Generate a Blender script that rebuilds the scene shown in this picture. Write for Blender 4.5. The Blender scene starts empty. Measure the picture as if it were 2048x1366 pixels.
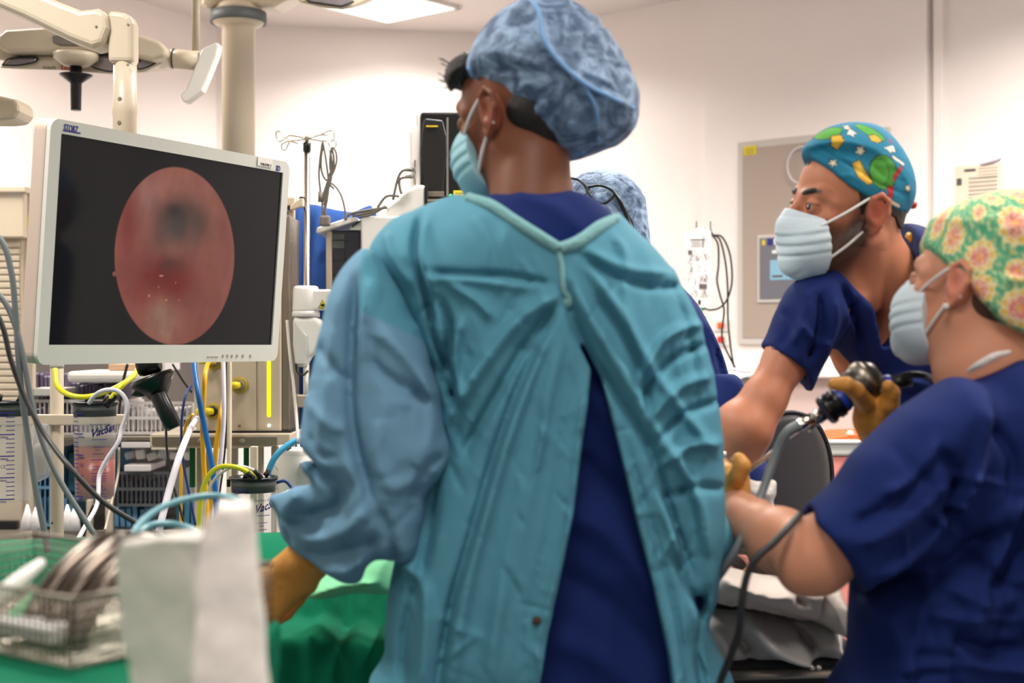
import bpy, bmesh, math, random
import numpy as np
from mathutils import Vector, Matrix
random.seed(7); rng = np.random.RandomState(11)
C = bpy.context.scene.collection
# ------------------------------------------------------------------ camera, world, lights, exposure
F = 2844.0; CZ = 1.25
def P(px, py, d):
    return Vector(((px-1024.0)/F*d, d, CZ-(py-683.0)/F*d))
cam_d = bpy.data.cameras.new('camera'); cam = bpy.data.objects.new('camera', cam_d); C.objects.link(cam)
cam.location = (0, 0, CZ); cam.rotation_euler = (math.pi/2, 0, 0)
cam_d.sensor_width = 36.0; cam_d.lens = 50.0; cam_d.clip_start = .05
cam_d.dof.use_dof = True; cam_d.dof.focus_distance = 3.2; cam_d.dof.aperture_fstop = 3.4
bpy.context.scene.camera = cam
W = bpy.data.worlds.new('world'); bpy.context.scene.world = W; W.use_nodes = True
W.node_tree.nodes['Background'].inputs[0].default_value = (1, .95, .9, 1)
W.node_tree.nodes['Background'].inputs[1].default_value = .08
vs = bpy.context.scene.view_settings
vs.view_transform = 'Standard'; vs.look = 'None'; vs.gamma = 1.0; vs.use_curve_mapping = False
vs.exposure = 0.0
def area(loc, sx, sy, power, col=(1, .955, .89), rot=(0, 0, 0)):
    l = bpy.data.lights.new('ceiling_lamp', 'AREA'); l.shape = 'RECTANGLE'; l.size = sx; l.size_y = sy
    l.energy = power; l.color = col; l.spread = math.radians(150); l.energy *= 1.3
    o = bpy.data.objects.new('ceiling_lamp', l); C.objects.link(o); o.location = loc; o.rotation_euler = rot
    return o
CEIL = 2.75
LAMPS = [(-.35, 5.95, 34), (-1.9, 4.6, 30), (1.55, 4.1, 44), (.1, 3.9, 30), (-1.3, 2.3, 26), (1.5, 2.2, 26), (.1, .9, 10), (-1.2, -.4, 9), (1.4, -.4, 9)]  # after the first entry: unseen ceiling lamps added to light the room
for x, y, p in LAMPS[1:]:
    area((x, y, CEIL-.03), .58, .58, p)
area((-.45, 6.18, CEIL-.03), .43, .58, 24, rot=(0, 0, math.radians(-39)))

# ------------------------------------------------------------------ materials
def lin(c):
    return tuple((v/255/12.92) if v/255 <= .04045 else ((v/255+.055)/1.055)**2.4 for v in c)
M = {}
def mat(name, rgb, rough=.5, metal=0., bump=0., bscale=60., var=0., vscale=8., spec=.5, sheen=0., trans=0., ior=1.45, alpha=1., emit=None, estr=0., aniso=False, detail=3., sss=0., bdist=.01):
    m = bpy.data.materials.new(name); m.use_nodes = True; nt = m.node_tree; b = nt.nodes['Principled BSDF']
    col = (*lin(rgb), 1)
    b.inputs['Base Color'].default_value = col; b.inputs['Roughness'].default_value = rough
    b.inputs['Metallic'].default_value = metal; b.inputs['Specular IOR Level'].default_value = spec
    b.inputs['Sheen Weight'].default_value = sheen; b.inputs['Transmission Weight'].default_value = trans
    b.inputs['IOR'].default_value = ior; b.inputs['Alpha'].default_value = alpha
    if sss:
        b.inputs['Subsurface Weight'].default_value = sss; b.inputs['Subsurface Radius'].default_value = (.012, .004, .002)
        b.inputs['Subsurface Scale'].default_value = 1.0
    if emit: b.inputs['Emission Color'].default_value = (*lin(emit), 1); b.inputs['Emission Strength'].default_value = estr
    tc = nt.nodes.new('ShaderNodeTexCoord')
    n = nt.nodes.new('ShaderNodeTexNoise'); n.inputs['Scale'].default_value = vscale; n.inputs['Detail'].default_value = detail
    nt.links.new(tc.outputs['Object'], n.inputs['Vector'])
    if True:
        v = max(var, .015)
        mx = nt.nodes.new('ShaderNodeMixRGB'); mx.blend_type = 'MIX'
        mx.inputs[1].default_value = (*[c*(1-v) for c in col[:3]], 1); mx.inputs[2].default_value = (*[min(1, c*(1+v)) for c in col[:3]], 1)
        nt.links.new(n.outputs['Fac'], mx.inputs[0]); nt.links.new(mx.outputs[0], b.inputs['Base Color'])
    if bump:
        n2 = nt.nodes.new('ShaderNodeTexNoise'); n2.inputs['Scale'].default_value = bscale; n2.inputs['Detail'].default_value = 5
        bp = nt.nodes.new('ShaderNodeBump'); bp.inputs['Strength'].default_value = bump; bp.inputs['Distance'].default_value = bdist
        nt.links.new(tc.outputs['Object'], n2.inputs['Vector']); nt.links.new(n2.outputs['Fac'], bp.inputs['Height']); nt.links.new(bp.outputs[0], b.inputs['Normal'])
    M[name] = m
    return m
def vcol_mat(name, rough=.6, emit=0., spec=.5, coat=0., bump=0., bscale=200.):
    m = bpy.data.materials.new(name); m.use_nodes = True; nt = m.node_tree; b = nt.nodes['Principled BSDF']
    a = nt.nodes.new('ShaderNodeVertexColor'); a.layer_name = 'pattern'
    b.inputs['Roughness'].default_value = rough; b.inputs['Specular IOR Level'].default_value = spec
    if emit:
        nt.links.new(a.outputs[0], b.inputs['Emission Color']); b.inputs['Emission Strength'].default_value = emit
        b.inputs['Base Color'].default_value = (.008, .008, .009, 1)
    else: nt.links.new(a.outputs[0], b.inputs['Base Color'])
    if bump:
        n2 = nt.nodes.new('ShaderNodeTexNoise'); n2.inputs['Scale'].default_value = bscale
        bp = nt.nodes.new('ShaderNodeBump'); bp.inputs['Strength'].default_value = bump; bp.inputs['Distance'].default_value = .003
        tc = nt.nodes.new('ShaderNodeTexCoord'); nt.links.new(tc.outputs['Object'], n2.inputs['Vector'])
        nt.links.new(n2.outputs['Fac'], bp.inputs['Height']); nt.links.new(bp.outputs[0], b.inputs['Normal'])
    M[name] = m; return m

mat('wall_paint', (243, 234, 230), .45, var=.01)
mat('wall_low', (222, 196, 188), .5)
mat('ceiling_paint', (232, 222, 216), .7)
mat('floor_vinyl', (92, 102, 112), .35, var=.12, vscale=3)
mat('cream_plastic', (204, 190, 168), .38, var=.02)
mat('cream_metal', (198, 184, 163), .35, var=.02)
mat('white_plastic', (228, 224, 218), .35)
mat('light_grey', (200, 198, 192), .4)
mat('bezel', (203, 202, 194), .45)
mat('bezel_side', (188, 170, 158), .5)
mat('grey_rubber', (88, 94, 96), .5)
mat('grey_plastic', (120, 112, 108), .45)
mat('dark_plastic', (26, 25, 26), .32)
mat('black_plastic', (16, 15, 16), .3)
mat('black_rubber', (30, 30, 32), .5)
mat('steel', (190, 182, 172), .25, 1.)
mat('camera_metal', (84, 76, 70), .32, .75)
mat('dark_steel', (104, 94, 86), .22, 1.)
mat('dull_steel', (150, 140, 128), .38, 1.)
mat('bright_steel', (232, 222, 208), .18, 1.)
mat('chair_grey', (74, 70, 70), .38, bump=.1, bscale=300)
mat('navy', (18, 36, 94), .85, bump=.25, bscale=700, var=.08, spec=.25, bdist=.002)
mat('navy_dark', (16, 32, 88), .85, bump=.25, bscale=700, var=.08, spec=.25, bdist=.002)
mat('gown', (84, 146, 168), .78, bump=.35, bscale=500, var=.07, vscale=5, bdist=.002, spec=.3)
mat('gown_sleeve', (106, 148, 176), .78, bump=.35, bscale=500, var=.07, vscale=5, bdist=.002, spec=.3)
mat('gown_trim', (126, 176, 180), .8, bump=.5, bscale=180, var=.1, vscale=40)
mat('cap_blue', (100, 132, 164), .7, bump=.6, bscale=90, var=.22, vscale=30, detail=6)
m = M['cap_blue']; nt = m.node_tree; mx = [n for n in nt.nodes if n.type == 'MIX_RGB'][0]; nn = nt.nodes.new('ShaderNodeTexNoise'); nn.inputs['Scale'].default_value = 26; nn.inputs['Detail'].default_value = 7; nn.inputs['Distortion'].default_value = 1.2
mr = nt.nodes.new('ShaderNodeMapRange'); mr.inputs[1].default_value = .40; mr.inputs[2].default_value = .66; nt.links.new([n for n in nt.nodes if n.type == 'TEX_COORD'][0].outputs['Object'], nn.inputs['Vector']); nt.links.new(nn.outputs['Fac'], mr.inputs[0]); nt.links.new(mr.outputs[0], mx.inputs[0])
mx.inputs[1].default_value = (*lin((78, 98, 128)), 1); mx.inputs[2].default_value = (*lin((150, 176, 206)), 1)
mat('cap_seam', (120, 165, 215), .7)
mat('mask_white', (208, 220, 228), .75, bump=.2, bscale=300)
mat('mask_teal', (146, 190, 200), .75, bump=.2, bscale=300)
mat('mask_loop', (222, 220, 218), .7)
mat('skin_light', (206, 142, 112), .5, sss=.15, var=.07, vscale=12, bump=.08, bscale=350, spec=.4)
mat('skin_man', (192, 122, 92), .5, sss=.15, var=.1, vscale=14, bump=.08, bscale=350, spec=.4)
mat('skin_brown', (136, 78, 50), .5, sss=.12, var=.1, vscale=12, spec=.4)
mat('skin_patient', (204, 150, 138), .5, sss=.15, var=.08, vscale=12)
mat('hair_black', (24, 17, 15), .5, bump=.5, bscale=300)
mat('hair_dark', (40, 27, 20), .5, bump=.5, bscale=300)
mat('hair_brown', (78, 52, 38), .55, bump=.5, bscale=300)
mat('glove', (206, 142, 62), .5, var=.07, bump=.15, bscale=120, sss=.05)
mat('bag_paper', (228, 221, 214), .75, bump=.5, bscale=14, bdist=.012)
mat('outlet_yellow', (168, 148, 44), .4)
mat('drape_green', (0, 108, 76), .85, spec=.2, var=.08, bump=.2, bscale=400)
mat('drape_light', (120, 200, 150), .85, var=.08)
mat('drape_blue', (34, 76, 146), .85, var=.06, bump=.15, bscale=300)
mat('paper_white', (226, 219, 212), .75, var=.02)
mat('sheet_white', (212, 198, 188), .85, bump=.3, bscale=400, var=.03)
mat('pillow_grey', (196, 192, 188), .6, var=.03)
mat('gauze', (232, 224, 218), .9, bump=.6, bscale=250)
mat('yellow', (222, 200, 30), .45)
mat('yellow_tube', (214, 205, 40), .3)
mat('yellow_cable', (232, 176, 20), .4)
mat('blue_tube', (20, 100, 170), .35)
mat('blue_cable', (30, 60, 120), .4)
mat('cyan_tube', (70, 170, 215), .3)
mat('white_tube', (212, 206, 216), .35)
mat('teal_tube', (120, 170, 180), .3)
mat('grey_cable', (104, 110, 112), .45)
mat('dark_cable', (34, 33, 34), .45)
mat('taupe_cable', (110, 104, 96), .45)
mat('blue_part', (26, 60, 160), .35)
mat('green_dark', (10, 96, 40), .6)
mat('ink_blue', (36, 34, 128), .6)
mat('ink_grey', (84, 78, 76), .6)
mat('ink_black', (18, 18, 20), .6)
mat('ink_red', (200, 40, 30), .6)
mat('ink_green', (20, 120, 90), .6)
mat('orange', (240, 92, 44), .5)
mat('orange_red', (214, 40, 34), .45)
mat('pink_plastic', (224, 140, 128), .5)
mat('panel_grey', (168, 152, 140), .5)
mat('panel_frame', (196, 190, 184), .45)
mat('paper_cream', (222, 210, 190), .6)
mat('lilac_pack', (96, 86, 108), .5, var=.2)
mat('blue_pack', (100, 150, 190), .5, var=.2)
mat('teal_pack', (70, 130, 160), .5, var=.2)
mat('white_pack', (220, 214, 214), .5)
mat('box_tan', (190, 156, 126), .6)
mat('glass_dark', (38, 40, 50), .15)
mat('screen_blue', (120, 160, 180), .3, emit=(110, 150, 175), estr=.4)
mat('screen_grey', (104, 104, 112), .3, emit=(90, 92, 104), estr=.15)
mat('screen_white', (220, 220, 220), .3, emit=(200, 200, 205), estr=.25)
mat('light_panel', (255, 255, 250), .5, emit=(255, 250, 240), estr=3.0)
mat('led_yellow', (240, 225, 20), .4, emit=(255, 240, 0), estr=1.5)
mat('led_green', (20, 200, 70), .4, emit=(0, 230, 60), estr=1.5)
mat('led_white', (230, 250, 250), .4, emit=(220, 250, 250), estr=2)
mat('lamp_lens', (150, 142, 146), .12, .4, var=.3, vscale=25)
mat('clear_plastic', (246, 244, 242), .08, trans=.0, alpha=.085, spec=.8)
mat('clear_bag', (245, 245, 246), .1, alpha=.35, spec=.9, bump=.6, bscale=30)
mat('fluid_red', (150, 48, 32), .3, alpha=.9)
mat('fluid_pink', (176, 84, 62), .3, alpha=.6)
mat('smoke_lid', (18, 22, 23), .25, alpha=.97)
mat('eye_white', (208, 196, 188), .2)
mat('iris', (40, 26, 18), .15)
mat('gold', (214, 176, 30), .4, bump=.4, bscale=200)

# ------------------------------------------------------------------ objects
def props(o, label=None, cat=None, group=None, kind=None):
    if label: o['label'] = label
    if cat: o['category'] = cat
    if group: o['group'] = group
    if kind: o['kind'] = kind
    return o
def link(o, parent=None):
    C.objects.link(o)
    if parent is not None: 
        o.parent = parent
        o.matrix_parent_inverse = parent.matrix_world.inverted() if False else Matrix.Translation(-parent.location)
    return o
def empty(name, loc, label, cat, group=None, kind=None):
    o = bpy.data.objects.new(name, None); C.objects.link(o); o.location = loc; o.empty_display_size = .05
    return props(o, label, cat, group, kind)
def from_arrays(name, V, faces, m, parent=None, smooth=True):
    me = bpy.data.meshes.new(name); V = np.asarray(V, dtype=np.float32); F_ = np.asarray(faces, dtype=np.int32)
    k = F_.shape[1]
    me.vertices.add(len(V)); me.vertices.foreach_set('co', V.ravel())
    me.loops.add(F_.size); me.loops.foreach_set('vertex_index', F_.ravel())
    me.polygons.add(len(F_)); me.polygons.foreach_set('loop_start', np.arange(0, F_.size, k, dtype=np.int32))
    me.update(calc_edges=True); me.validate()
    me.polygons.foreach_set('use_smooth', np.full(len(me.polygons), smooth))
    for mm in (m if isinstance(m, (list, tuple)) else [m]): me.materials.append(M[mm] if isinstance(mm, str) else mm)
    o = bpy.data.objects.new(name, me); link(o, parent); return o
class MB:
    """collects shapes of one part, in world coordinates"""
    def __init__(s): s.bm = bmesh.new(); s.mi = 0
    def _new(s, fs, smooth=False):
        for f in fs: f.material_index = s.mi; f.smooth = smooth
    def box(s, c, size, rz=0., bevel=0., rx=0., ry=0., seg=2):
        r = bmesh.ops.create_cube(s.bm, size=1.0)
        vv = r['verts']; bmesh.ops.scale(s.bm, vec=size, verts=vv)
        fs = set(f for v in vv for f in v.link_faces)
        if bevel:
            es = list(set(e for v in vv for e in v.link_edges))
            rb = bmesh.ops.bevel(s.bm, geom=es+vv, offset=min(bevel, min(size)*.49), segments=seg, profile=.5, affect='EDGES')
            vv = list(set(rb['verts']) | set(v for v in vv if v.is_valid)); fs = set(f for v in vv for f in v.link_faces)
        R = Matrix.Rotation(rz, 3, 'Z') @ Matrix.Rotation(ry, 3, 'Y') @ Matrix.Rotation(rx, 3, 'X')
        bmesh.ops.rotate(s.bm, cent=(0, 0, 0), matrix=R, verts=vv); bmesh.ops.translate(s.bm, vec=c, verts=vv)
        s._new(fs, False); return s
    def lathe(s, prof, base, axis=(0, 0, 1), n=40, cap=True, smooth=True):
        """prof: [(radius, height)]"""
        ax = Vector(axis).normalized(); q = Vector((0, 0, 1)).rotation_difference(ax); base = Vector(base)
        rings = []
        for r, h in prof:
            rings.append([s.bm.verts.new(base + q @ Vector((r*math.cos(2*math.pi*i/n), r*math.sin(2*math.pi*i/n), h))) for i in range(n)])
        fs = []
        for a, b in zip(rings[:-1], rings[1:]):
            for i in range(n):
                fs.append(s.bm.faces.new((a[i], a[(i+1) % n], b[(i+1) % n], b[i])))
        s._new(fs, smooth)
        if cap:
            s._new([s.bm.faces.new(rings[0][::-1]), s.bm.faces.new(rings[-1])], False)
        return s
    def cyl(s, a, b, r, r2=None, n=24):
        a = Vector(a); b = Vector(b); r2 = r if r2 is None else r2
        return s.lathe([(r, 0), (r2, (b-a).length)], a, b-a, n)
    def tube(s, pts, r, n=10, smooth=8, rs=None):
        pts = [Vector(p) for p in pts]
        if smooth and len(pts) > 2:
            out = []
            q = [pts[0]*2-pts[1]] + pts + [pts[-1]*2-pts[-2]]; rr = []
            for i in range(1, len(q)-2):
                for k in range(smooth):
                    t = k/smooth; p0, p1, p2, p3 = q[i-1:i+3]
                    out.append(.5*((2*p1)+(-p0+p2)*t+(2*p0-5*p1+4*p2-p3)*t*t+(-p0+3*p1-3*p2+p3)*t**3))
                    if rs: rr.append(rs[i-1]*(1-t)+rs[i]*t)
            out.append(pts[-1]); pts = out
            if rs: rr.append(rs[-1]); rs = rr
        up = Vector((0, 0, 1)); T = (pts[1]-pts[0]).normalized()
        N = T.cross(up); N = N.normalized() if N.length > 1e-3 else Vector((1, 0, 0)); rings = []
        for i, p in enumerate(pts):
            t = (pts[min(i+1, len(pts)-1)]-pts[max(i-1, 0)])
            t = t.normalized() if t.length > 1e-9 else T
            N = (N - t*N.dot(t)); N = N.normalized() if N.length > 1e-6 else t.orthogonal().normalized()
            B = t.cross(N); ri = rs[i] if rs else r
            rings.append([s.bm.verts.new(p+ri*(math.cos(2*math.pi*k/n)*N+math.sin(2*math.pi*k/n)*B)) for k in range(n)])
        fs = [s.bm.faces.new((a[k], a[(k+1) % n], b[(k+1) % n], b[k])) for a, b in zip(rings[:-1], rings[1:]) for k in range(n)]
        s._new(fs, True); s._new([s.bm.faces.new(rings[0][::-1]), s.bm.faces.new(rings[-1])], False); return s
    def ball(s, c, r, sc=(1, 1, 1), u=24, v=16, R=None):
        g = bmesh.ops.create_uvsphere(s.bm, u_segments=u, v_segments=v, radius=r)['verts']
        bmesh.ops.scale(s.bm, vec=sc, verts=g)
        if R is not None: bmesh.ops.rotate(s.bm, cent=(0, 0, 0), matrix=R, verts=g)
        bmesh.ops.translate(s.bm, vec=c, verts=g)
        s._new(set(f for w in g for f in w.link_faces), True); return s
    def prism(s, pts, vec, smooth=False):
        """closed polygon of 3-D points extruded by vec"""
        a = [s.bm.verts.new(Vector(p)) for p in pts]; b = [s.bm.verts.new(Vector(p)+Vector(vec)) for p in pts]; n = len(a)
        fs = [s.bm.faces.new(a), s.bm.faces.new(b[::-1])]
        s._new(fs, False)
        s._new([s.bm.faces.new((a[i], b[i], b[(i+1) % n], a[(i+1) % n])) for i in range(n)], smooth); return s
    def quad(s, pts):
        s._new([s.bm.faces.new([s.bm.verts.new(Vector(p)) for p in pts])]); return s
    def build(s, name, m, parent=None, bevel=0., normals=True):
        if normals: bmesh.ops.recalc_face_normals(s.bm, faces=s.bm.faces[:])
        me = bpy.data.meshes.new(name); s.bm.to_mesh(me); s.bm.free()
        for mm in (m if isinstance(m, (list, tuple)) else [m]): me.materials.append(M[mm])
        o = bpy.data.objects.new(name, me); link(o, parent)
        if bevel:
            b = o.modifiers.new('b', 'BEVEL'); b.width = bevel; b.segments = 3; b.limit_method = 'ANGLE'; b.angle_limit = math.radians(40)
        return o
def rrect(w, h, r, n=6):
    """rounded rectangle outline, centred, 2-D"""
    out = []
    for cx, cy, a0 in ((w/2-r, h/2-r, 0), (-w/2+r, h/2-r, 90), (-w/2+r, -h/2+r, 180), (w/2-r, -h/2+r, 270)):
        for k in range(n+1):
            a = math.radians(a0+90*k/n); out.append((cx+r*math.cos(a), cy+r*math.sin(a)))
    return out
def frame3(o, x, up):
    """returns f(u,v,w) -> world, u along x, v along up, w along x cross up (towards viewer if x right, up z => -y)"""
    o = Vector(o); x = Vector(x).normalized(); up = Vector(up).normalized(); n = x.cross(up)
    return lambda u, v, w=0.: o+x*u+up*v+n*w
_fontcache = {}
def text(s, size, f, m, name='lettering', parent=None, bold=False, bend=None, shear=0., align='LEFT', depth=.0006):
    """f(u,v,w): placing frame; bend=(radius) wraps the letters round a cylinder handled by f"""
    cu = bpy.data.curves.new(name, 'FONT'); cu.body = s; cu.size = size; cu.extrude = depth/2; cu.align_x = align; cu.shear = shear
    if bold: cu.offset = size*.022
    cu.resolution_u = 2
    t = bpy.data.objects.new(name, cu); C.objects.link(t)
    bpy.context.view_layer.update(); dg = bpy.context.evaluated_depsgraph_get()
    me = bpy.data.meshes.new_from_object(t.evaluated_get(dg)); me.name = name
    C.objects.unlink(t); bpy.data.objects.remove(t)
    for v in me.vertices: v.co = f(v.co.x, v.co.y, v.co.z)
    me.materials.clear(); me.materials.append(M[m])
    o = bpy.data.objects.new(name, me); return link(o, parent)
def setcols(o, cols):
    me = o.data; a = me.color_attributes.new('pattern', 'FLOAT_COLOR', 'POINT')
    c = np.ones((len(cols), 4), np.float32); c[:, :3] = cols; a.data.foreach_set('color', c.ravel())

# ------------------------------------------------------------------ implicit bodies and cloth
def smin(a, b, k):
    if k <= 0: return np.minimum(a, b)
    h = np.clip(.5+.5*(b-a)/k, 0, 1); return b*(1-h)+a*h-k*h*(1-h)
def noise2(X, Z, sc, seed=0, octv=3):
    r = np.random.RandomState(seed); out = 0*X
    for o in range(octv):
        for _ in range(5):
            a = r.uniform(0, 2*np.pi); f = sc*(2**o)*r.uniform(.7, 1.3); ph = r.uniform(0, 6.28)
            out = out+np.sin((X*np.cos(a)+Z*np.sin(a))*f+ph)/(2**o)/5
    return out
def spline2(pts, n=8, closed=True):
    p = np.array(pts, float); N = len(p); out = []
    for i in range(N if closed else N-1):
        p0, p1, p2, p3 = (p[(i-1) % N], p[i], p[(i+1) % N], p[(i+2) % N]) if closed else (p[max(i-1, 0)], p[i], p[i+1], p[min(i+2, N-1)])
        for k in range(n):
            t = k/n; out.append(.5*((2*p1)+(-p0+p2)*t+(2*p0-5*p1+4*p2-p3)*t*t+(-p0+3*p1-3*p2+p3)*t**3))
    if not closed: out.append(p[-1])
    return np.array(out)
def poly_sd(X, Z, poly):
    """signed distance to closed polygon, negative inside"""
    d = np.full(X.shape, 1e9); ins = np.zeros(X.shape, bool); n = len(poly)
    for i in range(n):
        ax, az = poly[i]; bx, bz = poly[(i+1) % n]; ex, ez = bx-ax, bz-az
        wx, wz = X-ax, Z-az; t = np.clip((wx*ex+wz*ez)/(ex*ex+ez*ez+1e-12), 0, 1)
        d = np.minimum(d, (wx-ex*t)**2+(wz-ez*t)**2)
        c = ((az > Z) != (bz > Z)) & (X < (bx-ax)*(Z-az)/((bz-az) if abs(bz-az) > 1e-12 else 1e-12)+ax); ins ^= c
    return np.where(ins, -1, 1)*np.sqrt(d)
def px2(pts, d):
    return [((x-1024)/F*d, CZ-(y-683)/F*d) for x, y in pts]
class Field:
    def __init__(s, lo, hi, h):
        s.lo = np.array(lo, float); s.h = h; s.n = np.ceil((np.array(hi)-s.lo)/h).astype(int)+1
        s.D = np.full(tuple(s.n), .25, np.float32)
        s.x, s.y, s.z = [s.lo[i]+h*np.arange(s.n[i]) for i in range(3)]
    def sub(s, lo, hi):
        a = np.clip(np.floor((np.array(lo)-s.lo)/s.h).astype(int), 0, s.n); b = np.clip(np.ceil((np.array(hi)-s.lo)/s.h).astype(int)+1, 0, s.n)
        return tuple(slice(int(a[i]), int(max(a[i], b[i]))) for i in range(3))
    def xyz(s, sl): return s.x[sl[0]][:, None, None], s.y[sl[1]][None, :, None], s.z[sl[2]][None, None, :]
    def put(s, sl, d, k, op='add'):
        d = d.astype(np.float32)
        if op == 'add': s.D[sl] = smin(s.D[sl], d, k)
        elif op == 'cut': s.D[sl] = -smin(-s.D[sl], d, k)
        elif op == 'and': s.D[sl] = -smin(-s.D[sl], -d, k)
    def cone(s, a, b, r1, r2, k=.01, op='add'):
        a = np.array(a, float); b = np.array(b, float); m = max(r1, r2)+k+3*s.h
        sl = s.sub(np.minimum(a, b)-m, np.maximum(a, b)+m)
        if 0 in [q.stop-q.start for q in sl]: return s
        X, Y, Z = s.xyz(sl); e = b-a; L2 = max((e*e).sum(), 1e-12)
        t = np.clip(((X-a[0])*e[0]+(Y-a[1])*e[1]+(Z-a[2])*e[2])/L2, 0, 1)
        d = np.sqrt((X-a[0]-t*e[0])**2+(Y-a[1]-t*e[1])**2+(Z-a[2]-t*e[2])**2)-(r1+(r2-r1)*t)
        s.put(sl, d, k, op); return s
    def chain(s, pts, rs, k=.01):
        for i in range(len(pts)-1): s.cone(pts[i], pts[i+1], rs[i], rs[i+1], k)
        return s
    def ell(s, c, r, R=None, k=.01, op='add'):
        c = np.array(c, float); r = np.array(r, float); m = r.max()+k+3*s.h
        sl = s.sub(c-m, c+m)
        if 0 in [q.stop-q.start for q in sl]: return s
        X, Y, Z = s.xyz(sl); X, Y, Z = X-c[0], Y-c[1], Z-c[2]
        if R is not None:
            R = np.array(R); X, Y, Z = (R[0, 0]*X+R[1, 0]*Y+R[2, 0]*Z, R[0, 1]*X+R[1, 1]*Y+R[2, 1]*Z, R[0, 2]*X+R[1, 2]*Y+R[2, 2]*Z)
        q = np.sqrt((X/r[0])**2+(Y/r[1])**2+(Z/r[2])**2); g = np.sqrt((X/r[0]**2)**2+(Y/r[1]**2)**2+(Z/r[2]**2)**2)
        d = q*(q-1)/np.maximum(g, 1e-6); s.put(sl, d, k, op); return s
    def pillow(s, poly, yc, T, Rr, k=.01, op='add', n=6, warp=None):
        """cushion-like solid: outline poly in (x,z) at depth yc, half thickness T, rim radius Rr; yc may be f(x,z)"""
        pl = spline2(poly, n) if n else np.array(poly)
        m = .04+k; lo = pl.min(0)-m; hi = pl.max(0)+m
        sl = s.sub((lo[0], -99, lo[1]), (hi[0], 99, hi[1]))
        X, Y, Z = s.xyz(sl); X2, Z2 = X[:, 0, :], Z[:, 0, :]
        X2, Z2 = np.broadcast_arrays(X2, Z2)
        sd = poly_sd(X2, Z2, pl)
        y0 = yc(X2, Z2) if callable(yc) else np.full(X2.shape, yc)
        Tt = T(X2, Z2) if callable(T) else T
        u = np.clip(1+sd/Rr, 0, None)
        q = np.sqrt(((Y-y0[:, None, :])/(Tt[:, None, :] if callable(T) else Tt))**2+(u**2)[:, None, :])
        d = (q-1)*min(np.min(Tt), Rr)
        s.put(sl, d, k, op); return s
    def half(s, p, n, k=0., box=None):
        """keep only the side where (x-p).n < 0"""
        n = np.array(Vector(n).normalized()); sl = s.sub(*box) if box else (slice(0, None),)*3
        X, Y, Z = s.xyz(sl); d = (X-p[0])*n[0]+(Y-p[1])*n[1]+(Z-p[2])*n[2]
        s.put(sl, d+0*s.D[sl], k, 'and'); return s
    def disp(s, A, sl=None, ylim=None, soft=.02):
        """push surface outwards by A(x,z) (2-D array over x,z); only where y < ylim"""
        A = A.astype(np.float32)[:, None, :]
        if ylim is not None:
            w = np.clip((ylim-s.y)/soft, 0, 1)[None, :, None].astype(np.float32); s.D -= A*w
        else: s.D -= A
        return s
    def XZ(s): return np.meshgrid(s.x, s.z, indexing='ij')
    def mesh(s, iso=0.):
        D = s.D-iso; nx, ny, nz = D.shape; ins = D < 0
        ins[0] = ins[-1] = False; ins[:, 0] = ins[:, -1] = False; ins[:, :, 0] = ins[:, :, -1] = False
        D = np.where(ins, D, np.maximum(D, 1e-5))
        c = ins[:-1, :-1, :-1].astype(np.int8)
        cnt = sum(ins[i:nx-1+i, j:ny-1+j, k:nz-1+k].astype(np.int8) for i in (0, 1) for j in (0, 1) for k in (0, 1))
        act = (cnt > 0) & (cnt < 8); I, J, K = np.nonzero(act); N = len(I)
        idx = np.full(act.shape, -1, np.int32); idx[I, J, K] = np.arange(N)
        acc = np.zeros((N, 3)); w = np.zeros(N)
        cor = [(i, j, k) for i in (0, 1) for j in (0, 1) for k in (0, 1)]
        val = {c_: D[I+c_[0], J+c_[1], K+c_[2]] for c_ in cor}
        for a in cor:
            for ax in range(3):
                if a[ax] == 0:
                    b = list(a); b[ax] = 1; b = tuple(b); va, vb = val[a], val[b]
                    m = (va < 0) != (vb < 0); t = np.where(m, va/np.where(m, va-vb, 1), 0)
                    p = np.repeat(np.array(a, float)[None], N, 0); p[:, ax] = t; acc += p*m[:, None]; w += m
        V = (acc/np.maximum(w, 1)[:, None]+np.stack([I, J, K], 1))*s.h+s.lo
        faces = []
        for ax in range(3):
            sl0 = [slice(None)]*3; sl1 = [slice(None)]*3; sl0[ax] = slice(0, -1); sl1[ax] = slice(1, None)
            a = ins[tuple(sl0)]; b = ins[tuple(sl1)]; e = np.nonzero(a != b); e = np.stack(e, 1)
            fl = a[tuple(e.T)]
            o1, o2 = [(1, 2), (2, 0), (0, 1)][ax]
            ok = (e[:, o1] > 0) & (e[:, o2] > 0) & (e[:, o1] < D.shape[o1]-1) & (e[:, o2] < D.shape[o2]-1); e = e[ok]; fl = fl[ok]
            def g(d1, d2):
                q = e.copy(); q[:, o1] -= d1; q[:, o2] -= d2; return idx[q[:, 0], q[:, 1], q[:, 2]]
            q = np.stack([g(1, 1), g(0, 1), g(0, 0), g(1, 0)], 1); q[~fl] = q[~fl][:, ::-1]; faces.append(q)
        Fq = np.concatenate(faces); Fq = Fq[(Fq >= 0).all(1)]
        return V, Fq
    def build(s, name, m, parent=None, relax=2):
        V, Fq = s.mesh(); 
        E = np.concatenate([Fq[:, [0, 1]], Fq[:, [1, 2]], Fq[:, [2, 3]], Fq[:, [3, 0]]])
        for _ in range(relax):
            S = np.zeros_like(V); n = np.zeros(len(V))
            for a, b in ((0, 1), (1, 0)):
                for c in range(3): S[:, c] += np.bincount(E[:, a], V[E[:, b], c], len(V))
                n += np.bincount(E[:, a], minlength=len(V))
            V = V*.4+.6*S/np.maximum(n, 1)[:, None]
        o = from_arrays(name, V, Fq, m, parent)
        return o
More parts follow.
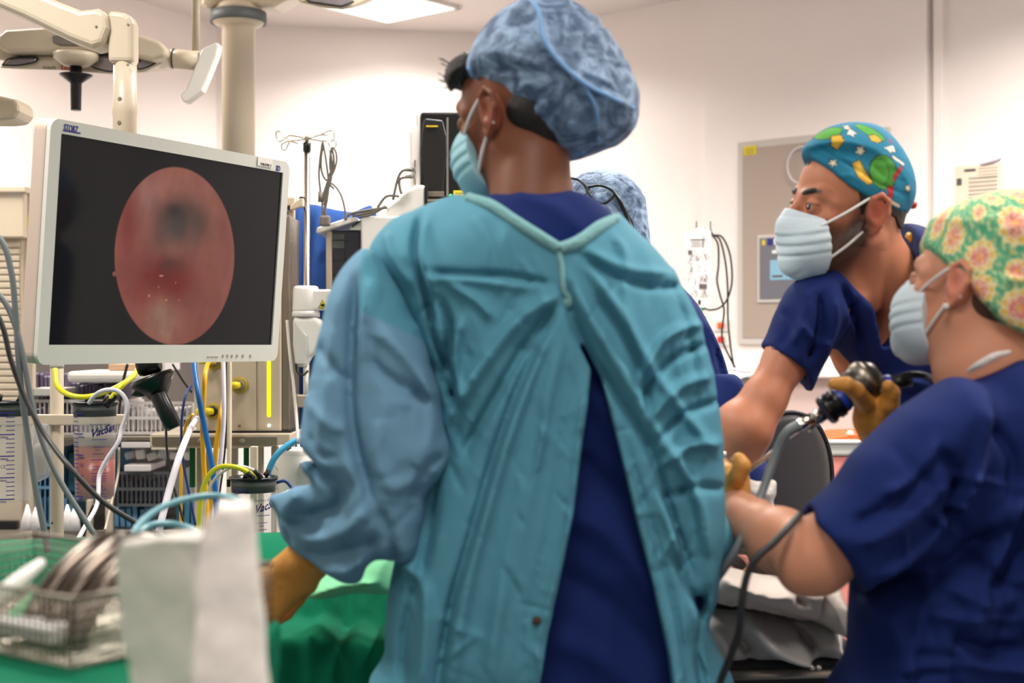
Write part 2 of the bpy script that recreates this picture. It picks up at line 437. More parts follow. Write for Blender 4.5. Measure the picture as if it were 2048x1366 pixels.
def folds(X, Z, strokes, d):
    """strokes: (px points, width px, amplitude m). returns height over (x,z)"""
    A = np.zeros(X.shape)
    for pts, w, amp in strokes:
        q = spline2(px2(pts, d), 4, closed=False) if len(pts) > 2 else np.array(px2(pts, d)); w = w/F*d
        best = np.full(X.shape, 1e9); tt = np.zeros(X.shape); n = len(q)-1
        for i in range(n):
            ax, az = q[i]; ex, ez = q[i+1]-q[i]
            t = np.clip(((X-ax)*ex+(Z-az)*ez)/(ex*ex+ez*ez+1e-12), 0, 1)
            dd = (X-ax-ex*t)**2+(Z-az-ez*t)**2; m = dd < best; best = np.where(m, dd, best); tt = np.where(m, (i+t)/n, tt)
        env = np.clip(np.minimum(tt, 1-tt)*5+.25, 0, 1)
        A += amp*env*np.exp(-best/(w*w))
    return A
# ================================================================== THE ROOM
def vec2(a, b): return Vector((a, b, 0))
PB, PA = Vector((-.059, 6.937, 0)), Vector((-1.395, 6.71, 0))
PC, PD = Vector((3.0, 4.287, 0)), Vector((-3.2, 3.497, 0))
PE, PF = Vector((-3.2, -1.6, 0)), Vector((3.0, -1.6, 0))
def wall(name, a, b, m='wall_paint'):
    e = (b-a).normalized(); out = Vector((-e.y, e.x, 0))
    mid = (a+b)/2
    if out.dot(mid-Vector((0, 2.5, 0))) < 0: out = -out
    a = a-e*.02; b = b+e*.02
    o = MB().prism([a, b, b+out*.08, a+out*.08], (0, 0, CEIL+.02)).build(name, m); return props(o, kind='structure')
wall('wall_back', PA, PB); wall('wall_right', PB, PC); wall('wall_left', PD, PA)
wall('wall_far_left', PE, PD); wall('wall_far_right', PC, PF); wall('wall_front', PF, PE)
poly = [PA, PB, PC, PF, PE, PD]
def flat(name, z, h, m):
    o = MB().prism([Vector((p.x*1.03, p.y*1.03-.08, z)) for p in poly], (0, 0, h)).build(name, m); return props(o, kind='structure')
flat('floor', -.06, .06, 'floor_vinyl'); flat('ceiling', CEIL, .06, 'ceiling_paint')
UR = Vector((.7564, -.6541, 0)); NR = Vector((-.6541, -.7564, 0))        # along / out of the right wall
def wr(px, off=0.):
    """point of the right wall (moved off into the room) seen in column px"""
    s = (px-1024)/F; o = PB+NR*off
    t = (s*o.y-o.x)/(UR.x-s*UR.y); return o+UR*t
def zat(py, d): return CZ-(py-683)/F*d
def wallslab(name, x0, x1, z0, z1, off0, off1, m, parent=None, bevel=0.):
    a, b = wr(x0, off1), wr(x1, off1); k = -NR*(off1-off0)
    return MB().prism([Vector((a.x, a.y, z0)), Vector((b.x, b.y, z0)), Vector((b.x, b.y, z1)), Vector((a.x, a.y, z1))], k).build(name, m, parent, bevel=bevel)
o = wallslab('trim_1', 1407, 1852, .0, CEIL, -.02, .05, 'wall_paint', bevel=.004); props(o, kind='structure')      # wall panel standing proud
z1, z0 = zat(727, wr(1500).y), zat(752, wr(1500).y)
o = wallslab('trim_2', 1409, 1850, z0, z1, .045, .12, 'wall_paint', bevel=.008); props(o, kind='structure')
o = wallslab('trim_3', 1409, 1850, .0, z0, .045, .06, 'wall_low'); props(o, kind='structure')
o = wallslab('trim_4', 1866, 1884, .0, CEIL, -.02, .03, 'wall_paint', bevel=.004); props(o, kind='structure')
# ceiling light
def cpt(px, py):
    d = (CEIL-CZ)*F/(683-py); return Vector(((px-1024)/F*d, d, CEIL))
p1, p2 = cpt(775, 41), cpt(916, 12); e = (p2-p1).normalized(); g = Vector((e.y, -e.x, 0)); 
if g.y > 0: g = -g
r = empty('ceiling_light', (p1+p2)/2, 'square white ceiling light glowing above the gowned person', 'light')
def cslab(a, b, c, dd, z0, z1): return MB().prism([Vector((q.x, q.y, z0)) for q in (a, b, c, dd)], (0, 0, z1-z0))
ln = .62
cslab(p1+e*.0, p2, p2+g*ln, p1+g*ln, CEIL-.012, CEIL-.002).build('diffuser', 'light_panel', r)
mb = MB()
for a, b in ((p1, p2), (p2, p2+g*ln), (p2+g*ln, p1+g*ln), (p1+g*ln, p1)):
    k = (b-a).normalized(); mb.box(((a+b)/2).to_tuple()[:2]+(CEIL-.008,), ((b-a).length+.03, .02, .014), rz=math.atan2(k.y, k.x))
mb.build('frame', 'white_plastic', r)
for i, (x, y, p) in enumerate(LAMPS[1:]):  # glowing panels for the added lamps, out of view
    r = empty('ceiling_light', (x, y, CEIL), 'unseen square white ceiling light panel added overhead for the lighting', 'light', 'added unseen ceiling light panels above the team')
    MB().box((x, y, CEIL-.009), (.58, .58, .014)).build('diffuser', 'light_panel', r)

# control panel in the right wall
dP = wr(1475, .05)
pk = empty('control_panel', Vector((dP.x, dP.y, 1.2)), 'grey wall control panel with small lit screen behind the bearded man', 'control panel')
zt, zb = zat(286, dP.y), zat(690, dP.y); 
wallslab('frame', 1474, 1778, zb, zt, .045, .066, 'panel_frame', pk, bevel=.006)
wallslab('panel', 1485, 1768, zb+.03, zt-.03, .064, .069, 'panel_grey', pk)
wallslab('screen_bezel', 1514, 1700, zat(607, dP.y), zat(474, dP.y), .068, .075, 'panel_frame', pk, bevel=.003)
sc = wallslab('screen', 1519, 1695, zat(600, dP.y), zat(480, dP.y), .074, .077, 'screen_grey', pk)
wallslab('screen_tile', 1540, 1572, zat(563, dP.y), zat(524, dP.y), .076, .0785, 'screen_blue', sc)
wallslab('screen_tile', 1573, 1640, zat(563, dP.y), zat(524, dP.y), .076, .0785, 'screen_blue', sc)
wallslab('screen_bar', 1544, 1565, zat(558, dP.y), zat(554, dP.y), .078, .0795, 'ink_grey', sc)
wallslab('screen_bar', 1544, 1590, zat(511, dP.y), zat(505, dP.y), .076, .0785, 'screen_white', sc)
wallslab('screen_bar', 1548, 1600, zat(494, dP.y), zat(483, dP.y), .076, .0785, 'screen_white', sc)
wallslab('screen_icon', 1535, 1545, zat(495, dP.y), zat(482, dP.y), .076, .0785, 'ink_blue', sc)
wallslab('screen_icon', 1524, 1530, zat(494, dP.y), zat(484, dP.y), .076, .0785, 'yellow', sc)
st = wallslab('yellow_sticker', 1487, 1512, zat(314, dP.y), zat(296, dP.y), .069, .071, 'yellow', pk)
for k in range(3): wallslab('sticker_line', 1491, 1508, zat(303+k*4, dP.y), zat(301.8+k*4, dP.y), .0705, .0715, 'ink_grey', st)
c_ = wr(1603, .085); rr0 = 32/F*c_.y
MB().tube([c_+Vector((0, 0, 0))+UR*(rr0*math.cos(t*.3491))+Vector((0, 0, zat(330, c_.y)+rr0*1.15*math.sin(t*.3491))) for t in range(19)], .0035, n=8, smooth=0).build('clear_disc', 'white_tube')
props(bpy.data.objects['clear_disc'], 'white round plastic ring on the control panel behind the bearded man', 'ring')
# notice on the wall
q = wr(1908); pn = wallslab('notice_paper', 1909, 2004, zat(430, q.y), zat(334, q.y), .0, .004, 'paper_cream')
props(pn, 'cream printed notice sheet taped to the right wall above the floral cap', 'notice')
f = lambda py: zat(py, q.y)
wallslab('heading', 1928, 1951, f(346), f(341), .0035, .0055, 'ink_grey', pn)
for k in range(4): wallslab('text_line', 1956, 1995, f(343+k*6), f(341+k*6), .0035, .005, 'panel_grey', pn)
for k in range(6): wallslab('text_line', 1937, 1994, f(362+k*8), f(358+k*8), .0035, .005, 'panel_grey', pn)
wallslab('stamp', 1913, 1923, f(372), f(358), .0035, .0055, 'ink_grey', pn)
a = wr(1962, .006); b = wr(2001, .006)
MB().tube([Vector((a.x, a.y, f(333))), Vector(((a.x+b.x)/2, (a.y+b.y)/2-.01, f(329))), Vector((b.x, b.y, f(324)))], .006).build('clear_tape', 'white_tube', pn)
# socket plates
for (y0, y1, m, nm, lb) in ((638, 664, 'orange', 'orange', 'white wall socket with orange switch beside the drip stand'), (666, 692, 'orange_red', 'red', 'white wall socket with red switch beside the drip stand')):
    q = wr(1440, .05)
    sp = wallslab('wall_socket', 1424, 1457, zat(y1, q.y), zat(y0, q.y), .045, .062, 'white_plastic', bevel=.004)
    props(sp, lb, 'socket', 'switched sockets on the right wall')
    wallslab('switch', 1434, 1446, zat(y1-7, q.y), zat(y0+7, q.y), .06, .072, m, sp, bevel=.003)

# ================================================================== EQUIPMENT, LEFT
mo = Vector((-.92643, 2.7714, CZ-.04578)); mu = Vector((.46268, .88652, -.0021)).normalized(); mv = Vector((.07075, -.03457, .99689)); mn = mu.cross(mv).normalized(); mv = mn.cross(mu)
MW, MH = .77, .4814
fm = lambda u, v, w=0.: mo+mu*u+mv*v+mn*w
def muv(px, py):
    r = Vector(((px-1024)/F, 1, -(py-683)/F)); o = Vector((0, 0, CZ)); t = (mo-o).dot(mn)/r.dot(mn); p = o+r*t-mo; return p.dot(mu), p.dot(mv)
r = empty('endoscopy_monitor', mo, 'large white medical monitor showing round pink endoscope picture', 'monitor')
out = [(x+MW/2, y+MH/2) for x, y in rrect(MW, MH, .022)]
MB().prism([fm(x, y, -.0095) for x, y in out], -mn*.040).build('casing', 'bezel_side', r, bevel=.008)
s0, s1 = muv(98, 690), muv(565, 347); s2 = muv(123, 265); s3 = muv(545, 690)
SL, SB = (s0[0]+s2[0])/2, (s0[1]+s3[1])/2; SR, ST = (s1[0]+s3[0])/2, (s1[1]+s2[1])/2
# bezel ring
bm = bmesh.new(); no = len(out); ang = [math.atan2(y-MH/2, x-MW/2) for x, y in out]
inn = [(x+(SL+SR)/2, y+(SB+ST)/2) for x, y in rrect(SR-SL, ST-SB, .001)]
O = [bm.verts.new(fm(x, y, .0)) for x, y in out]; I = [bm.verts.new(fm(x, y, .0)) for x, y in inn]
O2 = [bm.verts.new(fm(x, y, -.010)) for x, y in out]; I2 = [bm.verts.new(fm(x, y, -.009)) for x, y in inn]
for A_, B_ in ((O, I), (I, I2), (O2, O)):
    for i in range(no): bm.faces.new((A_[i], A_[(i+1) % no], B_[(i+1) % no], B_[i]))
mb = MB(); mb.bm.free(); mb.bm = bm; mb.build('bezel', 'bezel', r)
nu, nv = 380, 290
uu, vv = np.meshgrid(np.linspace(SL, SR, nu), np.linspace(SB, ST, nv), indexing='ij')
bo, bu, bv, bn = [np.array(q) for q in (mo, mu, mv, mn)]
V = bo+uu[..., None]*bu+vv[..., None]*bv-bn*.004; V = V.reshape(-1, 3)
ii = np.arange(nu*nv).reshape(nu, nv); Fq = np.stack([ii[:-1, :-1], ii[1:, :-1], ii[1:, 1:], ii[:-1, 1:]], -1).reshape(-1, 4)
X_ = 1024+F*V[:, 0]/V[:, 1]; Y_ = 683-F*(V[:, 2]-CZ)/V[:, 1]
# picture on the screen: round endoscope view, slightly wider towards the bottom
ex, ey = (X_-349)/120., (Y_-512)/178.; rr_ = np.sqrt(ex**2+ey**2)
def sm(a, lo, hi): t = np.clip((a-lo)/(hi-lo), 0, 1); return t*t*(3-2*t)
def blob(cx, cy, rx, ry, p=1.): return np.exp(-(((X_-cx)/rx)**2+((Y_-cy)/ry)**2)**p)
nz = noise2(X_, Y_, .05, 1, 4); n2 = noise2(X_*1.0, Y_*.35, .22, 2, 3); n3 = noise2(X_, Y_, .3, 5, 2)
c = np.array(lin((146, 84, 72)))[None]*np.ones((len(X_), 1))
def mixc(c, rgb, a): a = np.clip(a, 0, 1)[:, None]; return c*(1-a)+np.array(lin(rgb))[None]*a
c = mixc(c, (160, 104, 90), .6*blob(330, 380, 90, 60)); c = mixc(c, (158, 112, 104), .7*blob(295, 400, 22, 40))
c = mixc(c, (116, 40, 36), .75*blob(255, 440, 22, 80)); c = mixc(c, (120, 66, 56), .5*blob(440, 500, 26, 160))
c = mixc(c, (150, 92, 76), .6*blob(425, 430, 20, 90)); c = mixc(c, (62, 54, 50), .95*blob(362, 446, 56, 54, 1.8)); c = mixc(c, (128, 84, 72), .7*blob(382, 505, 12, 60)); c = mixc(c, (30, 28, 28), .7*blob(348, 422, 17, 14))
c = mixc(c, (86, 72, 66), .6*blob(330, 480, 34, 34)); c = mixc(c, (150, 100, 84), .75*blob(345, 510, 26, 26))
c = mixc(c, (104, 20, 18), (.9+.4*nz)*blob(325, 545, 62, 38)); c = mixc(c, (112, 14, 12), (.9+.4*n2)*blob(345, 575, 44, 34)); c = mixc(c, (84, 44, 40), .8*blob(340, 530, 26, 18))
c = mixc(c, (124, 40, 34), (.5+.5*n2)*blob(300, 590, 60, 40)); c = mixc(c, (150, 116, 96), (.8+.3*n2)*blob(325, 640, 32, 42)); c = mixc(c, (128, 70, 58), .6*blob(400, 640, 34, 70))
c = c*(1+.10*nz+.10*n2)[:, None]
bright = (n3 > .70) & (blob(335, 580, 50, 40) > .5); c[bright] = lin((190, 120, 100))
msk = 1-sm(rr_, .985, 1.01); notch = blob(229, 548, 5, 6) > .5; msk = np.maximum(msk, notch*1.)
dark = np.array(lin((9, 9, 11)))
cols = c*msk[:, None]*.8+dark*(1-msk)[:, None]
vcol_mat('screen_picture', .07, emit=1.0, spec=.10)
so = from_arrays('screen', V, Fq, 'screen_picture', r, smooth=False); setcols(so, cols)
# lettering on the bezel
def onbez(px, py, w=.0006): u, v = muv(px, py); return lambda a, b, z=0.: fm(u+a, v+b, w+z)
_ob = onbez(127, 261)
text('STORZ', .0185, lambda a, b, z=0.: _ob(a*.66, b, z), 'ink_blue', 'maker_lettering', r, bold=True)
ub, vb = muv(126, 262); MB().prism([fm(ub, vb, .0008), fm(ub+.046, vb, .0008), fm(ub+.046, vb+.003, .0008), fm(ub, vb+.003, .0008)], mn*.0006).build('maker_underline', 'ink_blue', r)
_oc = onbez(551, 341)
text('3D', .018, lambda a, b, z=0.: _oc(a*.8, b, z), 'ink_blue', 'format_lettering', r, bold=True)
ub, vb = muv(514, 331); tg = MB().prism([fm(ub, vb, .001), fm(ub+.055, vb, .001), fm(ub+.055, vb+.021, .001), fm(ub, vb+.021, .001)], mn*.0012).build('name_tag', 'paper_white', r)
text('THEATRE 2', .0085, onbez(519, 330, .0026), 'ink_black', 'tag_lettering', tg)
for k, px in enumerate((414, 422, 430, 444, 453, 462, 472, 484, 499)):
    ub, vb = muv(px, 715); MB().prism([fm(ub, vb, .0005), fm(ub+(.010 if k < 3 else .006), vb, .0005), fm(ub+(.010 if k < 3 else .006), vb+(.003 if k < 3 else .007), .0005), fm(ub, vb+(.003 if k < 3 else .007), .0005)], mn*.0008).build('control_button', 'panel_grey', r)

# --- monitor support arm: slanted arm, elbow joint and the post behind the monitor
dA = 3.25
r = empty('support_arm', P(250, 60, dA), 'cream ceiling-hung support arm and post behind the endoscopy monitor', 'support arm')
y0 = P(0, 0, dA).y
armpts = [P(-260, -190, dA-.0), P(-260, -95, dA), P(60, -2+44, dA), P(150, 86, dA), P(195, 103, dA), P(217, 96, dA), P(229, 64, dA), P(226, 34, dA), P(205, 24, dA), P(172, 28, dA), P(130, 12, dA), P(90, -5, dA)]
MB().prism([p+Vector((0, -.045, 0)) for p in armpts], (0, .09, 0)).build('slanted_arm', 'cream_plastic', r, bevel=.014)
MB().lathe([(.026, 0), (.0265, .2), (.0275, .2), (.0275, .235), (.0285, .24), (.0285, .262), (.0275, .265), (.0272, .5)][::-1] and [(.0272, -.42), (.0272, -.05), (.0285, -.045), (.0285, -.02), (.0265, -.015), (.0265, .08)], P(250, 190, dA), n=36).build('post', 'cream_metal', r)
MB().prism([p+Vector((0, -.03, 0)) for p in (P(222, 130, dA), P(273, 130, dA), P(273, 52, dA), P(268, 38, dA), P(255, 30, dA), P(222, 25, dA))], (0, .06, 0)).build('elbow_cover', 'cream_plastic', r, bevel=.012)
for px, py in ((246, 202), (245, 249)): MB().lathe([(.005, 0), (.004, .003)], P(px, py, dA)+Vector((0, -.026, 0)), (0, -1, 0), n=14).build('screw', 'dull_steel', r)
for px, py in ((263, 55), (263, 135), (204, 62)): MB().lathe([(.003, 0), (.002, .002)], P(px, py, dA)+Vector((0, -.03 if px > 220 else -.046, 0)), (0, -1, 0), n=12).build('screw', 'dull_steel', r)
MB().box(P(265, 430, dA)+Vector((-.0, .0, 0)), (.10, .09, .12), bevel=.01).build('tilt_bracket', 'cream_plastic', r)
MB().cyl(P(-262, -140, dA), Vector((P(-262, 0, dA).x, dA, CEIL)), .05).build('ceiling_tube', 'cream_plastic', r)

# --- surgical light
dL = 4.15
r = empty('surgical_light', P(150, 130, dL), 'white surgical ceiling light head with black sterile handle under it', 'surgical light')
body = [P(10, 95, dL), P(16, 80, dL), P(28, 70, dL), P(120, 64, dL), P(200, 68, dL), P(300, 82, dL), P(330, 92, dL), P(346, 108, dL), P(342, 122, dL), P(316, 130, dL), P(230, 110, dL), P(120, 113, dL), P(32, 113, dL), P(16, 106, dL)]
MB().prism([p+Vector((0, -.07, 0)) for p in body], (0, .14, 0)).build('yoke', 'cream_plastic', r, bevel=.02)
MB().prism([p+Vector((0, -.078, 0)) for p in (P(121, 82, dL), P(150, 80, dL), P(240, 97, dL), P(240, 104, dL), P(135, 102, dL), P(122, 96, dL))], (0, .02, 0)).build('grip_recess', 'grey_plastic', r, bevel=.006)
head = [P(0, 139, dL), P(28, 116, dL), P(240, 112, dL), P(300, 118, dL), P(330, 128, dL), P(292, 147, dL), P(235, 152, dL), P(120, 143, dL), P(40, 141, dL)]
MB().prism([p+Vector((0, -.02, 0)) for p in head], (0, .34, .07)).build('lamp_head', 'cream_plastic', r, bevel=.01)
for pts in ([(12, 134), (28, 121), (78, 119), (80, 126), (66, 131), (40, 135)], [(182, 126), (196, 117), (232, 116), (232, 146), (205, 143), (192, 138)], [(276, 130), (290, 122), (318, 127), (300, 138), (282, 142)]):
    MB().prism([P(x, y, dL)+Vector((0, -.028, 0)) for x, y in pts], (0, .02, 0)).build('lamp_lens', 'lamp_lens', r, bevel=.006)
    MB().tube([P(x, y, dL)+Vector((0, -.03, 0)) for x, y in pts]+[P(*pts[0], dL)+Vector((0, -.03, 0))], .0022, n=6, smooth=4).build('lens_trim', 'ink_black', r)
fr = frame3(P(91, 141.5, dL)+Vector((0, -.0222, 0)), (1, 0, -.03), (0, 0, 1))
text('mach', .018, fr, 'ink_grey', 'model_lettering', r)
fr = frame3(P(127, 142.5, dL)+Vector((0, -.0222, 0)), (1, 0, -.03), (0, 0, 1))
text('LED', .020, fr, 'ink_red', 'model_lettering', r, bold=True)
cz = P(152, 0, dL-.06)
def zz(py): return CZ-(py-683)/F*(dL-.06)
MB().lathe([(.064, zz(108)), (.062, zz(118)), (.048, zz(126)), (.034, zz(132)), (.02, zz(133))], (cz.x, dL-.06, 0), n=36).build('handle_hub', 'cream_plastic', r)
MB().lathe([(.017, zz(131)), (.017, zz(149)), (.047, zz(149.5)), (.046, zz(152)), (.018, zz(166)), (.0165, zz(168)), (.015, zz(219)), (.014, zz(221))], (cz.x, dL-.06, 0), n=36).build('sterile_handle', 'black_plastic', r)
MB().cyl(P(342, 117, dL), P(400, 122, dL), .0285).build('joint_cylinder', 'cream_plastic', r)
MB().lathe([(.0292, 0), (.0292, .004)], P(346, 117, dL), P(400, 121, dL)-P(346, 117, dL), n=28).build('joint_seal', 'ink_black', r)
MB().cyl(P(392, 112, dL), Vector((P(392, 0, dL).x, dL, CEIL)), .0115).build('hanging_rod', 'cream_metal', r)
# arm that carries it, entering from the left
MB().tube([P(-120, 60, dL), P(0, 100, dL), P(34, 98, dL)], .03, n=20, smooth=3).build('side_arm', 'cream_plastic', r)
MB().cyl(P(-118, 60, dL), Vector((P(-118, 0, dL).x, dL, CEIL)), .035).build('ceiling_stem', 'cream_plastic', r)
MB().prism([P(x, y, dL-.03) for x, y in ((360, 190), (372, 178), (395, 118), (405, 96), (432, 84), (439, 88), (434, 110), (414, 160), (404, 182), (372, 205), (364, 202))], (0, .05, 0)).build('side_grip', 'white_plastic', r, bevel=.01)
# second lamp head, partly above the frame
r = empty('surgical_light', P(665, 0, 4.4), 'corner of a second surgical light head at the top beside the ceiling light', 'surgical light')
MB().prism([P(x, y, 4.4) for x, y in ((590, -8), (598, 5), (640, 15), (684, 20), (710, 13), (737, 0), (737, -40), (600, -40))], (0, .3, .075)).build('lamp_head', 'cream_plastic', r, bevel=.008)
MB().prism([P(x, y, 4.39) for x, y in ((612, -4), (618, 4), (682, 13), (708, 3), (700, -12), (620, -12))], (0, .03, 0)).build('lamp_lens', 'lamp_lens', r, bevel=.005)
MB().tube([P(x, y, 4.388) for x, y in ((612, -4), (618, 4), (682, 13), (708, 3))], .003, n=6, smooth=0).build('lens_trim', 'ink_black', r)
MB().cyl(P(665, -30, 4.5), Vector((P(665, 0, 4.5).x, 4.5, CEIL)), .03).build('ceiling_stem', 'cream_plastic', r)
# grey lamp corner at left edge
dG = 3.6
r = MB().prism([P(x, y, dG) for x, y in ((-90, 182), (0, 190), (30, 197), (38, 205), (38, 222), (28, 237), (0, 240), (-90, 240))], (0, .12, 0)).build('equipment_bracket', 'cream_plastic', bevel=.012)
props(r, 'cream rounded bracket end entering at the left edge above the monitor', 'bracket')
MB().cyl(P(-85, 210, dG+.06), Vector((P(-85, 0, dG).x, dG+.06, CEIL)), .02).build('ceiling_rod', 'cream_metal', r)

# --- pendant column
dC = 4.7; cc = P(477, 683, dC)
zc = lambda py: zat(py, dC)
r = empty('ceiling_pendant', Vector((cc.x, cc.y, CEIL)), 'thick cream ceiling pendant column with grey collar ring', 'pendant column')
MB().lathe([(.054, zat(640, dC)), (.054, zc(56)), (.058, zc(54)), (.058, zc(50))], (cc.x, cc.y, 0), n=48).build('column', 'cream_metal', r)
MB().lathe([(.06, zc(53)), (.078, zc(50)), (.088, zc(40)), (.088, zc(30))], (cc.x, cc.y, 0), n=48).build('collar', 'cream_plastic', r)
MB().lathe([(.082, zc(45)), (.092, zc(47)), (.094, zc(38)), (.091, zc(25)), (.08, zc(23))], (cc.x, cc.y, 0), n=48).build('collar_ring', 'grey_rubber', r)
MB().lathe([(.08, zc(26)), (.074, zc(12)), (.06, zc(6))], (cc.x, cc.y, 0), n=40).build('swivel_cap', 'cream_plastic', r)
MB().prism([P(x, y, dC-.06) for x, y in ((398, -60), (400, 8), (412, 22), (436, 5), (480, 6), (520, 13), (545, 14), (610, -20), (610, -60))], (0, .25, .035)).build('horizontal_arm', 'cream_plastic', r, bevel=.03)
MB().cyl(P(430, -50, dC), Vector((P(430, 0, dC).x, dC, CEIL)), .07).build('ceiling_stem', 'cream_plastic', r)
MB().lathe([(.005, 0), (.004, .01)], P(480, 4, dC-.06), (0, -1, 0), n=12).build('screw', 'dull_steel', r)
# pendant service head (cream box with yellow strip)
dB = 3.75
r = empty('pendant_service_head', P(480, 866, dB), 'cream pendant service box with glowing yellow strip and gas outlets', 'service pendant')
mx = lambda px: P(px, 683, dB).x
mz = lambda py: zat(py, dB)
def fbox(name, x0, x1, y0, y1, d, depth, m, parent, bevel=.0, rz=0.):
    a, b = P(x0, y1, d), P(x1, y0, d)
    return MB().box(((a.x+b.x)/2, d+depth/2, (a.z+b.z)/2), (abs(b.x-a.x), depth, abs(b.z-a.z)), bevel=bevel, rz=rz).build(name, m, parent)
fbox('housing', 392, 513, 430, 864, dB, .2, 'cream_metal', r, .004)
fbox('side_housing', 516, 562, 430, 864, dB, .2, 'cream_metal', r, .004)
fbox('joint_strip', 509, 519, 430, 864, dB+.006, .19, 'cream_plastic', r, .002)
fbox('shaded_side', 562, 579, 430, 862, dB+.01, .18, 'dull_steel', r, .004)  # shade on the box's side face, put in as a grey material
fbox('base_seal', 385, 582, 862, 867, dB-.006, .22, 'ink_black', r)
fbox('light_strip', 534, 541, 700, 834, dB-.003, .008, 'led_yellow', r, .002)
MB().ball(P(538, 851, dB-.003), .004).build('status_light', 'led_white', r)
MB().lathe([(.004, 0), (.004, .003)], P(479, 852, dB), (0, -1, 0), n=14).build('screw', 'dull_steel', r)
for px, py, m1, ink in ((480, 770, 'outlet_yellow', 0), (427, 822, 'outlet_yellow', 1), (432, 722, 'outlet_yellow', 0)):
    g = MB().lathe([(.022, 0), (.022, .006), (.019, .008), (.013, .009)], P(px, py, dB), (0, -1, 0), n=30).build('gas_outlet', m1, r)
    MB().lathe([(.0135, .008), (.0135, .016), (.011, .018)], P(px, py, dB), (0, -1, 0), n=24).build('outlet_ring', 'dark_plastic' if ink else 'grey_plastic', g)
    ax = Vector((-.75, -.65, 0))
    MB().lathe([(.0095, 0), (.0095, .022), (.007, .023), (.007, .034), (.0085, .035), (.0085, .045), (.004, .046)], P(px, py, dB)+Vector((0, -.014, 0)), ax, n=20).build('gas_plug', 'yellow' if not ink else 'yellow', g)
# equipment rail/shelf of the pendant
dS = dB-.05
s = empty('pendant_shelf', P(480, 880, dS), 'cream shelf rail with bolts under the yellow-lit service box', 'shelf')
a, b = P(300, 868, dS), P(580, 895, dS)
MB().prism([Vector((a.x, dS, b.z)), Vector((a.x, dS, a.z)), Vector((b.x, dS, a.z)), Vector((b.x, dS, P(0, 886, dS).z)), Vector((P(545, 0, dS).x, dS, P(0, 893, dS).z)), Vector((P(470, 0, dS).x, dS, P(0, 897, dS).z))], (0, .3, 0)).build('rail', 'cream_metal', s, bevel=.003)
MB().box(((P(305, 0, dS).x+P(554, 0, dS).x)/2, dS-.002, P(0, 882, dS).z), (P(554, 0, dS).x-P(305, 0, dS).x, .006, P(0, 873, dS).z-P(0, 889, dS).z)).build('rail_groove', 'dull_steel', s)
for px in (402, 485): MB().lathe([(.0085, 0), (.0085, .005), (.004, .006)], P(px, 882, dS-.004), (0, -1, 0), n=6, smooth=False).build('bolt', 'steel', s)
for px, w in ((398, 10), (415, 7), (467, 12), (508, 8), (520, 9), (548, 12)):
    fbox('support_post', px-w/2, px+w/2, 893, 1075, dS+.12, .03, 'cream_metal', s, .003)
for px, y1 in ((384, 975), (492, 950)): fbox('green_strip', px-5, px+5, 893, y1, dS+.1, .012, 'green_dark', s, .001)
fbox('canister_bracket', 500, 514, 893, 1110, 3.47, .02, 'cream_metal', s, .002)
MB().box((P(507, 0, 3.41).x, 3.415, P(0, 975, 3.41).z), (.02, .12, .02), bevel=.002).build('bracket_arm', 'cream_metal', s)

# --- post with rail holding the suction canisters
dR = 3.55
r = empty('rail_stand', P(115, 1060, dR), 'cream vertical post with crossbar beside the suction canisters', 'stand')
MB().lathe([(.0165, 0), (.0165, P(0, 735, dR).z), (.015, P(0, 733, dR).z)], (P(114, 0, dR).x, dR, 0), n=28).build('post', 'cream_metal', r)
MB().lathe([(.0172, P(0, 736, dR).z), (.0172, P(0, 728, dR).z), (.012, P(0, 700, dR).z)], (P(114, 0, dR).x, dR, 0), n=28).build('post_cap', 'light_grey', r)
fbox('crossbar', -60, 250, 829, 851, dR-.03, .02, 'cream_metal', r, .003)
MB().lathe([(.0025, 0), (.002, .002)], P(104, 1046, dR-.0165), (0, -1, 0), n=10).build('screw', 'ink_black', r)
MB().box((P(114, 0, dR).x, dR, .03), (.4, .4, .05), bevel=.01).build('base', 'light_grey', r)

